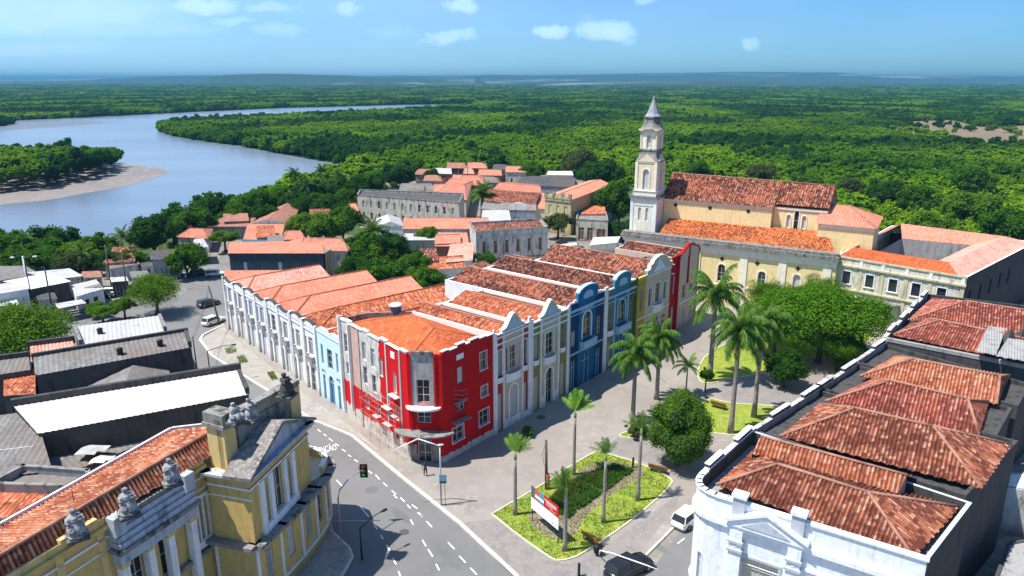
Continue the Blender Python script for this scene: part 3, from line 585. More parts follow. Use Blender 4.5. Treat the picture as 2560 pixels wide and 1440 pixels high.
def panel(mb, fr, W, z0, z1, ops, depth=.28, m=0, u0=0, arch_n=8):
    """outer wall face with real openings; ops: (u0,u1,z0,z1[,arch])"""
    us = sorted({u0, W, *[o[0] for o in ops], *[o[1] for o in ops]}); zs = sorted({z0, z1, *[o[2] for o in ops], *[o[3] for o in ops]})
    us = [u for u in us if u0 <= u <= W]; zs = [z for z in zs if z0 <= z <= z1]
    for i in range(len(us)-1):
        run = None
        for j in range(len(zs)-1):
            uc = (us[i]+us[i+1])/2; zc = (zs[j]+zs[j+1])/2
            hole = any(o[0] < uc < o[1] and o[2] < zc < o[3] for o in ops)
            if not hole and run is None: run = zs[j]
            if run is not None and (hole or j == len(zs)-2):
                e = zs[j] if hole else zs[j+1]
                a, b = us[i], us[i+1]; mb.face([fr.p(a, 0, run), fr.p(b, 0, run), fr.p(b, 0, e), fr.p(a, 0, e)], [(a, run), (b, run), (b, e), (a, e)], m); run = None
    for o in ops:
        a, b, c, d = o[:4]; D = -depth
        for q in (((a, 0, c), (a, D, c), (b, D, c), (b, 0, c)), ((a, 0, d), (b, 0, d), (b, D, d), (a, D, d)), ((a, 0, c), (a, 0, d), (a, D, d), (a, D, c)), ((b, 0, c), (b, D, c), (b, D, d), (b, 0, d))):
            mb.face([fr.p(*p) for p in q], m=m)
        if len(o) > 4 and o[4]:
            r = (b-a)/2; cc = (a+b)/2; zz = d-r
            for sg in (-1, 1):
                prev = None
                for k in range(arch_n+1):
                    t = math.pi/2*k/arch_n; u = cc+sg*r*math.sin(t); z = zz+r*math.cos(t)
                    if prev:
                        q = [fr.p(prev[0], .0, prev[1]), fr.p(u, .0, z), fr.p(u, .0, d), fr.p(prev[0], .0, d)]
                        mb.face(q if sg < 0 else q[::-1], m=m)
                        mb.face([fr.p(prev[0], 0, prev[1]), fr.p(u, 0, z), fr.p(u, D, z), fr.p(prev[0], D, prev[1])], m=m)
                    prev = (u, z)
def window(root, fr, a, b, c, d, kind='g', door=False, depth=.2, fm=None, cols=2, rows=2):
    if kind in 'sw' and not door: x_ = rnd.random(); kind = 'o' if x_ < .16 else ('g' if x_ < .3 else kind)
    f = MB(); t = .07; n0, n1 = -depth-.03, -depth+.04
    f.box(fr, a-.02, a+t, n0, n1, c-.01, d+.02); f.box(fr, b-t, b+.02, n0, n1, c-.01, d+.02); f.box(fr, a+t, b-t, n0, n1, d-t, d+.02)
    if not door: f.box(fr, a+t, b-t, n0, n1, c-.01, c+t)
    for i in range(1, cols):
        u = a+(b-a)*i/cols; f.box(fr, u-.028, u+.028, n0+.01, n1-.012, c+(t if not door else 0), d-t)
    if kind in 'go' and rows > 1:
        for i in range(1, rows):
            z = c+(d-c)*i/rows; f.box(fr, a+t, b-t, n0+.012, n1-.018, z-.025, z+.025)
    elif kind not in 'go' and d-c > 2.0: f.box(fr, a+t, b-t, n0+.012, n1-.01, c+(d-c)*.74, c+(d-c)*.74+.06)
    w_ = f.build('door' if door else 'window', fm or G_frame, root)
    p = MB(); p.face([fr.p(a, -depth, c), fr.p(b, -depth, c), fr.p(b, -depth, d), fr.p(a, -depth, d)]); p.build('pane' if not door else 'door_leaf', PANE[kind], root, parent=w_)
    return w_
def walls(mb, foot, h, roofz, ops={}, t=.28, mi={}, hs=None, capm=None):
    foot = [Vector((p[0], p[1])) for p in foot]; ins = inset(foot, t); n = len(foot)
    for i in range(n):
        a, b = foot[i], foot[(i+1) % n]; fr = Fr(a, b); m = mi.get(i, 0); H = h
        panel(mb, fr, fr.W, 0, H, [o[:4]+((o[5],) if len(o) > 5 else ()) for o in ops.get(i, [])], m=m)
        A, B = ins[i], ins[(i+1) % n]
        mb.face([(a.x, a.y, H), (b.x, b.y, H), (B.x, B.y, H), (A.x, A.y, H)], m=capm if capm is not None else m)
        if roofz < H-.02: mb.face([(A.x, A.y, H), (B.x, B.y, H), (B.x, B.y, roofz-.4), (A.x, A.y, roofz-.4)], m=capm if capm is not None else m)
def building(name, label, cat, foot, h, roofz, wm, ops={}, deco=None, mats=(), mi={}, t=.28, group=None, deck=True, deckm=None, capm=None, fm=None):
    foot = [Vector((p[0], p[1])) for p in foot]; c = sum(foot, Vector((0, 0)))/len(foot)
    root = thing(name, label, cat, (c.x, c.y, 0), group); mb = MB(); walls(mb, foot, h, roofz, ops, t, mi, capm=capm)
    if deco: deco(mb, [Fr(foot[i], foot[(i+1) % len(foot)]) for i in range(len(foot))])
    mb.build('wall', [wm]+list(mats), root)
    if deck:
        d = MB(); d.face([(p.x, p.y, roofz) for p in inset(foot, t*.5)]); d.build('roof_deck', deckm or W_grey, root)
    for i, L_ in ops.items():
        fr = Fr(foot[i], foot[(i+1) % len(foot)])
        for o in L_:
            k = o[4]; dr = k.isupper(); window(root, fr, *o[:4], kind=k.lower(), door=dr, cols=(2 if o[1]-o[0] > .7 else 1), rows=3 if o[3]-o[2] > 2.2 else 2, fm=fm)
    return root
def tiles(mb, pts, pitch=.27, amp=.055, m=0, down=None, sub=4):
    """one roof slope (convex, planar) laid with real rows of barrel tiles; UVs in metres along and down the slope"""
    pts = [Vector(p) for p in pts]; n = Vector((0, 0, 0)); c = sum(pts, Vector())/len(pts)
    for i in range(len(pts)): n += (pts[i]-c).cross(pts[(i+1) % len(pts)]-c)
    n.normalize(); n = n if n.z > 0 else -n
    dn = down or (Vector((0, 0, -1))-n*(-n.z)); dn = dn-n*dn.dot(n); dn.normalize(); ac = dn.cross(n)
    q = [((p-c).dot(ac), (p-c).dot(dn), (p-c).dot(n)) for p in pts]; ua, ub = min(k[0] for k in q), max(k[0] for k in q)
    st = pitch/sub; N_ = max(2, int((ub-ua)/st)); cols = []
    for i in range(N_+1):
        u = ua+(ub-ua)*i/N_; u = min(max(u, ua+1e-4), ub-1e-4); vs = []
        for j in range(len(q)):
            a, b = q[j], q[(j+1) % len(q)]
            if (a[0]-u)*(b[0]-u) < 0:
                t = (u-a[0])/(b[0]-a[0]); vs.append((a[1]+t*(b[1]-a[1]), a[2]+t*(b[2]-a[2])))
        if len(vs) < 2: continue
        vs.sort(); lo, hi = vs[0], vs[-1]; ph = (u % pitch)/pitch; hgt = amp*math.sin(math.pi*2*ph)
        jg = .06*math.sin(u*91)
        cols.append((u, c+ac*u+dn*lo[0]+n*(lo[1]+hgt), c+ac*u+dn*(hi[0]+jg)+n*(hi[1]+hgt), lo[0], hi[0]))
    for a, b in zip(cols[:-1], cols[1:]):
        mb.face([a[2], b[2], b[1], a[1]], [(a[0], a[4]), (b[0], b[4]), (b[0], b[3]), (a[0], a[3])], m, False)
def roof(root, faces, mat, ridges=(), capm=None, pitch=.27, amp=.055, capr=.11, name='roof', plainf=(), label=None):
    mb = MB()
    for f in faces: tiles(mb, f, pitch, amp)
    o = mb.build(name, mat, root, label=label)
    if ridges:
        r = MB()
        for a, b in ridges: r.tube([Vector(a)+Vector((0, 0, .02)), (Vector(a)+Vector(b))/2+Vector((0, 0, .03)), Vector(b)+Vector((0, 0, .02))], capr, 6)
        r.build('ridge_cap', capm or mat, root, parent=o)
    return o
def V3(p, z): return Vector((p[0], p[1], z))
def lerp(a, b, t): return a+(b-a)*t
def hiproof(A, B, Cc, D, z, rh, ia=0, ib=0, along='ab'):
    """corners counter-clockwise; ridge runs parallel to AB; ia/ib = hip inset at the A/B end as a share of the length"""
    A, B, Cc, D = (V3(p, z) for p in (A, B, Cc, D))
    if along == 'bc': A, B, Cc, D = B, Cc, D, A
    m0 = (A+D)/2; m1 = (B+Cc)/2; r0 = lerp(m0, m1, ia)+Vector((0, 0, rh)); r1 = lerp(m1, m0, ib)+Vector((0, 0, rh))
    fs = [[A, B, r1, r0], [Cc, D, r0, r1]]; rd = [(r0, r1)]
    if ia > 0: fs.append([D, A, r0]); rd += [(r0, A), (r0, D)]
    if ib > 0: fs.append([B, Cc, r1]); rd += [(r1, B), (r1, Cc)]
    gables = []
    if ia == 0: gables.append([D, A, r0])
    if ib == 0: gables.append([B, Cc, r1])
    return fs, rd, gables
T_old = tilemat('old_clay_tiles', (.42, .13, .065), (.10, .035, .025), (.50, .25, .17), amt=.62)
T_dark = tilemat('dark_clay_tiles', (.30, .095, .055), (.07, .028, .022), (.40, .19, .13), amt=.75)
T_org = tilemat('orange_clay_tiles', (.50, .14, .06), (.22, .06, .035), (.62, .30, .18), amt=.35)
T_new = tilemat('new_orange_tiles', (.50, .115, .035), (.36, .075, .03), (.54, .15, .06), amt=.35)
T_salm = tilemat('salmon_tiles', (.62, .25, .16), (.50, .18, .11), (.66, .31, .22), amt=.3, tj=.2)
T_pink = tilemat('pink_tiles', (.66, .34, .26), (.48, .22, .16), (.70, .40, .32), amt=.3, tj=.2)
M_cap = noisy('mortar_ridge', (.40, .20, .135), (.22, .10, .07), scale=1.2)
M_capo = noisy('orange_ridge', (.46, .13, .05), (.3, .08, .04), scale=1.2)

M_green = noisy('garden_ground', (.05, .085, .02), (.10, .10, .05), scale=.25, c3=(.04, .07, .015), s3=1.4, coord='World', rough=1)
sheet([(860, 700), (1030, 735), (1130, 740), (1160, 690), (1060, 640), (1020, 600), (880, 590), (860, 640)], .012, 'garden_ground', M_green)
sheet([(330, 660), (430, 650), (520, 600), (620, 575), (740, 575), (900, 590), (900, 540), (860, 480), (980, 450), (1060, 455), (1040, 425), (1010, 412), (860, 440), (700, 490), (560, 530), (440, 575), (330, 600), (180, 620), (0, 640), (-100, 660), (-100, 690), (60, 672), (240, 668)], .012, 'garden_ground', M_green)
sheet([(1510, 590), (1575, 600), (1580, 480), (1640, 440), (1500, 440), (1510, 500), (1530, 540)], .012, 'garden_ground', M_green)

M_patch = noisy('asphalt_patch', (.150, .146, .142), (.165, .16, .155), scale=.8, c3=(.14, .136, .132), s3=3, coord='World', rough=.95)
for k, (px, py, w_, h_, a_) in enumerate(((1005, 1290, 3.2, 1.1, .9), (930, 1225, 1.4, 1.4, .6), (1120, 1395, 4.0, .9, .95), (700, 1060, 5, 1.0, 1.0), (620, 955, 2.4, 1.2, 1.1), (1650, 1370, 2.2, .8, .8), (560, 880, 3, 1.1, 1.0), (975, 1410, 1.2, 2.4, .7))):
    c = P(px, py); rg = random.Random(k); pts = []
    for j in range(10):
        t = 2*math.pi*j/10; u = w_/2*math.cos(t)*rg.uniform(.75, 1.15); v = h_/2*math.sin(t)*rg.uniform(.75, 1.15); pts.append((c.x+u*math.cos(a_)*-1+v*math.sin(a_), c.y+u*math.sin(a_)+v*math.cos(a_), .011))
    mb = MB(); mb.face(pts); setting(mb, 'road_patch', M_patch)

mb = MB(); mb.face([onp(P(x, y), KZ) for x, y in [(700, 1150), (790, 1180), (818, 1240), (830, 1330), (850, 1350), (874, 1372), (882, 1394), (866, 1424), (835, 1470), (825, 1560), (500, 1560), (500, 1300)]]); setting(mb, 'pavement', M_walk)
strip([(790, 1180), (818, 1240), (830, 1330), (850, 1350), (874, 1372), (882, 1394), (866, 1424), (835, 1470), (825, 1560)], .2, -.02, KZ+.02, 'kerb', M_kerb)
# ---------------------------------------------------------------- the painted houses on the square
def P2(a): return Vector((a[0], a[1]))
def rectS(s0, s1, d): return [P2(S(s0)), P2(S(s1)), P2(S(s1, d)), P2(S(s0, d))]
def rectT(s0, s1, d): return [P2(T(s1)), P2(T(s0)), P2(T(s0, d)), P2(T(s1, d))]
def zones(*z):
    def f(u):
        for lim, m in z:
            if u < lim: return m
        return z[-1][1]
    return f
_panel = panel
def panel(mb, fr, W, z0, z1, ops, depth=.28, m=0, u0=0, arch_n=8):
    if not callable(m): return _panel(mb, fr, W, z0, z1, ops, depth, m, u0, arch_n)
    lims = [l for l in m.lims if l < W]; e = [0]+lims+[W]
    for a, b in zip(e[:-1], e[1:]):
        k = m((a+b)/2); o = [q for q in ops if a-.01 <= q[0] and q[1] <= b+.01]
        _panel(mb, fr, b, z0, z1, o, depth, k, a, arch_n)
def mkz(*z):
    f = zones(*z); f.lims = [a for a, b in z[:-1]]; return f
_walls = walls
def walls(mb, foot, h, roofz, ops={}, t=.28, mi={}, hs=None, capm=None):
    foot = [Vector((p[0], p[1])) for p in foot]; ins = inset(foot, t); n = len(foot)
    for i in range(n):
        a, b = foot[i], foot[(i+1) % n]; fr = Fr(a, b); m = mi.get(i, 0); cm = capm if capm is not None else (m if not callable(m) else 0)
        H = LOW[0] if (LOW and i not in LOW[1]) else h
        panel(mb, fr, fr.W, 0, H, [o[:4]+((o[5],) if len(o) > 5 else ()) for o in ops.get(i, [])], m=m)
        A, B = ins[i], ins[(i+1) % n]
        mb.face([(a.x, a.y, H), (b.x, b.y, H), (B.x, B.y, H), (A.x, A.y, H)], m=cm)
        if roofz-.4 < H-.02: mb.face([(A.x, A.y, H), (B.x, B.y, H), (B.x, B.y, roofz-.4), (A.x, A.y, roofz-.4)], m=cm if INNER is None else INNER)
        if LOW and i in LOW[1]:
            for e, E_ in ((a, A), (b, B)): mb.face([(e.x, e.y, LOW[0]), (E_.x, E_.y, LOW[0]), (E_.x, E_.y, h), (e.x, e.y, h)], m=cm)
LOW = None; INNER = None
def slab(mb, fr, u0, u1, z0, z1, out, m=1): mb.box(fr, u0, u1, -.06, out, z0, z1, m)
def bump_profile(kind, a, b, z0, z1, n=12):
    w = b-a; c = (a+b)/2; pts = [(a, z0-.3)]
    if kind == 'bell':
        for i in range(n*2+1):
            t = i/(n*2); x = abs(2*t-1); y = .5+.5*math.cos(math.pi*min(1, x*1.15)); pts.append((a+w*t, z0+(z1-z0)*(.12+.88*y)))
    elif kind == 'arch':
        for i in range(n*2+1):
            t = i/(n*2); x = 2*t-1; pts.append((a+w*t, z0+(z1-z0)*(.45+.55*math.sqrt(max(0, 1-x*x*.92)))))
    elif kind == 'crown':
        h = z1-z0; q = [(0, .0), (0, .25), (.1, .28), (.12, .55), (.2, .6), (.25, .8), (.35, .92), (.5, 1.0), (.65, .92), (.75, .8), (.8, .6), (.88, .55), (.9, .28), (1, .25), (1, 0)]
        pts += [(a+w*x, z0+h*y) for x, y in q]
    pts.append((b, z0-.3)); return pts[::-1][:]
def gable(mb, fr, kind, a, b, z0, z1, m, capm, out=.1, panelm=None):
    pr = bump_profile(kind, a, b, z0, z1)[::-1]; mb.prism(fr, pr, -.25, out-.02, m)
    # raised coping that follows the outline
    top = pr[1:-1]
    for (u0, za), (u1, zb) in zip(top[:-1], top[1:]):
        q = [(u0, za), (u1, zb), (u1, zb+.16), (u0, za+.16)]; mb.prism(fr, q, -.32, out+.14, capm)
    if panelm is not None:
        c = (a+b)/2; w = (b-a)*.24; zz = z0+(z1-z0)*.02; k = 10; h = (z1-z0)*.62
        mb.prism(fr, [(c-w, zz), (c+w, zz)]+[(c+w*math.cos(math.pi*i/k), zz+h*.35+h*.6*math.sin(math.pi*i/k)) for i in range(k+1)], 0, out+.03, panelm)
def balcony(mb, fr, a, b, z0, z1, out=.75, m=1, curve=True, bars=False):
    n = 8 if curve else 1; pr = []
    for i in range(n+1):
        t = i/n; o = out*(.35+.65*math.sin(math.pi*t)**.5) if curve else out; pr.append((a+(b-a)*t, o))
    if not curve: pr = [(a, out), (b, out)]
    def ring(z, s): return [fr.p(a, 0, z)]+[fr.p(u, o*s, z) for u, o in pr]+[fr.p(b, 0, z)]
    lo = ring(z0, .8); mid = ring(z0+.22, 1.05); mid2 = ring(z0+.23, .95); hi = ring(z1, .95); hi2 = ring(z1+.01, 1.04); top = ring(z1+.12, 1.04)
    for A, B in ((lo, mid), (mid, mid2), (mid2, hi), (hi, hi2), (hi2, top)):
        for i in range(len(A)-1): mb.face([A[i], A[i+1], B[i+1], B[i]], m=m)
    mb.face(mid, m=m); mb.face(lo[::-1], m=m)
    inn = ring(z1+.12, .8)
    for i in range(len(top)-1): mb.face([top[i], top[i+1], inn[i+1], inn[i]], m=m)
def arch_trim(mb, fr, a, b, zs, zt, w, out, m):
    r = (b-a)/2; c = (a+b)/2; k = 10; zz = zt-r
    mb.box(fr, a-w, a, -.02, out, zs, zz, m); mb.box(fr, b, b+w, -.02, out, zs, zz, m)
    for i in range(k):
        t0 = math.pi*i/k; t1 = math.pi*(i+1)/k
        mb.prism(fr, [(c+r*math.cos(t0), zz+r*math.sin(t0)), (c+(r+w)*math.cos(t0), zz+(r+w)*math.sin(t0)), (c+(r+w)*math.cos(t1), zz+(r+w)*math.sin(t1)), (c+r*math.cos(t1), zz+r*math.sin(t1))], -.02, out, m)
def trimrect(mb, fr, a, b, c, d, w, out, m, sill=True):
    mb.box(fr, a-w, a, -.02, out, c, d, m); mb.box(fr, b, b+w, -.02, out, c, d, m); mb.box(fr, a-w, b+w, -.02, out+.02, d, d+w, m)
    if sill: mb.box(fr, a-w-.08, b+w+.08, -.02, out+.12, c-w*.8, c, m)
def backroof(root, foot, z, rh, mat, capm=M_cap, along='bc', over=.0, z2=None, ia=0, ib=0, ins=.3, pitch=.3, amp=.06):
    q = inset([P2(p) for p in foot], ins); fs, rd, gb = hiproof(*q, z, rh, ia, ib, along); roof(root, fs, mat, rd, capm, pitch=pitch, amp=amp)
    if gb:
        for f in gb:
            g = MB(); g.face(f); g.build('gable', W_white2, root)
c_ = dict(
 red=plaster('crimson_paint', (.42, .003, .005), (.22, .002, .004), .5), brick=plaster('terracotta_paint', (.40, .055, .025), (.25, .03, .02), .4),
 pink=plaster('pale_salmon_paint', (.62, .47, .37), (.48, .34, .26), .4), olive=plaster('olive_paint', (.27, .24, .075), (.18, .16, .06), .4), cream=plaster('cream_paint', (.58, .53, .37), (.42, .38, .26), .5),
 navy=plaster('navy_paint', (.012, .05, .12), (.01, .035, .09), .4), blue=plaster('blue_paint', (.015, .16, .32), (.012, .11, .24), .4), sky=plaster('pale_blue_paint', (.38, .55, .68), (.26, .42, .56), .4),
 teal=plaster('teal_paint', (.05, .23, .33), (.04, .17, .25), .4), green=plaster('green_paint', (.07, .14, .035), (.045, .10, .03), .4), sage=plaster('sage_paint', (.16, .22, .15), (.11, .16, .11), .4),
 yel=plaster('ochre_paint', (.46, .33, .05), (.34, .25, .05), .4), lem=plaster('lemon_paint', (.55, .48, .09), (.42, .36, .07), .3), beige=plaster('beige_paint', (.57, .50, .38), (.44, .38, .28), .5), lbl=plaster('ice_blue_paint', (.60, .80, .92), (.5, .68, .8), .3))
GP = 'painted houses in the terrace along the square'
LOW = (11.75, (0,))
# 1 terracotta and pale pink
ft = rectS(-.1, 6.6, 14.5)
ops = {0: [(.5, 1.25, 7.1, 10.3, 's'), (.45, 1.3, .15, 4.9, 'Y'), (2.0, 2.5, 7.3, 10.2, 'w'), (2.75, 3.9, 7.3, 10.2, 'g'), (4.12, 4.62, 7.3, 10.2, 'w'), (2.7, 4.15, .15, 5.3, 'W', True), (5.25, 5.95, 7.1, 10.3, 's'), (5.2, 6.05, .15, 4.7, 'Y')]}
def deco(mb, fr):
    f = fr[0]
    for a, b, h in ((-.02, .3, 12.5), (1.42, 1.6, 12.2), (5.0, 5.18, 12.2), (6.2, 6.7, 12.9)): slab(mb, f, a, b, 0, h, .16)
    for z in (10.95, 11.75): slab(mb, f, .3, 6.2, z, z+.2, .12)
    slab(mb, f, 0, 6.7, 12.2, 12.36, .22); gable(mb, f, 'bell', 1.2, 5.4, 12.35, 14.1, 3, 1, panelm=4)
    balcony(mb, f, 1.9, 4.75, 5.95, 6.95, .7); balcony(mb, f, .35, 1.4, 6.35, 6.9, .35); balcony(mb, f, 5.15, 6.1, 6.35, 6.9, .35)
    arch_trim(mb, f, 2.7, 4.15, .1, 5.3, .22, .08, 1); slab(mb, f, 1.6, 5.0, .0, 1.1, .1, 1); slab(mb, f, 5.18, 6.2, .0, .9, .07, 1)
    for a, b in ((.5, 1.25), (5.25, 5.95)): trimrect(mb, f, a, b, 7.1, 10.3, .1, .05, 1, False)
r = building('terraced_house', 'terracotta house with a pale bell gable next to the crimson corner block', 'house', ft, 12.2, 11.0, c_['brick'], ops, deco, [W_trim, c_['pink'], c_['cream'], c_['sky']], {0: mkz((1.5, 0), (5.1, 2), (9, 0)), 1: 1, 3: 1}, group=GP, capm=1)
backroof(r, ft, 11.45, 1.1, T_org, M_cap)
# 2 olive and cream
ft = rectS(6.7, 14.7, 14.5)
ops = {0: [(.6, 1.4, 7, 10, 's'), (.5, 1.6, .15, 4.7, 'Y'), (2.2, 2.6, 6.9, 9.8, 'w'), (2.95, 4.65, 6.9, 9.8, 'w'), (5.0, 5.4, 6.9, 9.8, 'w'), (3.1, 4.6, .15, 5.0, 'O', True), (6.3, 7.1, 7, 10, 's'), (6.3, 7.3, .15, 4.7, 'Y')]}
def deco(mb, fr):
    f = fr[0]
    for a, b, h in ((-.02, .28, 12.4), (1.85, 2.05, 12), (5.7, 5.9, 12), (7.6, 8.02, 12.2)): slab(mb, f, a, b, 0, h, .16)
    for z in (10.3, 11.1): slab(mb, f, .28, 7.6, z, z+.2, .13)
    slab(mb, f, 0, 8.0, 11.8, 11.98, .22); gable(mb, f, 'bell', 1.7, 6.1, 12.0, 13.9, 3, 1, panelm=4)
    balcony(mb, f, 2.6, 5.0, 5.7, 6.6, .6); balcony(mb, f, .5, 1.5, 6.3, 6.85, .35); balcony(mb, f, 6.2, 7.2, 6.3, 6.85, .35)
    arch_trim(mb, f, 3.1, 4.6, .1, 5.0, .24, .09, 1); slab(mb, f, 2.05, 2.86, 0, 1.5, .12, 1); slab(mb, f, 4.84, 5.7, 0, 1.5, .12, 1)
    for a, b in ((2.95, 4.65),): trimrect(mb, f, a, b, 6.9, 9.8, .12, .06, 1, False)
r = building('terraced_house', 'olive green house with a cream bell gable and a black arched doorway', 'house', ft, 11.9, 10.9, c_['olive'], ops, deco, [W_trim, c_['cream'], c_['cream'], c_['sky']], {0: mkz((1.95, 0), (5.8, 2), (9, 0)), 1: 1, 3: 1}, group=GP, capm=1)
backroof(r, ft, 11.4, 1.1, T_org, M_cap)
# 3 blue
ft = rectS(14.8, 24.1, 22)
ops = {0: [(.5, 1.6, 6.2, 8.4, 's'), (3.2, 5.2, 6.7, 10.35, 'g', True), (3.1, 5.2, .15, 4.5, 'K'), (.5, 1.7, .15, 4.2, 'K'), (6.6, 7.9, .15, 4.2, 'K'), (6.7, 7.8, 6.2, 9, 'g')]}
def deco(mb, fr):
    f = fr[0]
    slab(mb, f, -.02, .2, 0, 12.5, .12, 4); slab(mb, f, 8.5, 9.32, 0, 12.6, .16, 1)
    for z, h in ((11.0, .34), (10.55, .12)): slab(mb, f, .2, 8.5, z, z+h, .2, 4)
    slab(mb, f, .2, 8.5, 5.1, 5.3, .14, 4); slab(mb, f, 2.6, 5.6, 10.72, 10.94, .1, 4)
    gable(mb, f, 'arch', 1.8, 6.6, 12.3, 14.0, 3, 4, out=.16, panelm=4)
    for a, b in ((.2, .9), (.9, 1.5), (6.9, 7.6), (7.6, 8.4)): slab(mb, f, a, b, 12.2, 12.42+.18*(a in (.9, 6.9)), .12, 1)
    balcony(mb, f, 2.6, 5.8, 5.35, 6.45, .8, 4, False); arch_trim(mb, f, 3.2, 5.2, 6.6, 10.35, .22, .1, 1); slab(mb, f, 2.2, 2.5, 0, 10.9, .1, 3); slab(mb, f, 5.9, 6.2, 0, 10.9, .1, 3)
r = building('terraced_house', 'deep blue house with an arched white window and a curved white parapet', 'house', ft, 12.25, 10.9, c_['navy'], ops, deco, [W_trim, c_['blue'], c_['blue'], c_['sky']], {0: mkz((2.2, 0), (6.2, 2), (10, 0)), 1: 1, 3: 1}, group=GP, capm=1)
backroof(r, ft, 11.3, 1.6, T_old, M_cap, pitch=.42, amp=.1)
# 4 teal and green
ft = rectS(24.1, 32.4, 22)
ops = {0: [(.5, 1.5, 6.4, 9, 's'), (.5, 1.5, .15, 4.2, 'S'), (3.0, 5.0, 6.4, 9.8, 'g', True), (3.0, 5.0, .15, 4.4, 'K'), (6.3, 7.4, 6.4, 9.4, 's'), (6.2, 7.3, .15, 4.2, 'K')]}
def deco(mb, fr):
    f = fr[0]
    slab(mb, f, 7.8, 8.3, 0, 12.2, .14, 5)
    for z, h in ((10.7, .34), (10.1, .12)): slab(mb, f, 0, 7.8, z, z+h, .2, 4)
    gable(mb, f, 'arch', 1.7, 6.2, 12.0, 13.8, 3, 4, out=.16, panelm=4); slab(mb, f, 0, 1.6, 11.9, 12.1, .12, 1); slab(mb, f, 6.3, 7.7, 11.9, 12.1, .12, 1)
    balcony(mb, f, 2.4, 5.8, 5.0, 6.1, .8, 4, False); arch_trim(mb, f, 3.0, 5.0, 6.3, 9.8, .22, .1, 4); slab(mb, f, 1.9, 2.2, 0, 10.6, .1, 4); slab(mb, f, 5.6, 5.9, 0, 10.6, .1, 4); balcony(mb, f, .2, 1.8, 5.2, 5.9, .4, 1)
r = building('terraced_house', 'teal house with green edges and a rounded parapet beside the deep blue house', 'house', ft, 11.95, 10.8, c_['sage'], ops, deco, [W_trim, c_['teal'], c_['teal'], c_['sky'], c_['green']], {0: mkz((1.9, 0), (5.9, 2), (9, 5)), 1: 1, 3: 1}, group=GP, capm=1)
backroof(r, ft, 11.3, 1.6, T_dark, M_cap, pitch=.42, amp=.1)
# 5 yellow and beige
ft = rectS(32.5, 43.2, 19)
ops = {0: [(.9, 1.9, 6.8, 9.9, 'b'), (.9, 1.9, .15, 4.0, 'B'), (3.4, 4.6, 6.7, 9.5, 'b'), (5.7, 7.3, 6.7, 9.9, 'b'), (8.3, 9.5, 6.7, 9.5, 'b'), (3.4, 4.7, .15, 3.2, 'B'), (5.7, 7.3, .15, 3.2, 'B'), (8.3, 9.6, .15, 3.2, 'B'), (3.4, 4.7, 3.5, 4.2, 'o'), (5.7, 7.3, 3.5, 4.4, 'o'), (8.3, 9.6, 3.5, 4.2, 'o')]}
def deco(mb, fr):
    f = fr[0]
    slab(mb, f, 0, 2.5, 11.6, 12.0, .3, 3); slab(mb, f, 0, 2.6, 10.5, 10.65, .12, 3); slab(mb, f, 0, 10.7, 5.35, 5.5, .12, 1)
    gable(mb, f, 'crown', 2.5, 10.6, 11.9, 14.2, 2, 1, out=.14); slab(mb, f, 2.6, 10.6, 11.5, 11.7, .2, 1)
    c = 6.5; mb.prism(f, [(4.4, 11.9), (8.6, 11.9), (7.6, 12.6), (6.5, 13.8), (5.4, 12.6)], 0, .2, 1)
    balcony(mb, f, 5.1, 8.0, 5.3, 6.5, .7, 1, True)
    for a, b in ((3.4, 4.6), (5.7, 7.3), (8.3, 9.5)): trimrect(mb, f, a, b, 6.7, 9.5 if a != 5.7 else 9.9, .12, .06, 1)
r = building('terraced_house', 'yellow and beige house with a tall scrolled gable and brown shutters', 'house', ft, 11.9, 10.9, c_['yel'], ops, deco, [W_trim, c_['beige'], c_['lem']], {0: mkz((2.6, 0), (12, 2)), 1: 1, 3: 1}, group=GP, capm=1)
backroof(r, ft, 11.3, 2.2, T_old, M_cap, pitch=.42, amp=.1)
LOW = None
# 6 slim red, 7 white end
ft = rectS(43.3, 46.0, 6)
ops = {0: [(1.0, 1.7, 6.6, 9.8, 'w'), (.9, 1.8, .15, 4.6, 'W')]}
def deco(mb, fr):
    f = fr[0]; slab(mb, f, 0, 2.7, 12.8, 13.05, .25, 0); slab(mb, f, 2.3, 2.72, 0, 12.9, .2, 0)
    for z in (11.8, 10.3): slab(mb, f, 0, .5, z, z+.15, .35, 1)
LOW = (11.9, (0,))
r = building('terraced_house', 'narrow dark red house squeezed in near the far end of the terrace', 'house', ft, 12.9, 11.6, c_['red'], ops, deco, [W_trim, W_conc], {1: 2, 2: 2, 3: 2}, group=GP, deckm=W_conc)
LOW = None
ft = rectS(46.1, 53.3, 12)
ops = {0: [(1.6, 2.9, 5.2, 7.4, 'g'), (4.2, 5.6, 5.2, 7.4, 'g'), (1.5, 2.9, .3, 3.2, 'W'), (4.2, 5.6, .3, 3.2, 'W')], 1: [(2, 3, 5, 7.5, 's'), (6, 7, 5, 7.5, 's')]}
def deco(mb, fr):
    f = fr[0]; mb.prism(f, [(0, 12.2), (7.2, 12.2), (6.6, 13.2), (3.3, 14.1), (0, 12.6)], -.25, .1, 0)
    for q in (((0, 12.6), (3.3, 14.1), (3.3, 14.35), (0, 12.85)), ((3.3, 14.1), (6.6, 13.2), (6.6, 13.45), (3.3, 14.35)), ((6.6, 13.2), (7.2, 12.2), (7.45, 12.3), (6.8, 13.45))): mb.prism(f, list(q), -.3, .2, 2)
    slab(mb, f, 3.15, 3.5, 7.5, 14.0, .18, 2); slab(mb, f, 6.95, 7.22, 0, 12.2, .16, 3); slab(mb, f, 0, 7.2, 4.5, 4.7, .2, 1)
r = building('terraced_house', 'white gabled house edged in dark red closing the terrace before the church', 'house', ft, 12.3, 11.3, c_['pink'], ops, deco, [W_trim, c_['red'], c_['lem']], group=GP)
backroof(r, ft, 11.4, 1.6, T_dark, M_cap)
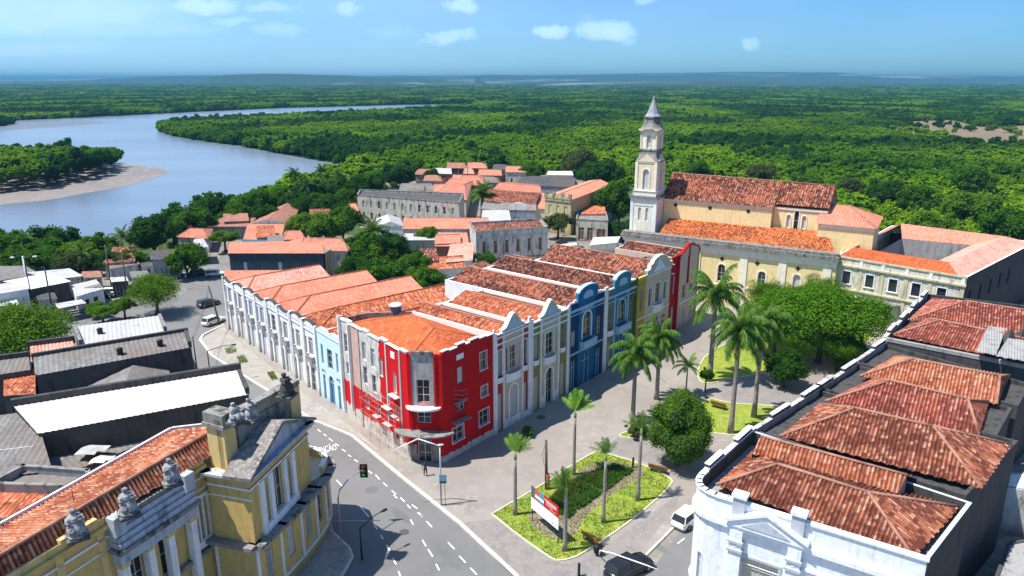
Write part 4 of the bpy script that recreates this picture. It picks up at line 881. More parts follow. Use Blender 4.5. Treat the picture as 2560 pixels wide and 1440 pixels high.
# ---------------------------------------------------------------- crimson corner block
def paintmat(name, base, layers, base_n=1.0):
    m, t, b = newmat(name); L = t.links.new
    uv = N(t, 'ShaderNodeUVMap'); sp = N(t, 'ShaderNodeSeparateXYZ'); L(uv.outputs[0], sp.inputs[0])
    nz = N(t, 'ShaderNodeTexNoise'); nz.inputs['Scale'].default_value = 1.3; nz.inputs['Detail'].default_value = 7; nz.inputs['Roughness'].default_value = .65
    mp = N(t, 'ShaderNodeMapping'); mp.inputs['Scale'].default_value = (1.5, .6, 1); L(uv.outputs[0], mp.inputs[0]); L(mp.outputs[0], nz.inputs[0])
    def mixv(c, c2, f):
        x = N(t, 'ShaderNodeMix', data_type='RGBA'); x.inputs[7].default_value = rgb(c2)
        if isinstance(c, tuple): x.inputs[6].default_value = rgb(c)
        else: L(c, x.inputs[6])
        L(f, x.inputs[0]); return x.outputs[2]
    def mr(src, lo, hi):
        r = N(t, 'ShaderNodeMapRange'); r.inputs[1].default_value = lo; r.inputs[2].default_value = hi; L(src, r.inputs[0]); return r.outputs[0]
    out = mixv(base, tuple(x*.6 for x in base), mr(nz.outputs[0], .5, .8))
    for (c, c2, u0, u1, z0, z1, amp) in layers:
        fac = None
        for ax, lo, hi in ((0, u0, u1), (1, z0, z1)):
            for th, sg in ((lo, 1), (hi, -1)):
                if th is None: continue
                a = N(t, 'ShaderNodeMath', operation='MULTIPLY_ADD'); a.inputs[1].default_value = amp; L(nz.outputs[0], a.inputs[0]); L(sp.outputs[ax], a.inputs[2])
                v = mr(a.outputs[0], th+amp*.5-.04*sg, th+amp*.5+.04*sg)
                if fac is None: fac = v
                else:
                    q = N(t, 'ShaderNodeMath', operation='MULTIPLY'); L(fac, q.inputs[0]); L(v, q.inputs[1]); fac = q.outputs[0]
        cc = mixv(c, c2, mr(nz.outputs[0], .45, .68)); x = N(t, 'ShaderNodeMix', data_type='RGBA'); L(out, x.inputs[6]); L(cc, x.inputs[7]); L(fac, x.inputs[0]); out = x.outputs[2]
    L(out, b.inputs['Base Color']); b.inputs['Roughness'].default_value = .8; b.inputs['Specular IOR Level'].default_value = .2; return m
RED = (.62, .004, .008)
M_r0 = paintmat('crimson_over_whitewash', RED, [((.62, .58, .53), (.30, .28, .26), None, 9.1, 4.9, None, 1.4), ((.60, .40, .34), (.45, .26, .22), 2.0, 4.5, 4.9, None, .5), ((.66, .60, .52), (.34, .31, .27), None, None, None, 1.9, 1.6)])
M_r1 = paintmat('crimson_corner_weathered', (.50, .004, .007), [((.42, .40, .38), (.17, .165, .16), .35, 3.0, 6.8, None, .6), ((.45, .42, .38), (.25, .23, .21), None, None, None, .9, .8)])
M_r2 = paintmat('crimson_front', (.50, .004, .007), [((.55, .50, .46), (.30, .27, .25), None, None, None, .9, 1.5)])
ft = [P2(T(15.2)), P2(T(.3)), P2(S(-8.6)), P2(S(-.15)), P2(S(-.15, 13)), P2(T(15.2, 3.5))]
ops = {0: [(.8, 1.7, 8.6, 11, 's'), (1.0, 1.8, 5.8, 7.4, 'g'), (5.2, 6.1, 9, 11.2, 's'), (5.2, 6.1, 6, 8.2, 'g'), (7.2, 8.1, 8.7, 11, 's'), (7.2, 8.1, 5.6, 7.8, 'o'), (9.0, 9.8, 8.2, 10.4, 's'), (12.0, 12.6, 7.2, 9.6, 'w'), (12.1, 12.8, 4.0, 5.7, 'o'), (10.2, 11.0, 5.2, 6.8, 'o'), (5.4, 6.2, 2.9, 4.5, 'o'), (8.0, 8.8, 2.9, 4.5, 'o'), (12.6, 13.8, 1.9, 3.3, 'w')],
       1: [(.95, 2.35, 7.1, 9.7, 'w'), (.9, 2.4, 4.7, 6.1, 'g'), (.85, 2.35, .1, 3.3, 'G')],
       2: [(2.3, 3.2, 8.5, 10.4, 'w'), (6.0, 7.1, 8.9, 11.0, 'w'), (6.1, 7.2, 5.6, 6.9, 'g'), (2.1, 3.4, 5.3, 6.3, 'o'), (1.3, 3.1, 1.9, 3.6, 'g'), (5.7, 7.4, 2.1, 4.0, 'g')]}
def deco(mb, fr):
    f = fr[0]; g = fr[1]; k = fr[2]
    for i in range(11): # broken stepped parapet coping
        a = i*1.36; z = 12.6+(.22 if i % 3 == 1 else 0)+(.15 if i > 6 else 0)-(.05*i*.5); f_h = z
        mb.box(f, a+.01, a+1.35, -.26, .06, 12.55, f_h, 3 if i < 7 else 0); mb.box(f, a+.0, a+1.36, -.3, .12, f_h, f_h+.1, 3)
    for i, (a, b, z) in enumerate(((0, 1.0, 12.9), (1.0, 2.3, 12.75), (2.3, 3.6, 13.0), (3.6, 4.3, 12.7), (4.3, 5.8, 12.9), (5.8, 7.0, 12.7), (7.0, 8.3, 12.6))):
        mb.box(k, a+.01, b-.01, -.26, .05, 12.55, z, 2); mb.box(k, a, b, -.3, .12, z, z+.1, 3)
    mb.box(g, .5, 2.8, -.2, .15, 12.55, 12.9, 4); mb.box(f, 2.3, 2.5, -.02, .35, 1.5, 12.5, 3); mb.box(f, .0, .22, -.02, .35, 1.0, 13, 3); mb.box(f, 4.5, 4.62, -.02, .08, 0, 12.5, 4)
    mb.box(g, .2, .42, -.02, .1, .9, 12.5, 1); mb.box(g, 2.85, 3.1, -.02, .1, .9, 12.5, 1); mb.box(f, 10.6, 10.8, -.02, .12, 2, 12.5, 0); mb.box(f, 13.4, 13.7, -.02, .12, 2, 12.5, 0)
    mb.box(f, 11.7, 12.5, -.02, .05, 11.2, 11.95, 3); mb.box(k, 2.2, 3.3, -.02, .05, 11.3, 11.9, 3); mb.box(k, 8.2, 8.46, -.02, .14, 0, 13.1, 3)
    for q, a, b, c, d in ((k, 6.0, 7.1, 8.9, 11.0), (k, 5.7, 7.4, 2.1, 4.0), (k, 1.3, 3.1, 1.9, 3.6), (k, 6.1, 7.2, 5.6, 6.9)): trimrect(mb, q, a, b, c, d, .07, .03, 3)
    mb.box(g, .1, .75, -.02, .12, 0, 2.2, 4); mb.box(g, 2.45, 3.15, -.02, .12, 0, 2.2, 4)
r = building('corner_building', 'three storey crimson corner block with a weathered grey balcony bay and peeling whitewashed side', 'building', ft, 12.6, 11.7, M_r0, ops, deco, [M_r1, M_r2, W_trim, W_conc], {0: 0, 1: 1, 2: 2, 3: 3, 4: 4, 5: 4})
g = Fr(ft[1], ft[2])
# balcony slab, curved canopy
def fan(mb, c, z0, z1, r, m=0, a0=math.pi, a1=2*math.pi, k=12, fr=None, squash=.6, u=None):
    lo = [fr.p(u+r*math.cos(a0+(a1-a0)*i/k), -r*squash*math.sin(a0+(a1-a0)*i/k), z0) for i in range(k+1)]; hi = [p+Vector((0, 0, z1-z0)) for p in lo]
    mb.face(hi, m=m); mb.face(lo[::-1], m=m)
    for i in range(k): mb.face([lo[i], lo[i+1], hi[i+1], hi[i]], m=m)
mb = MB(); fan(mb, None, 6.5, 6.72, 1.9, fr=g, u=1.62, squash=.55)
for i in range(9):
    t = math.pi+math.pi*i/8; q = g.p(1.62+1.8*math.cos(t), -1.8*.55*math.sin(t), 6.72)
bal = mb.build('balcony', W_trim, r)
mb = MB(); fan(mb, None, 3.75, 3.9, 3.3, fr=g, u=1.6, squash=.5); mb.build('canopy', W_conc, r)
mb = MB()
for k2, (a, b, z) in enumerate(((11.6, 13.2, 6.9), (10.0, 11.4, 4.9))):
    f = Fr(ft[0], ft[1])
    mb.box(f, a, b, 0, .55, z, z+.12)
mb.build('balcony_ledge', W_trim, r)
zc = Vector((0, 0, 11.75)); q = inset(ft, .32)
cL = V3(q[0], 11.9); cF = V3(q[1], 11.9); cC = V3(q[2], 11.9); cR = V3(q[3], 11.9); cB = V3(q[4], 11.9); cK = V3(q[5], 11.9); R1 = P(1030, 785, 13.6); R2 = P(1086, 819, 13.6)
ro = MB()
for f_ in ([cL, cF, R2, R1], [cF, cC, R2], [cC, cR, R2], [cR, cB, R1, R2], [cB, cK, R1], [cK, cL, R1]):
    ro.face(f_, [(v.x*.7-v.y*.7, v.x*.7+v.y*.7) for v in f_])
ro_ = ro.build('roof', T_new, r); cp = MB()
for a, b in ((R1, R2), (R2, cF), (R2, cR), (R1, cL), (R1, cB)): cp.tube([a, b], .09, 6)
cp.build('ridge_cap', M_capo, r, parent=ro_)
# scaffold of thin pipes against the street side
sc = thing('scaffolding', 'thin white scaffold pipes with boards against the street side of the crimson block', 'scaffolding', T(6, -1.2)); f = Fr(ft[0], ft[1]); mb = MB()
for i, u in enumerate((6.2, 8.2, 10.2, 12.2, 13.9)):
    for n_ in (.35, 1.15): mb.tube([f.p(u, n_, .1), f.p(u, n_, 6.6-i*.25)], .02, 5)
for z in (1.9, 3.4, 4.9, 6.2):
    for n_ in (.35, 1.15): mb.tube([f.p(6.0, n_, z), f.p(14.1, n_, z-.15)], .018, 5)
    for u in (6.2, 8.2, 10.2, 12.2, 13.9): mb.tube([f.p(u, .2, z), f.p(u, 1.2, z)], .018, 5)
for u in (6.2, 10.2): mb.tube([f.p(u, 1.15, 1.9), f.p(u+2, 1.15, 4.9)], .018, 5)
mb.build('pipes', plain('scaffold_pipe', (.55, .30, .24), .6), sc)
for a, b, z, n0, n1 in ((8.5, 9.6, 3.42, .5, 1.0), (10.9, 12.3, 3.42, .5, 1.1), (12.6, 13.5, 4.92, .5, 1.0)):
    mb = MB(); mb.box(f, a, b, n0, n1, z, z+.06); mb.build('board', plain('scaffold_board', (.50, .42, .38), .8), sc)
f = Fr(ft[2], ft[3])
sc = thing('loose_boards', 'pale torn boards hanging off brackets on the shaded crimson wall', 'boards', f.p(2.5, .3, 4)); mb = MB()
mb.box(f, 1.2, 3.6, .1, .8, 4.35, 4.45); mb.build('board', W_grey, sc); mb = MB(); mb.box(f, 1.6, 3.3, .1, .5, 6.5, 6.57); mb.build('board', W_grey, sc)
mb = MB()
for z in (6.9, 7.4, 7.9): mb.tube([f.p(1.5, .15, z+.3), f.p(2.3, .6, z), f.p(3.3, .5, z-.1)], .02, 5)
mb.build('bracket', W_grey, sc)
# water tank on the roof behind
b = P(991, 783, 12.3); wt = thing('water_tank', 'round blue water tank with a white lid on the roof behind the crimson block', 'water tank', b); mb = MB()
mb.lathe(b, [(.55, -1.0), (.55, 0), (.62, .05), (.75, 1.0), (.8, 1.05)], 20); mb.build('tank', plain('tank_blue', (.02, .12, .26), .4), wt)
mb = MB(); mb.lathe(b, [(.84, 1.03), (.86, 1.12), (.6, 1.25), (.12, 1.3)], 20); mb.build('lid', plain('tank_lid', (.65, .68, .7), .4), wt)
# ---------------------------------------------------------------- pale row along the avenue
GW = 'pale two storey houses in the row along the avenue'
def bay(mb, f, u0, w, h, ops, m=1, style=0, balz=4.3):
    u1 = u0+w; p = .34
    slab(mb, f, u0+.02, u0+p, 0, h+.35, .22, m); slab(mb, f, u1-p, u1-.02, 0, h+.35, .22, m); mb.box(f, u0-.03, u0+p+.06, -.3, .3, h+.35, h+.5, m)
    k = 10; a, b = u0+p, u1-p; hh = .75 if style != 1 else -.1
    if style == 1: pr = [(a, h-.3)]+[(a+(b-a)*i/k, h+.45-.4*math.sin(math.pi*i/k)) for i in range(k+1)]+[(b, h-.3)]
    else: pr = [(a, h-.3)]+[(a+(b-a)*i/k, h+.08+.55*math.sin(math.pi*i/k)**.7) for i in range(k+1)]+[(b, h-.3)]
    pr = [(a, h-.3), (b, h-.3)]+pr[1:-1][::-1]; mb.prism(f, pr, -.24, .1, m)
    top = pr[2:]
    for (x0, z0), (x1, z1) in zip(top[:-1], top[1:]): mb.prism(f, [(x1, z1), (x0, z0), (x0, z0+.1), (x1, z1+.1)], -.3, .18, 3)
    slab(mb, f, u0+p, u1-p, h-.75, h-.6, .14, m); slab(mb, f, u0+p, u1-p, 4.15, 4.3, .1, m)
    c = (a+b)/2; cw = min(.75, (b-a)*.2)
    balcony(mb, f, c-cw-.3, c+cw+.3, 4.3, 5.1, .5, 2, False)
    ops.append((c-cw, c+cw, 5.15, 7.7, 's')); ops.append((c-cw, c+cw, .12, 3.7, 'W', True) if style != 2 else (c-cw, c+cw, .12, 3.5, 'G'))
    if b-a > 2.7:
        for s_ in (-1, 1):
            q = c+s_*(cw+.55+.28); ops.append((q-.26, q+.26, 5.2, 7.5, 'w')); ops.append((q-.28, q+.28, .12, 3.3, 'S'))
WV = [plaster('row_white_%d' % i, c, d, a) for i, (c, d, a) in enumerate((((.84, .84, .84), (.55, .55, .55), .5), ((.85, .81, .74), (.5, .47, .42), .6), ((.78, .81, .85), (.5, .52, .56), .5), ((.84, .80, .74), (.46, .44, .4), .6)))]
spans = [(22.1, 30.0, 23, 'white house next to the ice blue one, two bays with grey balconies', (0, 2)), (30.1, 38.4, 22, 'off-white house with two scalloped bays in the middle of the avenue row', (0, 1)), (38.5, 47.2, 19, 'bluish white house with a dipped parapet towards the far end of the avenue row', (0, 1)), (47.3, 56.3, 15, 'dirty white house at the far end of the avenue row', (1, 0))]
LOW = (8.9, (0,))
ft = rectT(15.4, 22.0, 14); ops = {0: [(.9, 1.5, 5.0, 7.7, 's'), (2.6, 4.0, 4.9, 7.6, 's'), (5.0, 5.6, 5.0, 7.7, 's'), (.9, 1.6, .12, 3.6, 'K'), (2.6, 4.0, .12, 4.0, 'K', True), (5.0, 5.7, .12, 3.4, 'K')]}
def deco(mb, fr):
    f = fr[0]; k = 10
    for a, b in ((.2, 3.2), (3.3, 6.4)): pr = [(a, 9.2), (b, 9.2)]+[(b-(b-a)*i/k, 9.55+.5*math.sin(math.pi*i/k)**.7) for i in range(k+1)]; mb.prism(f, pr, -.24, .08, 0)
    slab(mb, f, 0, 6.6, 9.3, 9.42, .1, 1)
    for a, b in ((.9, 1.6), (5.0, 5.7)): trimrect(mb, f, a, b, 3.85, 4.2, .06, .05, 3, False)
r = building('terraced_house', 'ice blue house between the crimson block and the white row', 'house', ft, 9.5, 8.5, c_['lbl'], ops, deco, [W_trim, G_blue, W_dark], group=GW, capm=1)
backroof(r, ft, 8.85, 1.5, T_org, M_capo, ia=.25)
for i, (s0, s1, dp, lab, st) in enumerate(spans):
    ft = rectT(s0, s1, dp); W_ = s1-s0; h = (9.4, 9.2, 8.9, 8.7)[i]; ops = []; tmp = MB(); f0 = Fr(ft[0], ft[1])
    bay(tmp, f0, 0, W_/2, h, ops, 1, st[0]); bay(tmp, f0, W_/2, W_/2, h, ops, 1, st[1])
    def deco(mb, fr, st=st, W_=W_, h=h):
        o = []; bay(mb, fr[0], 0, W_/2, h, o, 1, st[0]); bay(mb, fr[0], W_/2, W_/2, h, o, 1, st[1])
    LOW = (h-.45, (0,))
    r = building('terraced_house', lab, 'house', ft, h, h-.9, WV[i], {0: ops}, deco, [WV[(i+1) % 4], W_grey, W_dark], group=GW, capm=0)
    backroof(r, ft, h-.6, 1.5, (T_org, T_salm, T_salm, T_pink)[i], M_capo, ia=.22, ins=.25)
LOW = None
# ---------------------------------------------------------------- church
W_chy = plaster('church_yellow', (.86, .68, .34), (.68, .55, .30), .4)
W_chw = plaster('church_white', (.88, .81, .66), (.56, .52, .44), .35)
W_moss = noisy('mossy_ledge', (.22, .20, .18), (.05, .048, .045), scale=1.1, c3=(.34, .31, .28), s3=3, stretch=(1, 1, .4))
def rectC(a0, a1, d0, d1): return [P2(C(a0, d0)), P2(C(a1, d0)), P2(C(a1, d1)), P2(C(a0, d1))]
base = C(16, 12); ch = thing('church', 'long pale yellow church with tiled roofs and a slender bell tower', 'church', base)
def cross_hole(a, z): return a, z
ft = rectC(-1.2, 36.6, 0, 20); mb = MB()
cops = [(18.2, 19.5, 4.6, 7.8, 'w', True), (25.3, 26.6, 4.4, 7.4, 'g', True), (31.2, 32.4, 4.6, 7.6, 'w', True), (10.2, 11.5, 4.6, 7.8, 'w', True), (3.6, 4.9, 4.6, 7.8, 'w', True)]
walls(mb, ft, 11.3, 10.9, {0: cops}); f = Fr(ft[0], ft[1])
slab(mb, f, -.3, 37.9, 10.3, 10.75, .35, 1); slab(mb, f, -.5, 38.0, 10.75, 11.0, .55, 1); mb.box(f, -.7, 38.1, -1.8, .75, 11.0, 11.55, 2); mb.box(f, -.5, 37.9, -1.2, .5, 11.55, 12.0, 2)
slab(mb, f, 0, 37.8, 9.6, 10.3, .16, 1); slab(mb, f, 0, 37.8, 3.9, 4.1, .14, 1)
for a in (0, 6.9, 13.6, 17-.3, 22.0, 28.6, 35.8): 
    if a == 16.7: continue
    slab(mb, f, a, a+1.3, 0, 9.6, .17, 1)
for a in (9.6, 10.85+4.7, 19.0, 26.0, 31.8, 4.2):
    pass
for a, z in ((4.4, 8.9), (10.9, 8.85), (18.8, 8.8), (24.4+.6, 8.75), (31.8, 8.7)):
    for q in ((a-.42, a+.42, z-.15, z+.15), (a-.15, a+.15, z-.42, z-.151), (a-.15, a+.15, z+.151, z+.42)): mb.box(f, q[0], q[1], -.04, .03, q[2], q[3], 3)
for o in cops: arch_trim(mb, f, o[0], o[1], o[2], o[3], .25, .1, 1)
mb.build('wall', [W_chy, W_chw, W_moss, G_dark], ch)
for o in cops: window(ch, f, *o[:4], kind=o[4], rows=4, cols=2)
def blockwall(root, ft, z0, z1, mats, ops={}, deco=None, name='wall', label=None):
    mb = MB(); n = len(ft)
    for i in range(n):
        fr = Fr(ft[i], ft[(i+1) % n]); _panel(mb, fr, fr.W, z0, z1, [o[:4]+((o[5],) if len(o) > 5 else ()) for o in ops.get(i, [])])
    mb.face([(p[0], p[1], z1) for p in ft])
    if deco: deco(mb, [Fr(ft[i], ft[(i+1) % n]) for i in range(n)])
    o_ = mb.build(name, mats, root, label=label)
    for i, l in ops.items():
        for o in l: window(root, Fr(ft[i], ft[(i+1) % n]), *o[:4], kind=o[4], cols=1 if o[1]-o[0] < 1 else 2, rows=2)
    return o_
def rosette(mb, fr, u, z, r, m):
    mb.prism(fr, [(u+r*math.cos(t*math.pi/5)*(1 if t % 2 else .75), z+r*math.sin(t*math.pi/5)*(1 if t % 2 else .75)) for t in range(10)], -.02, .05, m)
# clerestory
def deco(mb, fr):
    f = fr[0]; slab(mb, f, 0, f.W, 16.9, 17.3, .18, 1)
    for u in (2.4, 9.2, 16.4): rosette(mb, f, u, 16.2, .42, 2)
blockwall(ch, rectC(3.0, 23.6, 9.3, 20.5), 11, 17.3, [W_chy, W_chw, G_dark], deco=deco)
tri = [(2.4, 3.1, 13.6, 16.0, 'w', True), (3.7, 4.5, 13.2, 16.8, 'w', True), (5.1, 5.8, 13.6, 16.0, 'w', True)]
def deco(mb, fr):
    slab(mb, fr[0], 0, fr[0].W, 16.9, 17.3, .18, 1)
    for o in tri: arch_trim(mb, fr[0], *o[:4], .18, .08, 1)
blockwall(ch, rectC(23.7, 33.0, 10.6, 20.5), 11, 17.3, [W_chy, W_chw], {0: tri}, deco)
z = 17.35; A, B, Cc, D = rectC(2.6, 24.0, 8.9, 20.9); m0 = V3(C(2.6, 14.9), 21.7); m1 = V3(C(33.2, 14.9), 21.3)
fs = [[V3(A, z), V3(B, z), V3(C(24.0, 14.9), 21.43), m0], [V3(C(24, 10.2), 18.02-.2), V3(C(33.2, 10.2), 17.8), m1, V3(C(24.0, 14.9), 21.4)], [V3(C(33.2, 20.9), z), V3(C(2.6, 20.9), z), m0, m1]]
o_ = roof(ch, fs, T_dark if False else T_old, [(m0, m1)], M_cap, pitch=.42, amp=.1)
for e in (2.9, 33.0):
    g = MB(); g.face([V3(C(e, 20.5), 17.3), V3(C(e, 9.3 if e < 5 else 10.6), 17.3), V3(C(e, 14.9), 21.4)]); g.build('gable', W_moss, ch)
# side aisle roof
A = V3(C(-.6, 1.3), 11.75); B = V3(C(36.0, 1.3), 11.75); E = V3(C(36.0, 11.4), 13.9); G = V3(C(-.6, 11.4), 13.9)
roof(ch, [[V3(C(5.0, 1.3), 11.75), B, V3(C(33.4, 10.0), 13.6), V3(C(4.2, 10.0), 13.6)]], T_new if False else tilemat('aisle_tiles', (.56, .15, .045), (.18, .045, .02), (.60, .24, .10), amt=.45), [], pitch=.42, amp=.08)
# chancel
ft = rectC(32.0, 41.0, 7.6, 20); blockwall(ch, ft, 0, 15.4, [W_chy, W_chw], deco=lambda mb, fr: slab(mb, fr[0], 0, fr[0].W, 14.9, 15.42, .2, 1))
fs, rd, gb = hiproof(*[P2(p) for p in (C(31.6, 7.2), C(41.4, 7.2), C(41.4, 20.4), C(31.6, 20.4))], 15.45, 2.6, .0, .55); roof(ch, fs, T_salm, rd, M_cap, pitch=.42, amp=.07)
# tower
tw0, tw1, td0, td1 = -2.3, 2.9, 5.2, 10.6
def deco(mb, fr):
    for k, f in enumerate(fr):
        W = f.W
        slab(mb, f, -.12, W+.12, 17.3, 17.6, .2, 1); mb.box(f, -.25, W+.25, -.3, .4, 17.6, 18.0, 2); slab(mb, f, .7, W-.7, 16.2, 16.5, .08, 0)
        for a, b in ((-.05, .5), (W-.5, W+.05)): slab(mb, f, a, b, 9, 17.3, .1, 1)
ft = rectC(tw0, tw1, td0, td1); W_ = 5.2
tops = {0: [(1.55, 2.15, 13.2, 15.8, 'w', True), (3.05, 3.65, 13.2, 15.8, 'w', True)], 1: [(1.0, 1.6, 13.2, 15.8, 's', True), (2.4, 3.0, 13.4, 16.2, 's', True), (3.8, 4.4, 13.2, 15.8, 's', True)]}
blockwall(ch, ft, 9, 18.0, [W_chw, W_trim, W_moss], tops, deco, 'tower')
t2 = rectC(tw0+.3, tw1-.3, td0+.3, td1-.3); blockwall(ch, t2, 18.0, 19.1, [W_chw, W_trim, W_moss], {}, lambda mb, fr: [mb.box(f, -.1, f.W+.1, -.2, .12, 18.95, 19.12, 1) for f in fr], 'tower_base')
t3 = rectC(tw0+.45, tw1-.45, td0+.5, td1-.5)
W_chc = plaster('tower_cream', (.80, .68, .45), (.6, .5, .34), .4)
def deco(mb, fr):
    for f in fr:
        W = f.W; c = W/2
        mb.prism(f, [(0, 24.4), (W, 24.4), (W, 24.6), (W*.82, 24.95), (W*.68, 25.3), (c, 26.1), (W*.32, 25.3), (W*.18, 24.95), (0, 24.6)], -.3, .1, 0)
        slab(mb, f, 0, .45, 19.1, 24.6, .12, 1); slab(mb, f, W-.45, W, 19.1, 24.6, .12, 1); arch_trim(mb, f, c-.62, c+.62, 19.3, 23.2, .22, .1, 1)
blockwall(ch, t3, 19.1, 24.6, [W_chc, W_chw], {i: [(Fr(t3[i], t3[(i+1) % 4]).W/2-.62, Fr(t3[i], t3[(i+1) % 4]).W/2+.62, 19.3, 23.2, 'w', True)] for i in range(4)}, deco, 'belfry')
cc = C((tw0+tw1)/2, (td0+td1)/2); ang = math.atan2(-.51, .86)
mb = MB(); mb.lathe(V3(cc, 0), [(3.3, 24.6), (2.7, 25.4), (2.35, 26.0), (2.3, 26.6), (2.45, 26.7), (2.45, 27.0), (1.9, 27.0)], 4, sq=ang+math.pi/4); mb.build('cornice', W_moss, ch)
def sqr(h): return [P2(V3(cc, 0)+Vector((math.cos(ang)*a-math.sin(ang)*b, math.sin(ang)*a+math.cos(ang)*b, 0))) for a, b in ((-h, -h), (h, -h), (h, h), (-h, h))]
t4 = sqr(1.65)
def deco(mb, fr):
    for f in fr:
        W = f.W; slab(mb, f, -.1, W+.1, 30.2, 30.5, .2, 1); mb.box(f, -.3, W+.3, -.3, .4, 30.5, 30.75, 1); slab(mb, f, 0, .3, 27, 30.2, .1, 1); slab(mb, f, W-.3, W, 27, 30.2, .1, 1); arch_trim(mb, f, W/2-.4, W/2+.4, 27.2, 29.6, .14, .07, 1)
blockwall(ch, t4, 27, 30.75, [W_chw, W_chc], {i: [(1.25, 2.05, 27.2, 29.6, 'w', True)] for i in range(4)}, deco, 'lantern')
mb = MB(); mb.lathe(V3(cc, 0), [(2.45, 30.75), (2.0, 31.1), (1.6, 31.9), (1.5, 32.8), (1.7, 32.85), (1.7, 33.1)], 8, sq=ang+math.pi/8); mb.build('cupola', W_conc, ch)
mb = MB(); mb.lathe(V3(cc, 0), [(1.55, 33.1), (1.15, 33.6), (.55, 35.2), (.2, 36.4), (.26, 36.5), (.2, 36.7), (.05, 36.75)], 8, sq=ang+math.pi/8); mb.build('spire', noisy('slate_grey', (.32, .34, .37), (.2, .21, .23), scale=2), ch)
mb = MB(); q = V3(cc, 36.7); mb.tube([q, q+Vector((0, 0, 1.0))], .05, 6); mb.tube([q+Vector((-.28, 0, .65)), q+Vector((.28, 0, .65))], .05, 6); mb.build('cross', plain('iron', (.05, .05, .05), .5), ch)
# ---------------------------------------------------------------- convent beside the church
a = Vector((54.6, 118.0)); b = Vector((68.3, 104.2)); d = (b-a).normalized(); nrm = Vector((-d.y, d.x))*1.0
c2 = b+Vector((27.5, 24.5)); d2 = a+Vector((22.5, 26))
W_con = plaster('convent_render', (.66, .63, .52), (.30, .28, .22), .8); W_cony = plaster('convent_yellowish', (.60, .54, .34), (.34, .30, .2), .7)
fw = Fr(a, b); W_ = fw.W
ops = {0: [(u, u+1.25, 7.0, 9.1, 'g') for u in (1.5, 5.2, 8.8, 12.2, 15.8)]+[(u, u+1.25, 2.6, 4.7, 'g') for u in (1.5, 5.2, 8.6, 12.2, 15.8)], 1: [(u, u+1.3, 6.4, 8.8, 'o') for u in (2, 7, 12, 17, 22)]}
def deco(mb, fr):
    f = fr[0]
    for z0, z1, o in ((9.9, 10.2, .3), (5.9, 6.15, .25), (11.2, 11.5, .15)): slab(mb, f, -.1, f.W+.1, z0, z1, o, 1)
    for u in (0, 4.0, 7.4, 11.0, 14.4, f.W-.6): slab(mb, f, u, u+.55, 0, 9.9, .1, 1); slab(mb, f, u, u+.45, 10.2, 11.4, .12, 2)
    for i, l in ops.items():
        if i == 0:
            for o in l: trimrect(mb, f, *o[:4], .16, .06, 2)
    mb.box(f, 8.2, 11.0, .0, 1.3, 5.0, 5.15, 3)
cv = building('convent', 'stained white two storey convent with sash windows joining the church', 'convent', [a, b, c2, d2], 11.4, 10.4, W_con, ops, deco, [W_cony, W_trim, W_moss, W_dark], {1: 4, 2: 4}, capm=2, fm=G_dark, deck=False)  # side and back walls get the dark render: their shade is in the colour
z = 10.9; A = V3(a, z)+Vector((.2, .8, 0)); B = V3(b, z)+Vector((-.5, .6, 0)); c3 = V3(c2, z); d3 = V3(d2, z)
def q4(u, v, zz): p = lerp(lerp(A, B, u), lerp(d3, c3, u), v); return Vector((p.x, p.y, zz))
wing = [([q4(0, 0, 10.9), q4(1, 0, 10.9), q4(.84, .1, 12.4), q4(.1, .1, 12.4)], T_new), ([q4(.1, .1, 12.4), q4(.84, .1, 12.4), q4(.72, .22, 11), q4(.22, .22, 11)], T_new),
        ([q4(1, 0, 10.9), q4(1, 1, 10.9), q4(.84, .9, 12.4), q4(.84, .1, 12.4)], T_pink), ([q4(.84, .1, 12.4), q4(.84, .9, 12.4), q4(.68, .75, 11), q4(.68, .2, 11)], T_pink),
        ([q4(.68, .75, 11), q4(.84, .9, 12.4), q4(.1, .9, 12.6), q4(.2, .7, 11)], T_salm), ([q4(.84, .9, 12.4), q4(1, 1, 10.9), q4(0, 1, 10.9), q4(.1, .9, 12.6)], T_salm),
        ([q4(0, 0, 10.9), q4(.1, .1, 12.4), q4(.1, .9, 12.4), q4(0, 1, 10.9)], T_salm)]
for k in (T_new, T_pink, T_salm):
    mb = MB()
    for p_, m_ in wing:
        if m_ is k: tiles(mb, p_, .3, .03)
    mb.build('roof', k, cv)
mb = MB()
for u0, v0, u1, v1 in ((.22, .22, .7, .22), (.7, .22, .68, .74), (.68, .74, .2, .7), (.2, .7, .22, .22)): mb.face([q4(u0, v0, 11.0), q4(u1, v1, 11.0), q4(u1, v1, 3), q4(u0, v0, 3)])
mb.build('courtyard_wall', W_grey, cv)
mb = MB(); mb.face([q4(.1, .1, 3.0), q4(.9, .1, 3.0), q4(.9, .9, 3.0), q4(.1, .9, 3.0)]); mb.build('courtyard_floor', W_conc, cv)
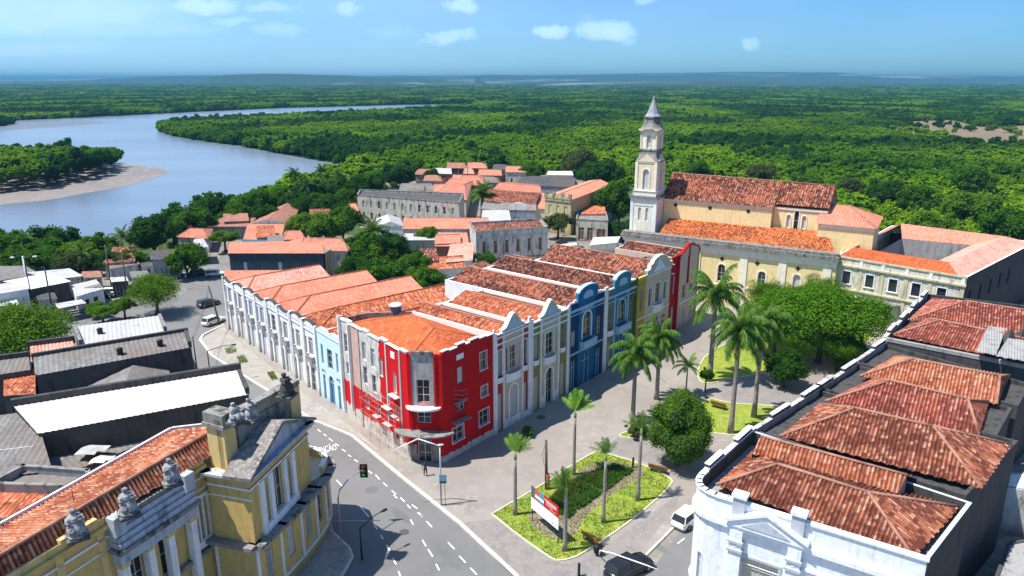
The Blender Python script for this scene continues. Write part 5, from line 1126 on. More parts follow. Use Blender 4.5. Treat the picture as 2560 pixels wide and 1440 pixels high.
# ---------------------------------------------------------------- row of tiled roofs on the right
GR = 'old tiled houses along the right side of the square'
def merlons(mb, fr, L_, h, m, cap):
    for i, (u, e) in enumerate(L_): mb.box(fr, u, u+e, -.3, .04, h-.02, h+.38, m); mb.box(fr, u-.05, u+e+.05, -.36, .1, h+.38, h+.46, cap)
    mb.box(fr, 0, fr.W, -.34, .08, h, h+.09, cap)
def rowhouse(name, label, ft, h, rz, rfaces, ridges, rmat, wm, capm, mi={}, deco=None, mats=(), ops={}, mer=True, pitch=.3, amp=.075, low=None):
    global LOW
    LOW = low
    def dd(mb, fr):
        if mer:
            f = fr[-1]; L_ = []; u = .3
            while u < f.W-2: L_.append((u, 3.4)); u += 6.1
            merlons(mb, f, L_, h, 1, 2)
        if deco: deco(mb, fr)
    r = building(name, label, 'house', ft, h, rz-.5, wm, ops, dd, [W_dark, W_white2]+list(mats), mi, group=GR, deckm=W_dark)
    LOW = None
    roof(r, rfaces, rmat, ridges, capm, pitch=pitch, amp=amp, capr=.13); return r
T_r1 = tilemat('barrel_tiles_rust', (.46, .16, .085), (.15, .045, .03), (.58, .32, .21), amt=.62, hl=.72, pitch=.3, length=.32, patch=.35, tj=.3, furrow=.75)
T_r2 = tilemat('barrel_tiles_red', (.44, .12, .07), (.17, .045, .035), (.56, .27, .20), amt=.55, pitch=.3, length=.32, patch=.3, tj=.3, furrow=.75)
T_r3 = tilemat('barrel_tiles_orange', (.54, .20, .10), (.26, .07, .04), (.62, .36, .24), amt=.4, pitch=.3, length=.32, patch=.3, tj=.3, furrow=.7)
# white corner building with the round front
c0 = Vector((12.9, 47.0)); e1 = Vector((26.0, 38.5)); e2 = Vector((32.8, 45.0)); e3 = Vector((20.6, 56.1)); df = (e1-c0).normalized(); dl = (e3-c0).normalized(); rr = 3.0
p0 = c0+df*rr; p1 = c0+dl*rr; arc = [p1*(1-t)**2+(c0-df*.25-dl*.25)*2*t*(1-t)+p0*t*t for t in [i/7 for i in range(8)]]
ft = arc[:-1]+[p0, e1, e2, e3]; ft = [P2(p) for p in ft]; nf = 7   # edge 7 is the front
ops = {7: [(1.4, 4.0, 3.2, 6.9, 'Y'), (6.3, 7.6, 3.4, 6.5, 'y'), (9.2, 11.4, 3.2, 6.0, 'g')], 4: [(.25, .75, 2.6, 5.8, 'w')]}
ops[7] = [(a, b, c, d, 'y' if k == 'Y' else k) for a, b, c, d, k in ops[7]]
def deco(mb, fr):
    f = fr[7]; W = f.W
    slab(mb, f, 0, W, 9.0, 9.35, .3, 1); slab(mb, f, 4.9, W, 7.4, 7.6, .1, 1)
    for a in (.5, 4.5):
        slab(mb, f, a, a+.9, 0, 9.0, .38, 1); mb.box(f, a-.1, a+1.0, -.1, .5, 8.0, 8.2, 2); mb.box(f, a-.1, a+1.0, -.1, .5, 7.3, 7.5, 2); mb.box(f, a+.35, a+.55, .3, .42, 7.65, 7.85, 1)
        mb.box(f, a, a+.85, -.3, .3, 9.35, 11.6, 2); mb.box(f, a-.1, a+.95, -.4, .42, 11.6, 11.85, 1)
    mb.prism(f, [(.3, 9.35), (5.6, 9.35), (5.6, 9.65), (2.95, 11.0), (.3, 9.65)], .0, .45, 1); mb.prism(f, [(1.3, 9.62), (4.6, 9.62), (2.95, 10.5)], .4, .5, 2)
    for q in ([(.1, 9.6), (2.95, 10.95), (2.95, 11.2), (.1, 9.85)], [(2.95, 10.95), (5.8, 9.6), (5.8, 9.85), (2.95, 11.2)]): mb.prism(f, q, -.1, .6, 1)
    rosette(mb, f, 2.95, 9.95, .28, 1)
    for k in (0, 1, 2, 3, 4, 5, 6):
        g = fr[k]; slab(mb, g, -.02, g.W+.02, 9.0, 9.35, .25, 1); slab(mb, g, -.02, g.W+.02, 3.0, 3.2, .1, 1)
        mb.box(g, -.06, g.W+.06, -.34, .12, 11.0, 11.16, 1)
    mb.box(f, 0, W+.1, -.34, .12, 11.0, 11.16, 1); trimrect(mb, f, 1.4, 4.0, 3.2, 6.9, .2, .08, 2); trimrect(mb, f, 6.3, 7.6, 3.4, 6.5, .22, .1, 1); slab(mb, f, 1.4, 4.0, 6.3, 6.35, .0, 1)
    balcony(mb, f, 1.1, 4.3, 2.2, 3.15, .7, 1, True)
W_wb = plaster('bright_white_paint', (.80, .81, .83), (.62, .64, .67), .25, rough=.6); W_wbt = plaster('white_moulding', (.84, .85, .86), (.7, .71, .73), .2); W_lav = plaster('grey_moulding', (.50, .52, .56), (.42, .44, .48), .3)
LOW = (10.2, tuple(range(9)))
def deco2(mb, fr):
    deco(mb, fr); f = fr[10] if len(fr) > 10 else fr[-1]; L_ = [(.6, 3.0), (6.2, 2.6)]
    merlons(mb, f, L_, 11.2, 3, 1)
LOW = None
INNER = 4
r = building('corner_house', 'bright white house with a rounded corner and pedimented window at the lower right', 'house', ft, 11.0, 9.8, W_wb, ops, deco2, [W_wbt, W_lav, W_dark, W_dark], {9: 3, 8: 3}, group=GR, capm=2)  # right, back and inner parapet faces are coloured dark to stand for shade
INNER = None
q = [P(1790, 1212, 10.4), P(2285, 1395, 10.4), P(2400, 1268, 10.4), P(1890, 1120, 10.4)]; ra = P(1944, 1160, 12.1); rb = P(2170, 1231, 12.1); rc = P(1776, 1200, 10.4)
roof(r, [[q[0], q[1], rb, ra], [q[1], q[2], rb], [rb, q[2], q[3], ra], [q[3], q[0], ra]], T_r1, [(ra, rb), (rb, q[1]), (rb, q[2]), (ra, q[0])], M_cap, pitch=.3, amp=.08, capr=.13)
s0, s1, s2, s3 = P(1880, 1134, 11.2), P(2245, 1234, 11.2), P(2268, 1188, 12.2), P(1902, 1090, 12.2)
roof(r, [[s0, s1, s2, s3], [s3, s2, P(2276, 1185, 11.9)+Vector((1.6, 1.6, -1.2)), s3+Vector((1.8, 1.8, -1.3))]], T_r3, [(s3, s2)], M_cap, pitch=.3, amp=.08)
mb = MB(); fr_ = Fr(s1, s2); mb.face([s1, s2, V3(s2, 8), V3(s1, 8)]); mb.face([s3, s0, V3(s0, 8), V3(s3, 8)]); mb.build('gable', W_grey, r)
def quad(L_, z): return [P(x, y, z) for x, y in L_]
def row(name, label, foot, h, z, eave, ridge, rz, mat, **k):
    q = quad(eave, z); a = P(*ridge[0], rz); b = P(*ridge[1], rz)
    fs = [[q[0], q[1], b, a], [q[1], q[2], b], [q[2], q[3], a, b], [q[3], q[0], a]]
    return rowhouse(name, label, foot, h, z, fs, [(a, b), (b, q[1]), (b, q[2]), (a, q[0]), (a, q[3])], mat, W_grey, M_cap, {0: 1, 1: 1, 2: 1}, **k)  # front, end and back walls: shade painted in with the dark render
H4f = [P2(p) for p in ((20.9, 56.4), (33.2, 46.3), (42.6, 54.6), (30.0, 65.0))]
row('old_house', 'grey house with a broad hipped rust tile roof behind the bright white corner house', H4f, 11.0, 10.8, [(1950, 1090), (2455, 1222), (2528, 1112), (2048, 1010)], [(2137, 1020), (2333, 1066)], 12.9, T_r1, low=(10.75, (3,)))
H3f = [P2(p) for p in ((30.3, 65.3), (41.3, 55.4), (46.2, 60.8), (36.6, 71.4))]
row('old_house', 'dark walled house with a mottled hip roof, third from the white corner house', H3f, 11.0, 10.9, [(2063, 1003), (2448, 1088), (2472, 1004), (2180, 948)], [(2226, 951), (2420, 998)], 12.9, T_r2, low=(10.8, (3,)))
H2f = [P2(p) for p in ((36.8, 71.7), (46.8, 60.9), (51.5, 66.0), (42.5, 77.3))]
row('old_house', 'orange tiled house with a dark shaded end wall next to the big grey walled house', H2f, 11.2, 11.0, [(2150, 940), (2492, 1010), (2524, 938), (2240, 890)], [(2282, 897), (2500, 940)], 12.7, T_r3, low=(10.95, (3,)))
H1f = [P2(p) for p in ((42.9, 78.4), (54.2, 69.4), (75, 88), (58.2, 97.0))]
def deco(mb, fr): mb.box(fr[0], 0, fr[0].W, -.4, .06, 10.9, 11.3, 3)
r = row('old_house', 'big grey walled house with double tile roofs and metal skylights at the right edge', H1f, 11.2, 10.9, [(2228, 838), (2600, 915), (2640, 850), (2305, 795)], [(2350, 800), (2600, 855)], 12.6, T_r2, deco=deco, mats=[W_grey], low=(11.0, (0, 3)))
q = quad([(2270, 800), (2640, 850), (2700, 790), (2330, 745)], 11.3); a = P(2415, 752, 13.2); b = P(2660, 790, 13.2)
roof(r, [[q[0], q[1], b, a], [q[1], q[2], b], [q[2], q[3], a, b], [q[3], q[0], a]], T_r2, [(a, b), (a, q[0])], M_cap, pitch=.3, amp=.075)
M_tin = noisy('corrugated_metal', (.34, .33, .32), (.22, .21, .20), scale=1.2)
for (pts, lab) in (([(2440, 878), (2490, 888), (2515, 820), (2470, 815)], None), ([(2490, 890), (2575, 905), (2590, 855), (2520, 845)], None)):
    mb = MB(); tiles(mb, [P(x, y, 12.3+(.9 if y < 870 else -.35)*.6) for x, y in pts], .25, .04); mb.build('skylight', M_tin, r)
for x, y in ((2525, 845), (2556, 842)):
    p = P(x, y, 12.6); mb = MB(); mb.face([p+Vector((-.8, -.7, -.5)), p+Vector((.8, -.3, -.6)), p+Vector((0, 0, 1.1))]); mb.face([p+Vector((.8, -.3, -.6)), p+Vector((.6, 1.2, -.5)), p+Vector((0, 0, 1.1))]); mb.face([p+Vector((-.8, -.7, -.5)), p+Vector((0, 0, 1.1)), p+Vector((-.3, 1.3, -.5))]); mb.build('dormer', W_dark, r)
# low rusty roof and yard beyond, lower right
r = building('shed', 'low rusty red roofed shed in the lower right corner of the picture', 'shed', quad([(2470, 1480), (2800, 1440), (2760, 1300), (2520, 1345)], 4), 3.6, 3.5, W_dark); roof(r, [quad([(2455, 1490), (2800, 1450), (2780, 1290), (2510, 1340)], 4)], T_old)
for lab, px, z0 in (('white flat shed roof beside the big grey wall on the right edge', [(2500, 1215), (2640, 1240), (2640, 1180), (2515, 1180)], 4.5),):
    r = building('shed', lab, 'shed', quad(px, z0), z0, z0, W_white2, deckm=W_white)
# ---------------------------------------------------------------- yellow building in the foreground
W_y = plaster('mustard_paint', (.64, .44, .15), (.44, .31, .12), .5); W_y2 = plaster('mustard_light', (.68, .50, .21), (.46, .35, .16), .5)
W_bl = plaster('bluish_white_mould', (.46, .50, .55), (.20, .21, .23), .7)
yb = thing('corner_palace', 'mustard yellow corner palace with white columns and stone statues on its parapet', 'building', (-22, 50, 0))
A_ = Vector((-22.9, 47.9)); B_ = Vector((-19.4, 46.9)); C_ = Vector((-17.5, 55.6)); D_ = Vector((-21.5, 59.5)); E_ = Vector((-26.5, 53.0))
# lower storeys with the curved end
curve = [Vector(p) for p in ((-19.4, 46.9), (-18.5, 49.6), (-17.7, 52.4), (-17.1, 54.8), (-16.8, 56.8), (-16.8, 58.4), (-17.3, 59.6), (-18.5, 60.3), (-20.5, 60.5))]
low = [A_]+curve+[Vector((-27, 60)), Vector((-28, 52))]
ops = {}
for i in range(1, 8):
    W_ = Fr(low[i], low[i+1]).W; ops[i] = [(W_/2-.45, W_/2+.45, 2.2, 5.0, 's' if i % 2 else 'w')]
def deco(mb, fr):
    for i in range(0, 9):
        f = fr[i]; mb.box(f, -.15, f.W+.15, -.6, .55, 5.75, 5.95, 2); mb.box(f, -.2, f.W+.2, -.6, .75, 5.95, 6.25, 3); slab(mb, f, -.04, f.W+.04, 1.0, 1.2, .12, 1); slab(mb, f, -.02, .14, 1.2, 5.75, .14, 1)
        for z in (3.4, 4.6, 2.3): slab(mb, f, .14, .4, z, z+.04, .02, 3)
blockwall(yb, low, 0, 6.2, [W_y, W_trim, W_bl, W_conc], ops, deco)
# upper pavilion
pav = [A_, B_, C_, D_, E_]
ops = {1: [(1.7, 2.35, 6.9, 10.0, 's'), (3.1, 4.4, 6.9, 10.6, 'w'), (5.1, 5.75, 6.9, 10.0, 's')]}
def deco(mb, fr):
    for i in (0, 1, 2, 4):
        f = fr[i]; 
        slab(mb, f, -.06, f.W+.06, 10.75, 10.9, .1, 1); slab(mb, f, -.12, f.W+.12, 9.9 if i != 1 else 10.75, 10.0 if i != 1 else 10.9, .06, 1); mb.box(f, -.3, f.W+.3, -.3, .35, 11.5, 11.75, 0); mb.box(f, -.45, f.W+.45, -.3, .5, 11.75, 11.95, 2)
    f = fr[1]
    for u in (1.15, 2.4, 4.5, 5.8): slab(mb, f, u, u+.5, 6.3, 10.75, .22, 1)
    mb.box(f, 1.1, 6.4, .0, .3, 6.25, 6.9, 1)
    W = f.W
    mb.prism(f, [(-.2, 11.9), (W+.3, 11.9), (W/2, 13.9)], -.3, .0, 2)
    for q in ([(-.6, 11.9), (W/2, 14.05), (W/2, 14.35), (-.6, 12.15)], [(W/2, 14.05), (W+.7, 11.9), (W+.7, 12.15), (W/2, 14.35)]): mb.prism(f, q, -1.7, .6, 3)
blockwall(yb, pav, 6.2, 11.9, [W_y, W_trim, W_bl, W_moss], ops, deco)
# attic wall with end blocks
at = [Vector((-21.4, 47.9)), Vector((-17.9, 55.3))]; f = Fr(at[0], at[1]); W = f.W; mb = MB()
mb.box(f, 0, W, -.45, .0, 11.9, 15.6, 1); mb.box(f, -.1, W+.1, -.6, .2, 15.6, 16.0, 2); mb.box(f, 0, 1.1, -1.5, .25, 11.9, 15.3, 0); mb.box(f, -.2, 1.3, -1.7, .45, 15.3, 15.6, 2); mb.box(f, -.1, 1.2, -1.6, .35, 15.6, 16.4, 2)
mb.box(f, W-1.1, W, -.7, .22, 11.9, 15.55, 0); mb.box(f, 1.4, W-1.3, .0, .1, 12.4, 14.9, 3); mb.box(f, 0, 1.3, .25, .6, 11.9, 12.2, 4)
mb.build('attic', [W_y2, plaster('sooty_tan', (.36, .30, .20), (.14, .13, .11), .9), W_conc, W_conc, W_trim], yb)
# terrace parapet at the curved end
mb = MB(); 
for i in (4, 5, 6, 7): g = Fr(curve[i-0], curve[i+1]) if i < 8 else None; mb.box(g, 0, g.W, -.28, .02, 6.25, 7.0, 0); mb.box(g, -.05, g.W+.05, -.34, .08, 7.0, 7.1, 1)
mb.build('terrace_parapet', [W_y2, W_trim], yb)
mb = MB(); mb.face([(p.x, p.y, 6.27) for p in [C_]+curve[4:]+[D_]]); mb.build('terrace', plaster('cream_terrace', (.66, .58, .42), (.5, .44, .33), .4), yb)
# long wing
W0 = Vector((-23.2, 48.2)); dw = Vector((-.39, -.92)); Wd = Vector((-.92, .39)); W1 = W0+dw*24
wing = [W1, W0, W0+Wd*5.8, W1+Wd*3.6]; wl = 24
def wu(u): return 24-u
ops = {0: [(wu(1.6), wu(1.25), 6.4, 9.6, 'o'), (wu(1.12), wu(.75), 6.4, 9.6, 'w'), (wu(.62), wu(.25), 6.4, 9.6, 'o'), (wu(7.2), wu(6.1), 5.6, 9.0, 'o'), (wu(4.7), wu(3.4), 5.6, 9.0, 'o'), (wu(10.6), wu(9.6), 5.8, 9.2, 'w'), (wu(13.6), wu(12.6), 5.8, 9.2, 'w'), (wu(17.6), wu(16.4), 5.8, 9.2, 'w')]}
def deco(mb, fr):
    f = fr[0]
    for z0, z1, o, m in ((11.3, 11.45, .12, 4), (10.4, 10.5, .08, 4), (12.0, 12.3, .3, 0), (5.2, 5.5, .4, 3)): slab(mb, f, 0, 24, z0, z1, o, m)
    a, b = wu(8.2), wu(1.8)
    mb.box(f, a, b, 0, .85, 9.2, 10.15, 2); mb.box(f, a-.2, b+.2, 0, 1.2, 10.15, 10.45, 3)
    for i in range(4): mb.box(f, a+.02*i, b-.02*i, -.3, 1.02-.17*i, 10.45+.42*i, 10.84+.42*i, 2)
    mb.box(f, a+.3, b-.3, -.5, .42, 12.13, 12.45, 3); mb.box(f, a-.1, a+.75, -.5, .9, 11.4, 12.75, 2); mb.box(f, b-.75, b+.1, -.5, .9, 11.4, 12.75, 2)
    for u in (a+.1, a+2.1, b-2.6, b-.6): mb.box(f, u, u+.5, .1, .75, 0, 9.2, 4); mb.box(f, u-.1, u+.6, .05, .82, 8.9, 9.2, 1)
    for u in (1.74, 1.18, .68, .12): mb.box(f, wu(u)-.03, wu(u)+.09, -.02, .16, 5.9, 9.8, 4)
    mb.box(f, wu(1.8), wu(.05), -.02, .2, 5.7, 6.3, 4); mb.box(f, wu(1.8), wu(.05), -.02, .14, 9.8, 10.05, 4)
    mb.box(f, 0, a-.12, -.3, .1, 12.3, 12.8, 1); mb.box(f, b+.12, 24, -.3, .1, 12.3, 12.8, 1); mb.box(f, 0, a-.12, -.42, -.301, 12.3, 12.7, 4); mb.box(f, b+.12, 24, -.42, -.301, 12.3, 12.7, 4); mb.box(f, wu(11.4), wu(8.9), -.35, .3, 12.8, 13.1, 1)
    for u in (9.0, 11.8, 15.0, 19): slab(mb, f, wu(u), wu(u)+.5, 5.5, 12.0, .12, 1)
blockwall(yb, wing, 0, 12.35, [W_y, W_y2, W_bl, W_conc, W_trim], ops, deco)
ea = [P(30, 1430, 12.75), P(550, 1126, 12.75)]; ra = [P(0, 1400, 13.9), P(556, 1062, 13.9)]; ba = [P(0, 1333, 12.7), P(430, 1076, 12.7), P(553, 1056, 12.9)]
dl = (ea[1]-ea[0]).normalized(); ex = dl*9
roof(yb, [[ea[0]-ex, ea[1], ra[1], ra[0]-ex], [ra[0]-ex, ra[1], ba[1], ba[0]-ex]], T_r3, [(ra[0]-ex, ra[1])], M_cap, pitch=.3, amp=.085, capr=.12)
mb = MB(); 
for a, b in ((ba[0]-ex, ba[1]), (ba[1], ba[2])): g = Fr(b, a); mb.box(g, 0, g.W, .0, .16, 9, 12.95, 0); mb.box(g, 0, g.W, .16, .34, 9, 12.9, 1)
mb.build('gutter_wall', [W_trim, W_dark], yb)
# weathered stone statues
M_stone = noisy('lichen_stone', (.33, .33, .33), (.10, .10, .10), scale=2.2, lo=.42, hi=.62, c3=(.46, .46, .46), s3=6, bump=.6, bs=9)
M_stoned = noisy('blackened_stone', (.07, .07, .07), (.03, .03, .03), scale=2.2, bump=.6)
def statue(label, pos, h, rot, mat, seed, seated=False, mirror=1):
    rg = random.Random(seed); root = thing('statue', label, 'statue', pos, 'stone statues on the parapet of the mustard palace'); bm = MB()
    n = 16; prof = [(.5, 0), (.52, .08), (.42, .1), (.45, .2), (.40, .38), (.30, .5), (.26, .58), (.31, .68), (.27, .75), (.10, .80), (.09, .83), (.15, .87), (.165, .92), (.14, .97), (.05, 1.0)]
    if seated: prof = [(.5, 0), (.52, .1), (.44, .12), (.5, .25), (.5, .42), (.34, .5), (.3, .6), (.33, .7), (.27, .78), (.1, .82), (.1, .85), (.16, .89), (.17, .93), (.14, .98), (.05, 1.0)]
    vs = []; fs = []
    for i, (r, z) in enumerate(prof):
        for k in range(n):
            t = 2*math.pi*k/n; fold = 1+.10*math.sin(7*t+z*5)*(z < .55)+.06*noise.noise(Vector((math.cos(t)*2, math.sin(t)*2, z*8+seed)))*3
            off = Vector((.16*math.sin(z*3), 0, 0)) if seated and z < .45 else Vector((.05*math.sin(z*5), 0, 0))
            vs.append(Vector((r*.68*math.cos(t)*fold, r*.68*math.sin(t)*fold*(1.2 if .6 < z < .76 else 1), z))*h+off*h)
    for i in range(len(prof)-1):
        for k in range(n): fs.append((i*n+k, i*n+(k+1) % n, (i+1)*n+(k+1) % n, (i+1)*n+k))
    fs.append(tuple((len(prof)-1)*n+k for k in range(n)))
    M_ = Matrix.Rotation(rot, 4, 'Z'); vs = [M_ @ v+Vector(pos) for v in vs]; bm.mesh(vs, fs)
    for sg in (-1, 1):
        s_ = Vector((0, .21*sg, .72)); e_ = Vector((.10, .27*sg, .57)); w_ = Vector((.22, .12*sg, .52+.14*(sg == mirror)))
        bm.tube([M_ @ (v*h)+Vector(pos) for v in (s_, e_, w_)], [.07*h, .06*h, .04*h], 8)
    if seated: bm.tube([M_ @ (Vector(v)*h)+Vector(pos) for v in ((.1, .15, .38), (.45, .15, .36), (.48, .15, .1))], [.13*h, .11*h, .08*h], 8); bm.tube([M_ @ (Vector(v)*h)+Vector(pos) for v in ((.1, -.15, .38), (.45, -.15, .36), (.48, -.15, .1))], [.13*h, .11*h, .08*h], 8)
    bm.build('figure', mat, root)
    b = MB(); b.lathe(Vector(pos)-Vector((0, 0, .25)), [(.5*h, 0), (.5*h, .2), (.4*h, .25)], 4, sq=rot+.78); b.build('plinth', W_conc, root)
    return root
statue('weathered grey statue standing alone on the mustard parapet, lowest of the statues', P(193, 1336, 13.2), 1.75, -.9, M_stone, 1)
statue('grey robed statue on the left end of the bluish white portico', P(322, 1280, 13.0), 1.75, -.9, M_stone, 2)
statue('grey robed statue on the right end of the bluish white portico', P(430, 1203, 13.0), 1.75, -.9, M_stone, 3, mirror=-1)
statue('seated grey statue on the block at the left end of the attic wall', P(588, 1052, 16.5), 1.4, -.5, M_stone, 4, True)
statue('slender grey statue beside the seated one on the attic wall', P(628, 1046, 16.2), 1.6, -.3, M_stone, 5)
statue('blackened statue at the far upper end of the attic wall', P(716, 985, 16.1), 1.8, -.2, M_stoned, 6)
mb = MB(); b = P(192, 1290, 12.5); mb.tube([b, b+Vector((0, 0, 2.0))], .025, 5); tag(mb.build('rod', plain('rust', (.12, .05, .03), .8)), 'thin rusty rod sticking up from the tiled roof of the mustard palace', 'rod')
# ---------------------------------------------------------------- houses all over the town
M_slate = noisy('grey_sheet_roof', (.20, .195, .19), (.11, .105, .10), scale=.5, c3=(.26, .25, .235), s3=2, c4=(.17, .13, .105), stretch=(1, .4, 1))
M_blackroof = noisy('black_sheet_roof', (.075, .075, .08), (.04, .04, .045), scale=.6, c4=(.11, .085, .07), c3=(.12, .12, .12), s3=2)
M_lite = noisy('pale_sheet_roof', (.42, .41, .40), (.32, .31, .30), scale=.5, c3=(.48, .47, .46), s3=2)
M_whiteroof = noisy('white_sheet_roof', (.66, .61, .55), (.52, .47, .41), scale=.35, stretch=(.6, 1.6, 1), rough=.6)
M_bluesheet = noisy('blue_tarp', (.03, .13, .22), (.02, .08, .14), scale=.8)
W_ochre = plaster('faded_ochre', (.50, .42, .20), (.30, .26, .15), .7); W_brick = noisy('bare_brick', (.34, .15, .10), (.22, .10, .07), scale=3)
W_teal = plaster('dark_teal_wall', (.035, .055, .075), (.02, .03, .04), .8); W_old = plaster('old_stained_wall', (.52, .48, .40), (.20, .18, .15), .9)
W_greyw = plaster('greyish_white_wall', (.52, .50, .50), (.33, .32, .32), .6)
WALLM = dict(w=W_white, v=W_white2, g=W_grey, d=W_dark, o=W_ochre, b=W_brick, t=W_teal, s=W_old, c=W_conc, y=W_y2)
ROOFM = dict(org=T_org, old=T_old, dark=T_dark, salm=T_salm, pink=T_pink, new=T_new)
SHEET = dict(slate=M_slate, black=M_blackroof, lite=M_lite, white=M_whiteroof, tarp=M_bluesheet, rust=noisy('rusty_sheet', (.34, .15, .10), (.20, .09, .07), scale=.7, c3=(.40, .22, .16), s3=2), moss=W_moss)
def house(name, label, px, z, kind, rm, wm, rh=1.2, ops={}, ia=0, ib=0, along='ab', over=.3, group=None, cat='house', h=None, deco=None, parapet=0, extra=None, base=0, mi={}, mats=()):
    """px: eave corners (front left, front right, back right, back left) seen at height z; every house stands on the ground"""
    q = [P(x, y, z) for x, y in px]; ft = [P2(p) for p in q]; c = sum(ft, Vector((0, 0)))/4
    root = thing(name, label, cat, (c.x, c.y, 0), group); mb = MB(); H = z+parapet
    for i in range(4):
        fr = Fr(ft[i], ft[(i+1) % 4]); O = []
        for o in ops.get(i, []): O.append((o[0]*fr.W, o[1]*fr.W, o[2], o[3])+tuple(o[4:]))
        _panel(mb, fr, fr.W, base, H, [o[:4]+((o[5],) if len(o) > 5 else ()) for o in O], m=mi.get(i, 0))
        for o in O: window(root, fr, *o[:4], kind=o[4].lower(), door=o[4].isupper(), cols=1 if o[1]-o[0] < 1.1 else 2, rows=2)
        if parapet:
            mb.box(fr, -.02, fr.W+.02, -.25, -.004, z-.1, H, 0); mb.box(fr, -.1, fr.W+.1, -.3, .1, H, H+.1, 1)
    if deco: deco(mb, [Fr(ft[i], ft[(i+1) % 4]) for i in range(4)])
    mb.build('wall', [WALLM[wm], W_conc]+list(mats), root)
    e = [P2(p) for p in q] if parapet else inset(ft, -over)
    if parapet: e = inset(ft, .3)
    if kind in ('gable', 'hip'):
        fs, rd, gb = hiproof(*e, z+.02, rh, ia if kind == 'hip' else 0, ib if kind == 'hip' else 0, along)
        if rm in ROOFM: roof(root, fs, ROOFM[rm], rd, M_cap if rm in ('old', 'dark', 'salm', 'pink') else M_capo, pitch=.4, amp=.06, capr=.12)
        else:
            mb = MB()
            for f_ in fs: tiles(mb, f_, .5, .03)
            mb.build('roof', SHEET[rm], root)
        for f_ in gb: g = MB(); g.face(f_); g.build('gable', WALLM[wm], root)
    elif kind == 'shed':
        t = [V3(e[0], z+.02), V3(e[1], z+.02), V3(e[2], z+rh), V3(e[3], z+rh)]
        if along == 'ba': t = [V3(e[0], z+rh), V3(e[1], z+rh), V3(e[2], z+.02), V3(e[3], z+.02)]
        mb = MB(); tiles(mb, t, .4 if rm in ROOFM else .55, .05 if rm in ROOFM else .03); mb.build('roof', ROOFM.get(rm) or SHEET[rm], root)
        mb = MB(); zt = [z+.02, z+.02, z+rh, z+rh] if along != 'ba' else [z+rh, z+rh, z+.02, z+.02]
        for i in range(4):
            j = (i+1) % 4; mb.face([V3(ft[i], z-.02), V3(ft[j], z-.02), V3(ft[j], max(zt[j]-.08, z-.01)), V3(ft[i], max(zt[i]-.08, z-.01))])
        mb.build('gable', WALLM[wm], root)
    else:
        mb = MB(); mb.face([V3(p, z+.03) for p in (e if not parapet else inset(ft, .1))]); mb.build('roof', ROOFM.get(rm) or SHEET[rm], root)
    if extra: extra(root, q)
    return root
def win(n, w, z0, z1, k='s', a=.06, b=.94, arch=False):
    s = (b-a)/n; return [(a+s*i+s*(.5-w/2), a+s*i+s*(.5+w/2), z0, z1, k)+((True,) if arch else ()) for i in range(n)]
# middle distance
house('long_building', 'long dark teal walled building with a narrow rusty red roof', [(572, 633), (808, 633), (803, 613), (578, 616)], 6.2, 'shed', 'salm', 't', .9, {0: [(.14, .18, 1.9, 4.3, 'w'), (.34, .365, 1.9, 4.3, 'o'), (.51, .55, 1.9, 4.3, 'w'), (.70, .725, 1.9, 4.3, 'o'), (.87, .91, 1.9, 4.3, 'w')]}, over=.2,
      extra=None)
house('house', 'small yellow side house with tall white pilasters behind the long teal building', [(812, 632), (842, 612), (838, 600), (806, 612)], 6.2, 'flat', 'moss', 'y', .5, {0: win(3, .5, 1, 4.6, 's')})
house('house', 'house with a wide rusty red hip roof behind the long teal building', [(745, 625), (868, 627), (880, 602), (728, 600)], 6.0, 'hip', 'salm', 's', 1.5, ia=.2, ib=.15)
house('house', 'end house with a plain salmon roof closing the avenue row', [(566, 712), (702, 706), (700, 683), (566, 684)], 7.0, 'shed', 'salm', 'w', .5)
house('house', 'low house with pale squares on its rusty roof among the trees near the river', [(610, 598), (700, 600), (712, 572), (622, 572)], 3.5, 'shed', 'salm', 'v', 1.2, over=.2)
house('shed', 'shed with a blue sheet roof behind the long teal building', [(606, 614), (668, 612), (664, 600), (608, 600)], 4.5, 'flat', 'tarp', 'g', cat='shed')
house('warehouse', 'low warehouse with a rusty pitched roof beside the river trees', [(628, 560), (720, 560), (748, 520), (690, 522)], 4.5, 'gable', 'rust', 'v', 1.5, cat='warehouse', along='bc')
house('shed', 'shed with a broken rusty roof and pale rafters near the river trees', [(520, 566), (620, 566), (640, 552), (560, 550)], 3.5, 'shed', 'rust', 'c', .9, cat='shed')
house('house', 'little house with a salmon roof at the foot of the big dark tree', [(445, 592), (520, 596), (530, 572), (470, 575)], 3.5, 'hip', 'salm', 'v', 1.2, ia=.3, ib=.3)
house('house', 'small brown roofed house left of the big dark tree', [(262, 658), (335, 652), (342, 618), (285, 620)], 3.6, 'hip', 'old', 's', 1.5, ia=.3, ib=.3)
house('villa', 'grey white house with six shuttered windows and a flat parapet', [(1190, 590), (1370, 577), (1352, 556), (1174, 566)], 6.6, 'shed', 'dark', 'v', .5, {0: win(6, .30, 2.3, 5.2, 'b', .03, .97), 3: [(.3, .55, 1.8, 3.4, 'o', True)]}, parapet=.9,
      deco=lambda mb, fr: [slab(mb, fr[0], 0, fr[0].W, 5.9, 6.1, .15, 2), slab(mb, fr[0], 0, fr[0].W, .9, 1.1, .1, 1)]+[trimrect(mb, fr[0], o[0]*fr[0].W, o[1]*fr[0].W, o[2], o[3], .16, .06, 2) for o in win(6, .30, 2.3, 5.2, 's', .03, .97)], mats=[W_greyw])
house('house', 'lean-to with a pink tiled roof against the left side of the six window villa', [(1118, 655), (1178, 650), (1182, 618), (1130, 622)], 4.6, 'shed', 'pink', 'w', 1.0)
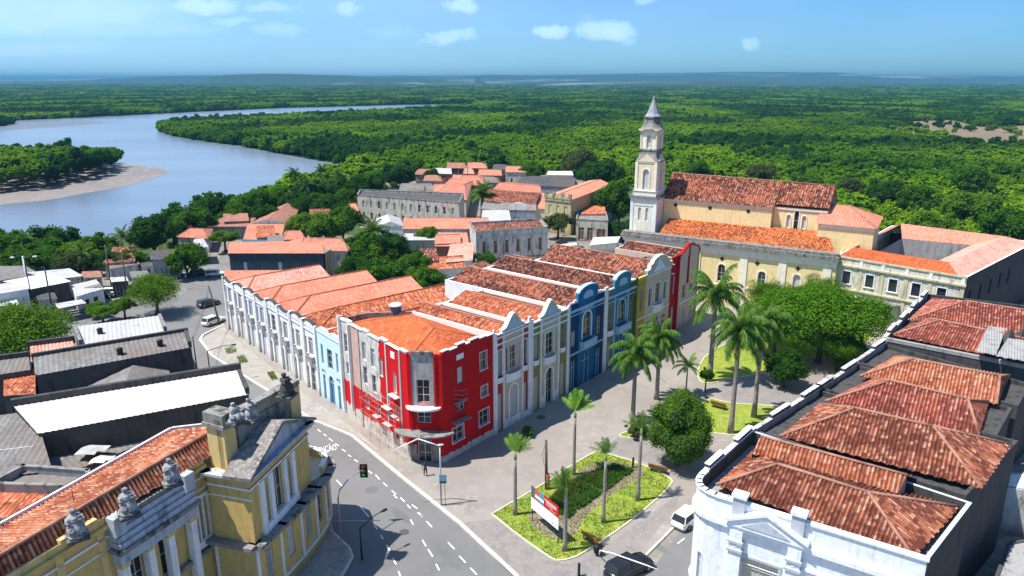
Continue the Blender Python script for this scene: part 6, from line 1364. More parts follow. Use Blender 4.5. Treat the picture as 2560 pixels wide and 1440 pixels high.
house('old_building', 'long weathered two storey building with a black collapsed roof and a rounded end', [(893, 492), (1148, 512), (1160, 488), (900, 478)], 7.5, 'flat', 'black', 's', .5, {0: win(12, .28, 4.6, 6.6, 's', .02, .98)+win(12, .28, 1.2, 3.2, 'o', .02, .98)}, parapet=.5, cat='building')
house('house', 'white gable fronted hall half hidden by the flowering trees', [(945, 566), (1008, 566), (1000, 546), (940, 548)], 5.0, 'gable', 'lite', 'w', 1.2, along='bc', over=.1)
house('hall', 'long low hall with a bright salmon roof in front of the weathered long building', [(1008, 572), (1225, 572), (1210, 545), (1016, 545)], 4.6, 'gable', 'salm', 'g', 1.3)
house('house', 'brown roofed shed behind the salmon roofed hall', [(1010, 600), (1165, 600), (1160, 585), (1015, 584)], 3.2, 'shed', 'lite', 'g', .4)
house('house', 'salmon roofed house just left of the six window villa', [(1090, 615), (1170, 615), (1165, 590), (1098, 590)], 4.0, 'shed', 'salm', 'b', .8)
house('house', 'small white walled house with a green window and a ragged tile roof', [(1060, 676), (1160, 668), (1150, 640), (1075, 645)], 3.8, 'gable', 'org', 'w', 1.2, {0: [(.38, .52, 1.2, 2.6, 'K'), (.78, .88, 1.4, 2.5, 'o')]}, over=.3)
house('annex', 'white back annex with a brown tile roof behind the deep blue house', [(1128, 702), (1190, 725), (1262, 690), (1210, 655)], 8.4, 'hip', 'old', 'w', 1.2, ia=.2, ib=.2, cat='annex')
house('house', 'dark roofed back building behind the teal and yellow houses', [(1215, 672), (1300, 690), (1395, 655), (1290, 640)], 8.6, 'hip', 'old', 'v', 1.6, ia=.3, ib=.2)
house('church', 'small white chapel with a curved front among the salmon roofs', [(1255, 524), (1338, 526), (1338, 508), (1255, 506)], 6.0, 'flat', 'moss', 'w', .5, {0: [(.46, .54, 1.0, 2.0, 'o'), (.4, .44, 2.3, 3.0, 'o'), (.56, .60, 2.3, 3.0, 'o'), (.48, .52, 3.2, 3.8, 'o')]}, cat='chapel',
      deco=lambda mb, fr: [mb.prism(fr[0], [(fr[0].W*.25, 6), (fr[0].W*.75, 6), (fr[0].W*.72, 7.2), (fr[0].W*.6, 8.0), (fr[0].W*.4, 8.0), (fr[0].W*.28, 7.2)], -.3, .1, 0), slab(mb, fr[0], 0, fr[0].W, 5.4, 5.9, .3, 1)])
house('house', 'white house with dark windows to the left of the small chapel', [(1205, 522), (1254, 526), (1256, 508), (1212, 505)], 5.5, 'flat', 'moss', 'w', .5, {0: [(.1, .3, 1, 3, 'o'), (.5, .62, .6, 3, 'o'), (.75, .92, .6, 2.6, 'o')]})
house('ochre_house', 'tall faded ochre building with a crenellated front and a long salmon roof', [(1362, 492), (1428, 500), (1528, 462), (1472, 452)], 9.5, 'gable', 'salm', 'o', 1.0, {0: win(3, .34, 5.0, 7.6, 'y')+[(.62, .78, .4, 2.6, 'O')]}, along='bc', over=.15,
      deco=lambda mb, fr: [mb.box(fr[0], u, u+.9, -.3, .15, 9.3, 10.9, 1) for u in (0, fr[0].W*.3, fr[0].W*.62, fr[0].W-.9)]+[mb.box(fr[0], 0, fr[0].W, -.3, .1, 9.3, 10.3, 0), slab(mb, fr[0], 0, fr[0].W, 8.6, 8.9, .2, 1), slab(mb, fr[0], 0, fr[0].W, 4.2, 4.4, .15, 1)])
house('ruin', 'roofless stone ruin with brown doorways next to the ochre building', [(1440, 552), (1520, 556), (1515, 532), (1446, 528)], 5.2, 'flat', 'moss', 's', .5, {0: [(.08, .26, .3, 3.6, 'd'), (.36, .54, .3, 3.6, 'd'), (.66, .94, 1.0, 3.4, 'D')]}, parapet=.4, cat='ruin')
house('house', 'orange roofed house rising behind the roofless ruin', [(1455, 535), (1510, 535), (1512, 490), (1480, 492)], 5.6, 'shed', 'org', 'o', 1.2)
house('house', 'wide brown tile roof between the palm tree and the ochre building', [(1215, 502), (1335, 512), (1352, 482), (1200, 470)], 6.0, 'gable', 'old', 's', 1.4)
house('house', 'long bright salmon roof above the brown one near the ochre building', [(1230, 478), (1352, 488), (1345, 462), (1268, 456)], 6.2, 'gable', 'salm', 'v', 1.2)
house('house', 'salmon roofed house directly left of the ochre building', [(1312, 520), (1362, 522), (1362, 492), (1315, 492)], 5.0, 'shed', 'salm', 'w', 1.2)
house('house', 'large salmon hip roof left of the tall palm in the old quarter', [(1085, 492), (1165, 500), (1180, 452), (1130, 445)], 5.5, 'hip', 'salm', 's', 1.4, ia=.2, ib=.2)
house('house', 'second salmon roof behind the large hip roof in the old quarter', [(1140, 460), (1210, 464), (1206, 438), (1150, 438)], 5.0, 'hip', 'salm', 'b', 1.3, ia=.2, ib=.2)
house('house', 'grey sheet roofed shop with a green sign board left of the salmon hip roof', [(1003, 482), (1085, 484), (1078, 462), (1005, 462)], 4.0, 'shed', 'slate', 'v', .5)
house('warehouse', 'broad black roofed warehouse with pale skylights behind the ochre building', [(1288, 462), (1436, 468), (1432, 442), (1330, 440)], 5.0, 'gable', 'black', 'g', 1.2, cat='warehouse')
house('house', 'white modern house with dark openings at the forest edge', [(1368, 437), (1432, 438), (1428, 428), (1372, 428)], 4.0, 'flat', 'white', 'w', .4, {0: [(.2, .3, .8, 3.4, 'o'), (.45, .65, .8, 2.8, 'o')]})
far = [('rusty roofed brick house at the left end of the far hamlet', 1062, 430, 46, 'rust', 'c'), ('pale roofed shack in the far hamlet', 1108, 428, 40, 'lite', 'b'), ('salmon roofed brick house highest in the far hamlet', 1192, 414, 50, 'salm', 'b'), ('salmon house with a porch in the middle of the far hamlet', 1225, 432, 56, 'salm', 'b'), ('dark roofed shack in the far hamlet', 1252, 418, 40, 'black', 'g'), ('salmon roofed house at the right end of the far hamlet', 1290, 424, 50, 'salm', 's'), ('grey walled house below the hamlet brick houses', 1222, 450, 50, 'slate', 'g'), ('brown shack behind the far hamlet', 1140, 414, 44, 'rust', 'd'), ('weathered shack between the palms and the far hamlet', 1082, 446, 44, 'rust', 's'), ('low brick house in front of the far hamlet', 1150, 446, 36, 'salm', 'b'), ('narrow brick house beside the hamlet power pole', 1172, 428, 26, 'pink', 'b')]
for i, (lab, x, y, w_, rm, wm) in enumerate(far):
    house('hamlet_house', lab, [(x-w_/2, y+6), (x+w_/2, y+7), (x+w_/2-3, y-5), (x-w_/2+4, y-6)], 3.6+(i % 3)*.7, 'gable' if i % 2 else 'hip', rm, wm, 1.3, {0: win(2, .25, 1, 2.4, 'o')}, ia=.25, ib=.25, group='small houses of the far hamlet')
# dark roofs on the left
house('warehouse', 'narrow warehouse with a dazzling white roof and black walls', [(96, 1084), (622, 985), (600, 937), (38, 1030)], 7.0, 'shed', 'white', 'd', .7, cat='warehouse', over=.05,
      deco=lambda mb, fr: [mb.box(fr[2], -.2, fr[2].W+.2, -.1, .4, 7.0, 8.4, 0), mb.box(fr[1], 0, fr[1].W, -.3, .1, 7, 7.8, 0)])
house('warehouse', 'long grey roofed warehouse with a tall black wall behind the white roofed one', [(90, 938), (478, 868), (468, 838), (86, 903)], 7.0, 'shed', 'slate', 'd', .6, cat='warehouse', over=.05,
      deco=lambda mb, fr: [mb.box(fr[2], -.2, fr[2].W+.2, -.1, .3, 7.0, 8.0, 0), mb.box(fr[1], 0, fr[1].W, -.3, .1, 7, 7.8, 0)])
house('warehouse', 'light grey roofed warehouse nearest the leafy roadside trees', [(200, 862), (416, 828), (402, 795), (186, 824)], 6.5, 'shed', 'lite', 'd', .4, cat='warehouse', over=.05,
      deco=lambda mb, fr: [mb.box(fr[3], 0, fr[3].W, -.3, .1, 6.4, 7.2, 1), mb.box(fr[1], 0, fr[1].W, -.3, .1, 6.4, 7.2, 1)])
house('house', 'little salmon roof squeezed between the grey roofed warehouses', [(78, 905), (190, 880), (184, 858), (75, 872)], 6.2, 'shed', 'pink', 'd', .4, over=.05, deco=lambda mb, fr: [mb.box(fr[2], -.2, fr[2].W+.2, -.1, .3, 6.2, 7.2, 0)])
house('house', 'grey roof at the left edge beside the dark tree', [(-60, 945), (75, 925), (72, 898), (-60, 915)], 6.0, 'shed', 'slate', 'd', .4, over=.05, deco=lambda mb, fr: [mb.box(fr[2], -.2, fr[2].W+.2, -.1, .3, 6.0, 7.0, 0)])
house('shed', 'low pitched grey shed with a pointed black gable below the long grey warehouse', [(190, 1000), (440, 985), (420, 925), (275, 905)], 4.6, 'gable', 'slate', 'd', 1.5, cat='shed', over=.1, along='bc')
house('shed', 'old mottled tile roofed shed on the left edge', [(10, 990), (88, 985), (88, 930), (12, 938)], 5.0, 'shed', 'org', 'd', .4, cat='shed', over=.05)
house('shed', 'flat grey roofed shed with a broken white sheet below the white roofed warehouse', [(150, 1190), (380, 1100), (330, 1045), (100, 1120)], 4.0, 'shed', 'slate', 'd', .5, cat='shed', over=.05)
house('shed', 'dark corrugated roof at the left edge below the white roof', [(-40, 1195), (130, 1178), (88, 1045), (-40, 1062)], 6.2, 'shed', 'slate', 'd', .8, cat='shed', over=.05)
house('shed', 'small red tiled roof with a grey parapet at the lower left edge', [(-60, 1300), (92, 1288), (128, 1236), (-40, 1228)], 5.5, 'shed', 'org', 'g', .5, cat='shed', over=.02)
house('shed', 'grey flat roof with a raised rim at the lower left', [(-30, 1228), (230, 1235), (225, 1192), (62, 1180)], 6.0, 'flat', 'slate', 'g', .5, cat='shed', parapet=.7)
# market sheds by the yard
house('market_shed', 'open market shed with a brilliant white roof', [(78, 722), (172, 704), (122, 688), (16, 708)], 4.6, 'shed', 'white', 'd', .4, cat='shed', over=.3)
house('market_shed', 'green and cream shop with arched openings at the left edge', [(-40, 740), (70, 722), (20, 708), (-60, 722)], 4.8, 'flat', 'lite', 'w', .4, {0: win(4, .2, 2.6, 3.4, 's', .2, .95)}, cat='shop')
house('market_shed', 'grey boxy market building beside the white roof', [(146, 697), (202, 690), (170, 672), (70, 682)], 4.6, 'flat', 'lite', 's', .4, cat='shed')
house('market_shed', 'long bluish sheet roof at the far left edge', [(-60, 710), (96, 686), (60, 670), (-80, 672)], 4.2, 'shed', 'slate', 'g', .4, cat='shed')
house('market_shed', 'pale roofed stall with two dark doorways behind the truck', [(190, 742), (258, 722), (240, 704), (180, 718)], 3.2, 'shed', 'lite', 'w', .4, {0: [(.3, .45, .2, 2.2, 'o'), (.6, .78, .2, 2.2, 'o')]}, cat='stall', over=.1)
house('market_shed', 'low grey stall with a sagging roof beneath the power pole', [(275, 672), (345, 660), (330, 640), (268, 650)], 3.0, 'shed', 'slate', 'v', .3, cat='stall')
house('market_shed', 'white awning shelter with thin legs beside the railway fence', [(150, 770), (210, 758), (200, 750), (142, 760)], 2.6, 'flat', 'lite', 'c', .2, cat='shelter', base=2.3)
house('market_shed', 'dusty brown roofed stall near the palm in the market', [(86, 670), (120, 668), (140, 652), (70, 652)], 3.0, 'shed', 'rust', 'c', .5, cat='stall')
house('wall', 'white garden wall round the small car park', [(1378, 618), (1440, 612), (1438, 608), (1376, 614)], 2.0, 'flat', 'white', 'w', .2, cat='wall')
house('white_kiosk', 'white kiosk between the car park and the church', [(1478, 612), (1540, 606), (1548, 592), (1486, 594)], 2.6, 'flat', 'white', 'w', .3, cat='kiosk')
# ---------------------------------------------------------------- vehicles
def car(label, pos, rot, col, L_=4.2, W_=1.72, H_=1.46, name='car', van=False, cat='car', group=None):
    root = thing(name, label, cat, (pos[0], pos[1], pos[2]), group); root.rotation_euler = (0, 0, rot)
    pm = plain('car_paint_%02d%02d%02d' % tuple(int(c*99) for c in col), col, .25, 0, .6)
    st = [(-1, .55, .62, .0), (-.97, .66, .80, .0), (-.80, .72, .88, 0), (-.55, .78, .92, .0), (-.2, .8, .93, 0), (.3, .8, .9, 0), (.62, .78, .86, 0), (.9, .7, .74, 0), (1, .58, .55, 0)]
    if van: st = [(x, a, min(b, .95), c) for x, a, b, c in st]
    m = MB(); vs = []; fs = []; n = 8
    for x, wd, ht, _ in st:
        X = x*L_/2; w = wd/.8*W_/2; h = ht*H_*.68
        for y, z in ((-w, .30), (-w*1.0, .55), (-w*.97, h*.86), (-w*.86, h), (w*.86, h), (w*.97, h*.86), (w, .55), (w, .30)): vs.append((X, y, z))
    for i in range(len(st)-1):
        for k in range(n): fs.append((i*n+k, i*n+(k+1) % n, (i+1)*n+(k+1) % n, (i+1)*n+k)[::-1])
    fs.append(tuple(range(n))); fs.append(tuple((len(st)-1)*n+k for k in range(n))[::-1]); m.mesh(vs, fs, 0, True)
    def loc(mb, nm, mt, par=None):
        o = mb.build(nm, mt); o.parent = par or root; return o
    body = loc(m, 'body', pm)
    c = MB(); b0, b1, t0, t1 = (-.92, .42, -.80, .12) if not van else (-.97, .78, -.95, .6); zb = H_*.60; zt = H_*.985; wb = W_*.43; wt = W_*.36
    lo = [Vector((b0*L_/2, -wb, zb)), Vector((b1*L_/2, -wb, zb)), Vector((b1*L_/2, wb, zb)), Vector((b0*L_/2, wb, zb))]; hi = [Vector((t0*L_/2, -wt, zt)), Vector((t1*L_/2, -wt, zt)), Vector((t1*L_/2, wt, zt)), Vector((t0*L_/2, wt, zt))]
    for i in range(4): c.face([lo[i], lo[(i+1) % 4], hi[(i+1) % 4], hi[i]])
    loc(c, 'window', G_glass)
    r = MB(); h2 = [p+Vector((0, 0, .03)) for p in hi]; r.face([p*1 for p in h2]); 
    for i in range(4): r.face([hi[i]*1.0, hi[(i+1) % 4], h2[(i+1) % 4], h2[i]])
    for i in range(4): r.tube([lo[i]+Vector((0, 0, .0)), hi[i]], .045, 5)
    for t in (.42,):
        for sg in (-1, 1): r.tube([Vector((-.18*L_/2, sg*wb*1.0, zb)), Vector((-.22*L_/2, sg*wt*1.01, zt))], .04, 5)
    loc(r, 'roof', pm)
    tyre = plain('tyre', (.02, .02, .02), .8); rim = plain('rim', (.3, .3, .31), .35, .6)
    for sx in (-.62, .62):
        for sg in (-1, 1):
            w = MB(); p = Vector((sx*L_/2, sg*W_*.44, .31)); w.tube([p-Vector((0, .11, 0)), p+Vector((0, .11, 0))], .31, 14); wo = loc(w, 'wheel', tyre)
            w = MB(); w.tube([p-Vector((0, .12, 0)), p+Vector((0, .12, 0))], .18, 10); o = loc(w, 'rim', rim, wo)
    for sg in (-1, 1):
        w = MB(); w.box(Fr((L_*.475, sg*W_*.33-.16), (L_*.475, sg*W_*.33+.16)), 0, .32, -.1, .035, .56, .70); loc(w, 'headlight', plain('lamp_glass', (.6, .6, .58), .2))
        w = MB(); w.box(Fr((-L_*.48, sg*W_*.33+.15), (-L_*.48, sg*W_*.33-.15)), 0, .3, -.1, .03, .62, .76); loc(w, 'tail_light', plain('tail_red', (.35, .01, .01), .3))
    return root
car('dark grey car rounding the bend at the top of the avenue', P(522, 765), .95, (.05, .055, .06))
car('small white car driving beside the kerb next to the leaning pole', P(535, 809), 1.1, (.75, .75, .74))
car('black car covered by dark shade in the small car park', P(1408, 618), .2, (.02, .022, .026))
car('silver grey car beside the black one in the small car park', P(1437, 620), .2, (.33, .33, .34))
car('white car parked tight against the bright white corner house', P(1722, 1304, .01), .78, (.78, .78, .78))
car('big black car at the bottom edge by the corner garden', P(1572, 1432, .01), .62, (.012, .014, .018), 4.6, 1.85, 1.6)
car('white hatchback in the market yard under the power pole', P(285, 738), .1, (.72, .73, .75))
car('dark car beside the white hatchback in the market yard', P(262, 744), .1, (.03, .03, .035))
car('white car parked below the long teal building', P(540, 690), .3, (.7, .7, .7)); car('dark blue car in the shade of the round tree near the long teal building', P(500, 688), .3, (.03, .05, .09))
# flatbed truck
tk = thing('truck', 'white cab truck with a long flat bed in the market yard', 'truck', P(205, 752)); tk.rotation_euler = (0, 0, .12)
def tl(mb, nm, mt, par=None): o = mb.build(nm, mt); o.parent = par or tk; return o
m = MB(); X = Fr((0, -1.1), (1, -1.1)); m.box(X, -.2, 1.5, -2.2, 0, .6, 2.3); m.box(X, 1.5, 1.9, -2.1, -.1, .6, 1.5); tl(m, 'cab', plain('truck_white', (.72, .72, .72), .4)); m = MB(); m.box(X, 1.3, 1.53, -2.05, -.15, 1.5, 2.15); m.box(X, .3, 1.1, -2.22, .02, 1.4, 2.05); tl(m, 'window', G_glass)
m = MB(); m.box(X, -7.2, -.4, -2.3, .1, .95, 1.2); m.box(X, -7.2, -7.0, -2.3, .1, 1.2, 1.6); tl(m, 'flatbed', M_lite)
for sx in (1.1, -4.2, -5.6):
    for y in (-1.0, 1.0): m = MB(); m.tube([(sx, y-.14, .45), (sx, y+.14, .45)], .45, 14); tl(m, 'wheel', plain('tyre', (.02, .02, .02), .8))
# ---------------------------------------------------------------- street furniture
M_pole = plain('galvanised_pole', (.42, .43, .44), .45, .4); M_black = plain('black_metal', (.02, .02, .022), .5); M_wpole = noisy('wooden_pole', (.14, .10, .07), (.08, .06, .045), scale=3, stretch=(1, 1, .3)); M_conp = noisy('concrete_pole', (.22, .20, .18), (.14, .13, .12), scale=2)
b = P(853, 1348, .13); t = thing('traffic_light', 'traffic light hanging from a long white bent arm over the avenue', 'traffic light', b)
m = MB(); top = P(842, 1245, 5.0); lamp = P(909, 1176, 5.6); m.tube([b, V3(b, 4.3), V3(b, 5.0)+(lamp-V3(b, 5)) * .08, lerp(V3(b, 5.2), lamp, .5)+Vector((0, 0, .3)), lamp+Vector((0, 0, .1))], [.09, .08, .07, .055, .045], 8)
m.build('pole', M_pole, t)
m = MB(); m.tube([P(818, 1304, 2.0), P(853, 1302, 2.0), P(950, 1301, 2.0)], .035, 6); m.build('crossbar', M_pole, t)
m = MB(); X = Fr(lamp-Vector((.3, .0, 0)), lamp+Vector((.3, .0, 0))); m.box(X, -.12, .72, -.15, 0, -.75+0, .55); bx = MB(); f = Fr((lamp.x-.35, lamp.y), (lamp.x+.35, lamp.y)); bx.box(f, 0, .7, -.12, 0, lamp.z-.75, lamp.z+.6); hs = bx.build('backboard', M_black, t)
for i, c in enumerate(((.25, .02, .01), (.25, .16, .01), (.02, .25, .12))):
    m = MB(); q = Vector((lamp.x, lamp.y-.0, lamp.z+.35-i*.42)); m.tube([q, q+Vector((0, -.12, 0))], .14, 12); m.build('signal_lamp', plain('signal_%d' % i, c, .3), t, parent=hs)
def bentlamp(label, base, h, arm, name='street_lamp', mat=None, heads=1, group=None, hm=None):
    t = thing(name, label, 'street lamp', base, group); m = MB(); B = Vector(base); tp = B+Vector((0, 0, h))
    m.tube([B, B+Vector((0, 0, h*.8)), tp], [.09, .07, .055], 8)
    for i in range(heads):
        a = Vector(arm)*(1 if i == 0 else -1); a.z = abs(a.z); m.tube([tp-Vector((0, 0, .05)), tp+a*.6+Vector((0, 0, .15)), tp+a], [.05, .045, .035], 6)
    m.build('pole', mat or M_pole, t)
    for i in range(heads):
        a = Vector(arm)*(1 if i == 0 else -1); a.z = abs(a.z); q = tp+a; d = a.copy(); d.z = 0; d.normalize(); m = MB()
        m.tube([q-d*.1, q+d*.15, q+d*.5, q+d*.62], [.06, .12, .13, .03], 8); m.build('lamp_head', hm or mat or M_pole, t)
    return t
bentlamp('dark street lamp leaning out over the avenue lanes in front of the palace', P(905, 1400, 0), 3.2, (1.6, 1.5, .6), mat=M_black)
bentlamp('thin dark street lamp reaching over the white kerb by the white row', P(528, 955, 0), 4.6, (3.0, .9, .5), mat=M_black)
b = P(1104, 1262, .13); bentlamp('white double arm street lamp before the door of the crimson block', b, 6.4, (-.1, .1, .0), mat=M_trim if False else plain('white_pole_paint', (.7, .72, .74), .4), heads=0)
t = COL.objects[-1] if False else None
dl_ = [o for o in COL.objects if o.name.startswith('street_lamp') and (o.location-b).length < .01][0]
m = MB(); tp = V3(b, 6.5); e1_ = tp+Vector((-2.1, .4, .55)); e2_ = e1_+Vector((-2.6, -.3, -1.2)); m.tube([tp, e1_], .06, 6); m.tube([e1_, e2_], [.07, .03], 6); m.build('arm', plain('white_pole_paint', (.7, .72, .74), .4), dl_)
m = MB(); m.tube([tp+Vector((-.15, 0, .1)), tp+Vector((.35, 0, .15))], [.1, .07], 8); m.build('lamp_head', W_trim, dl_)
# blue notice on two legs
b = P(1112, 1264, .13); t = thing('notice_board', 'small blue notice board on two thin legs near the avenue kerb', 'notice board', b); f = Fr((b.x-.35, b.y), (b.x+.35, b.y)); m = MB()
m.tube([f.p(-.02, 0, b.z), f.p(-.02, 0, 3.3)], .03, 6); m.build('leg', M_black, t); m = MB(); m.tube([f.p(.4, 0, b.z), f.p(.4, 0, 2.6)], .03, 6); m.build('leg', M_black, t)
m = MB(); m.box(f, -.1, .6, .0, .05, 2.6, 3.55); pn = m.build('panel', plain('notice_blue', (.20, .38, .46), .5), t); m = MB(); m.box(f, -.1, .6, .05, .06, 2.6, 2.85); m.build('lower_band', plain('notice_dark_blue', (.03, .10, .20), .5), t, parent=pn)
# billboard
a = P(1329, 1302, .18); c = P(1394, 1358, .18); f = Fr(a, c); W = f.W; t = thing('billboard', 'red white and blue billboard on two posts in the corner garden bed', 'billboard', a); 
for u in (.02, W-.02): m = MB(); m.tube([f.p(u, -.06, -.1), f.p(u, -.06, 3.6)], .045, 6); m.build('post', M_black, t)
z0, z1 = 1.55, 3.95; 
def bb(u0, u1, za, zb, col, nm, o=.02): mm = MB(); mm.box(f, u0*W, u1*W, .0, o, z0+(z1-z0)*za, z0+(z1-z0)*zb); return mm.build(nm, plain('board_%d_%d_%d' % tuple(int(v*100) for v in col), col, .5), t)
panel_o = bb(-.02, 1.02, 0, .5, (.85, .85, .86), 'white_panel'); bb(.47, 1.02, .5, 1, (.55, .01, .012), 'red_panel'); bb(-.02, .13, .5, 1, (.09, .12, .17), 'slate_panel'); bb(.13, .30, .74, 1, (.50, .13, .06), 'orange_panel'); bb(.30, .47, .74, 1, (.07, .30, .42), 'blue_panel'); bb(.13, .47, .62, .74, (.85, .85, .86), 'white_stripe'); bb(.13, .30, .5, .62, (.42, .10, .09), 'rust_panel'); bb(.30, .47, .5, .62, (.06, .24, .34), 'teal_panel')
m = MB(); rg = random.Random(9)
for k, (zz, uu0, uu1, hh) in enumerate(((.83, .50, .93, .05), (.75, .56, .94, .05), (.67, .56, .80, .03), (.58, .70, .92, .02))):
    u = uu0
    while u < uu1:
        w_ = rg.uniform(.008, .016); m.box(f, u*W, (u+w_)*W, .02, .028, z0+(z1-z0)*zz, z0+(z1-z0)*(zz+hh)); u += w_+.006
m.build('lettering', plain('board_white_print', (.8, .8, .8), .5), t); m = MB(); m.box(f, .78*W, .86*W, .02, .028, z0+.22, z0+.36); m.box(f, .88*W, .95*W, .02, .028, z0+.2, z0+.3); m.build('emblem', plain('board_gold', (.45, .36, .15), .5), t)
# wooden pole with cable
def upole(label, pxb, h, r=.14, mat=None, lean=(0, 0), arms=0, name='utility_pole', group=None):
    b = P(*pxb, 0); t = thing(name, label, 'pole', b, group); m = MB(); tp = b+Vector((lean[0], lean[1], h)); m.tube([b, tp], [r, r*.7], 8); m.build('pole', mat or M_wpole, t)
    for i in range(arms): m = MB(); q = tp-Vector((0, 0, .4+.7*i)); m.tube([q-Vector((.8, .2, 0)), q+Vector((.8, .2, 0))], .05, 5); m.build('crossarm', mat or M_wpole, t)
    return t
up = upole('old wooden pole with a hanging cable at the edge of the corner garden', (1366, 1226), 5.6, .17, lean=(-.1, .1)); b = P(1366, 1226, 0); m = MB(); m.tube([b+Vector((-.1, .1, 5.3)), b+Vector((-.45, 0, 4.2)), b+Vector((-.3, 0, 3.0)), b+Vector((0, -.1, 2.6))], .02, 5); m.build('cable', M_black, up)
m = MB(); m.tube([b+Vector((.15, 0, 0)), b+Vector((.1, 0, 1.9))], [.26, .2], 8); m.build('red_base', plain('faded_red', (.28, .05, .03), .8), up)
upole('tall dark pole standing by the kerb at the end of the white row', (550, 812), 6.8, .17, lean=(-1.3, .4)); upole('twin black pole between the left warehouses and the avenue', (494, 935), 5.6, .1, M_black, group=None); upole('second black pole just beside the twin one near the avenue', (486, 936), 4.8, .09, M_black)
upole('power pole by the low grey stall in the market', (280, 722), 9, .16, arms=1); upole('power pole at the edge of the leafy roadside trees', (322, 752), 9, .15, arms=1); upole('black mast at the front of the open market shed', (138, 812), 10, .14, M_black)
bentlamp('double headed white lamp in front of the open market shed', P(90, 800), 11, (-1.4, -.3, .2), mat=M_black, heads=2, hm=plain('lamp_white', (.75, .75, .75), .4)); upole('white pylon rising from the market roof', (76, 742), 8, .2, plain('white_pylon', (.7, .7, .7), .6))
upole('tall power pole in the far hamlet', (1170, 466), 11, .18, arms=1); upole('shorter power pole beside the large salmon hip roof', (1147, 464), 6.5, .15)
upole('thin pole in front of the small brown roofed house', (310, 668), 7, .12)
upole('iron mast on the forest edge behind the church roof', (1686, 470), 9, .12, M_black)
# benches
def bench(label, pos, rot):
    t = thing('bench', label, 'bench', pos, 'wooden park benches'); t.rotation_euler = (0, 0, rot); wd = noisy('bench_wood', (.30, .14, .05), (.20, .08, .03), scale=3)
    def q(mb, nm, mt): o = mb.build(nm, mt); o.parent = t
    X = Fr((-1, 0), (1, 0)); m = MB(); 
    for i in range(4): m.box(X, 0, 2, -.02-.15*i-.13, -.02-.15*i, .42, .47)
    q(m, 'seat', wd); m = MB()
    for i in range(3): m.box(X, 0, 2, -.72-.04*i, -.68-.04*i, .55+.16*i, .69+.16*i)
    q(m, 'backrest', wd)
    for x in (-.8, .8): m = MB(); m.tube([(x, .1, 0), (x, .1, .42)], .035, 6); m.tube([(x, .6, 0), (x, .72, .95)], .035, 6); m.tube([(x, .1, .4), (x, .65, .4)], .03, 6); q(m, 'leg', M_black)
bench('orange brown bench on the near grass corner beside the black car', P(1487, 1352, .18), 2.25); bench('bench at the far side of the garden bed under the round tree', P(1648, 1176, .15), 2.65); bench('small bench on the lawn beyond the round tree', P(1800, 1018, .15), 2.5)
# manhole, bin, bollard
b = P(1352, 1043, KZ+.02); m = MB(); m.lathe(b, [(.55, -.02), (.55, .005), (.5, .012), (.46, .008), (.05, .01)], 24); tag(m.build('manhole_cover', noisy('cast_iron', (.10, .095, .09), (.06, .06, .06), scale=8, bump=.6)), 'round iron manhole cover in the shaded paving before the olive house', 'manhole')
b = P(1492, 1388, .13); t = thing('litter_bin', 'black litter bin on a post at the rounded tip of the garden', 'litter bin', b); m = MB(); m.lathe(b, [(.22, .25), (.28, .3), (.32, .95), (.34, 1.0)], 14); m.build('bin', M_black, t); m = MB(); m.tube([b+Vector((.4, 0, 0)), b+Vector((.4, 0, 1.3))], .06, 8); m.build('post', M_black, t)
b1 = P(1500, 1376, 1.5); b2 = P(1645, 1424, 1.9); m = MB(); m.tube([b1, lerp(b1, b2, .2)+Vector((0, 0, .12)), lerp(b1, b2, .8)+Vector((0, 0, .05)), b2], [.05, .055, .05, .02], 8); m.tube([P(1498, 1388, .13), b1], .05, 6); tag(m.build('barrier_arm', plain('white_gate_paint', (.85, .85, .85), .5)), 'long white barrier arm raised over the black car', 'barrier')
b = P(1288, 1224-60, .13)
for lab, px in (('slim black bollard on the plaza path near the round tree', (1582, 1170)), ('low dark bollard at the bottom edge near the garden tip', (1447, 1440))):
    b = P(*px, .13); m = MB(); m.lathe(b, [(.12, 0), (.11, 1.1), (.14, 1.15), (.05, 1.3)], 10); tag(m.build('bollard', M_black), lab, 'bollard')
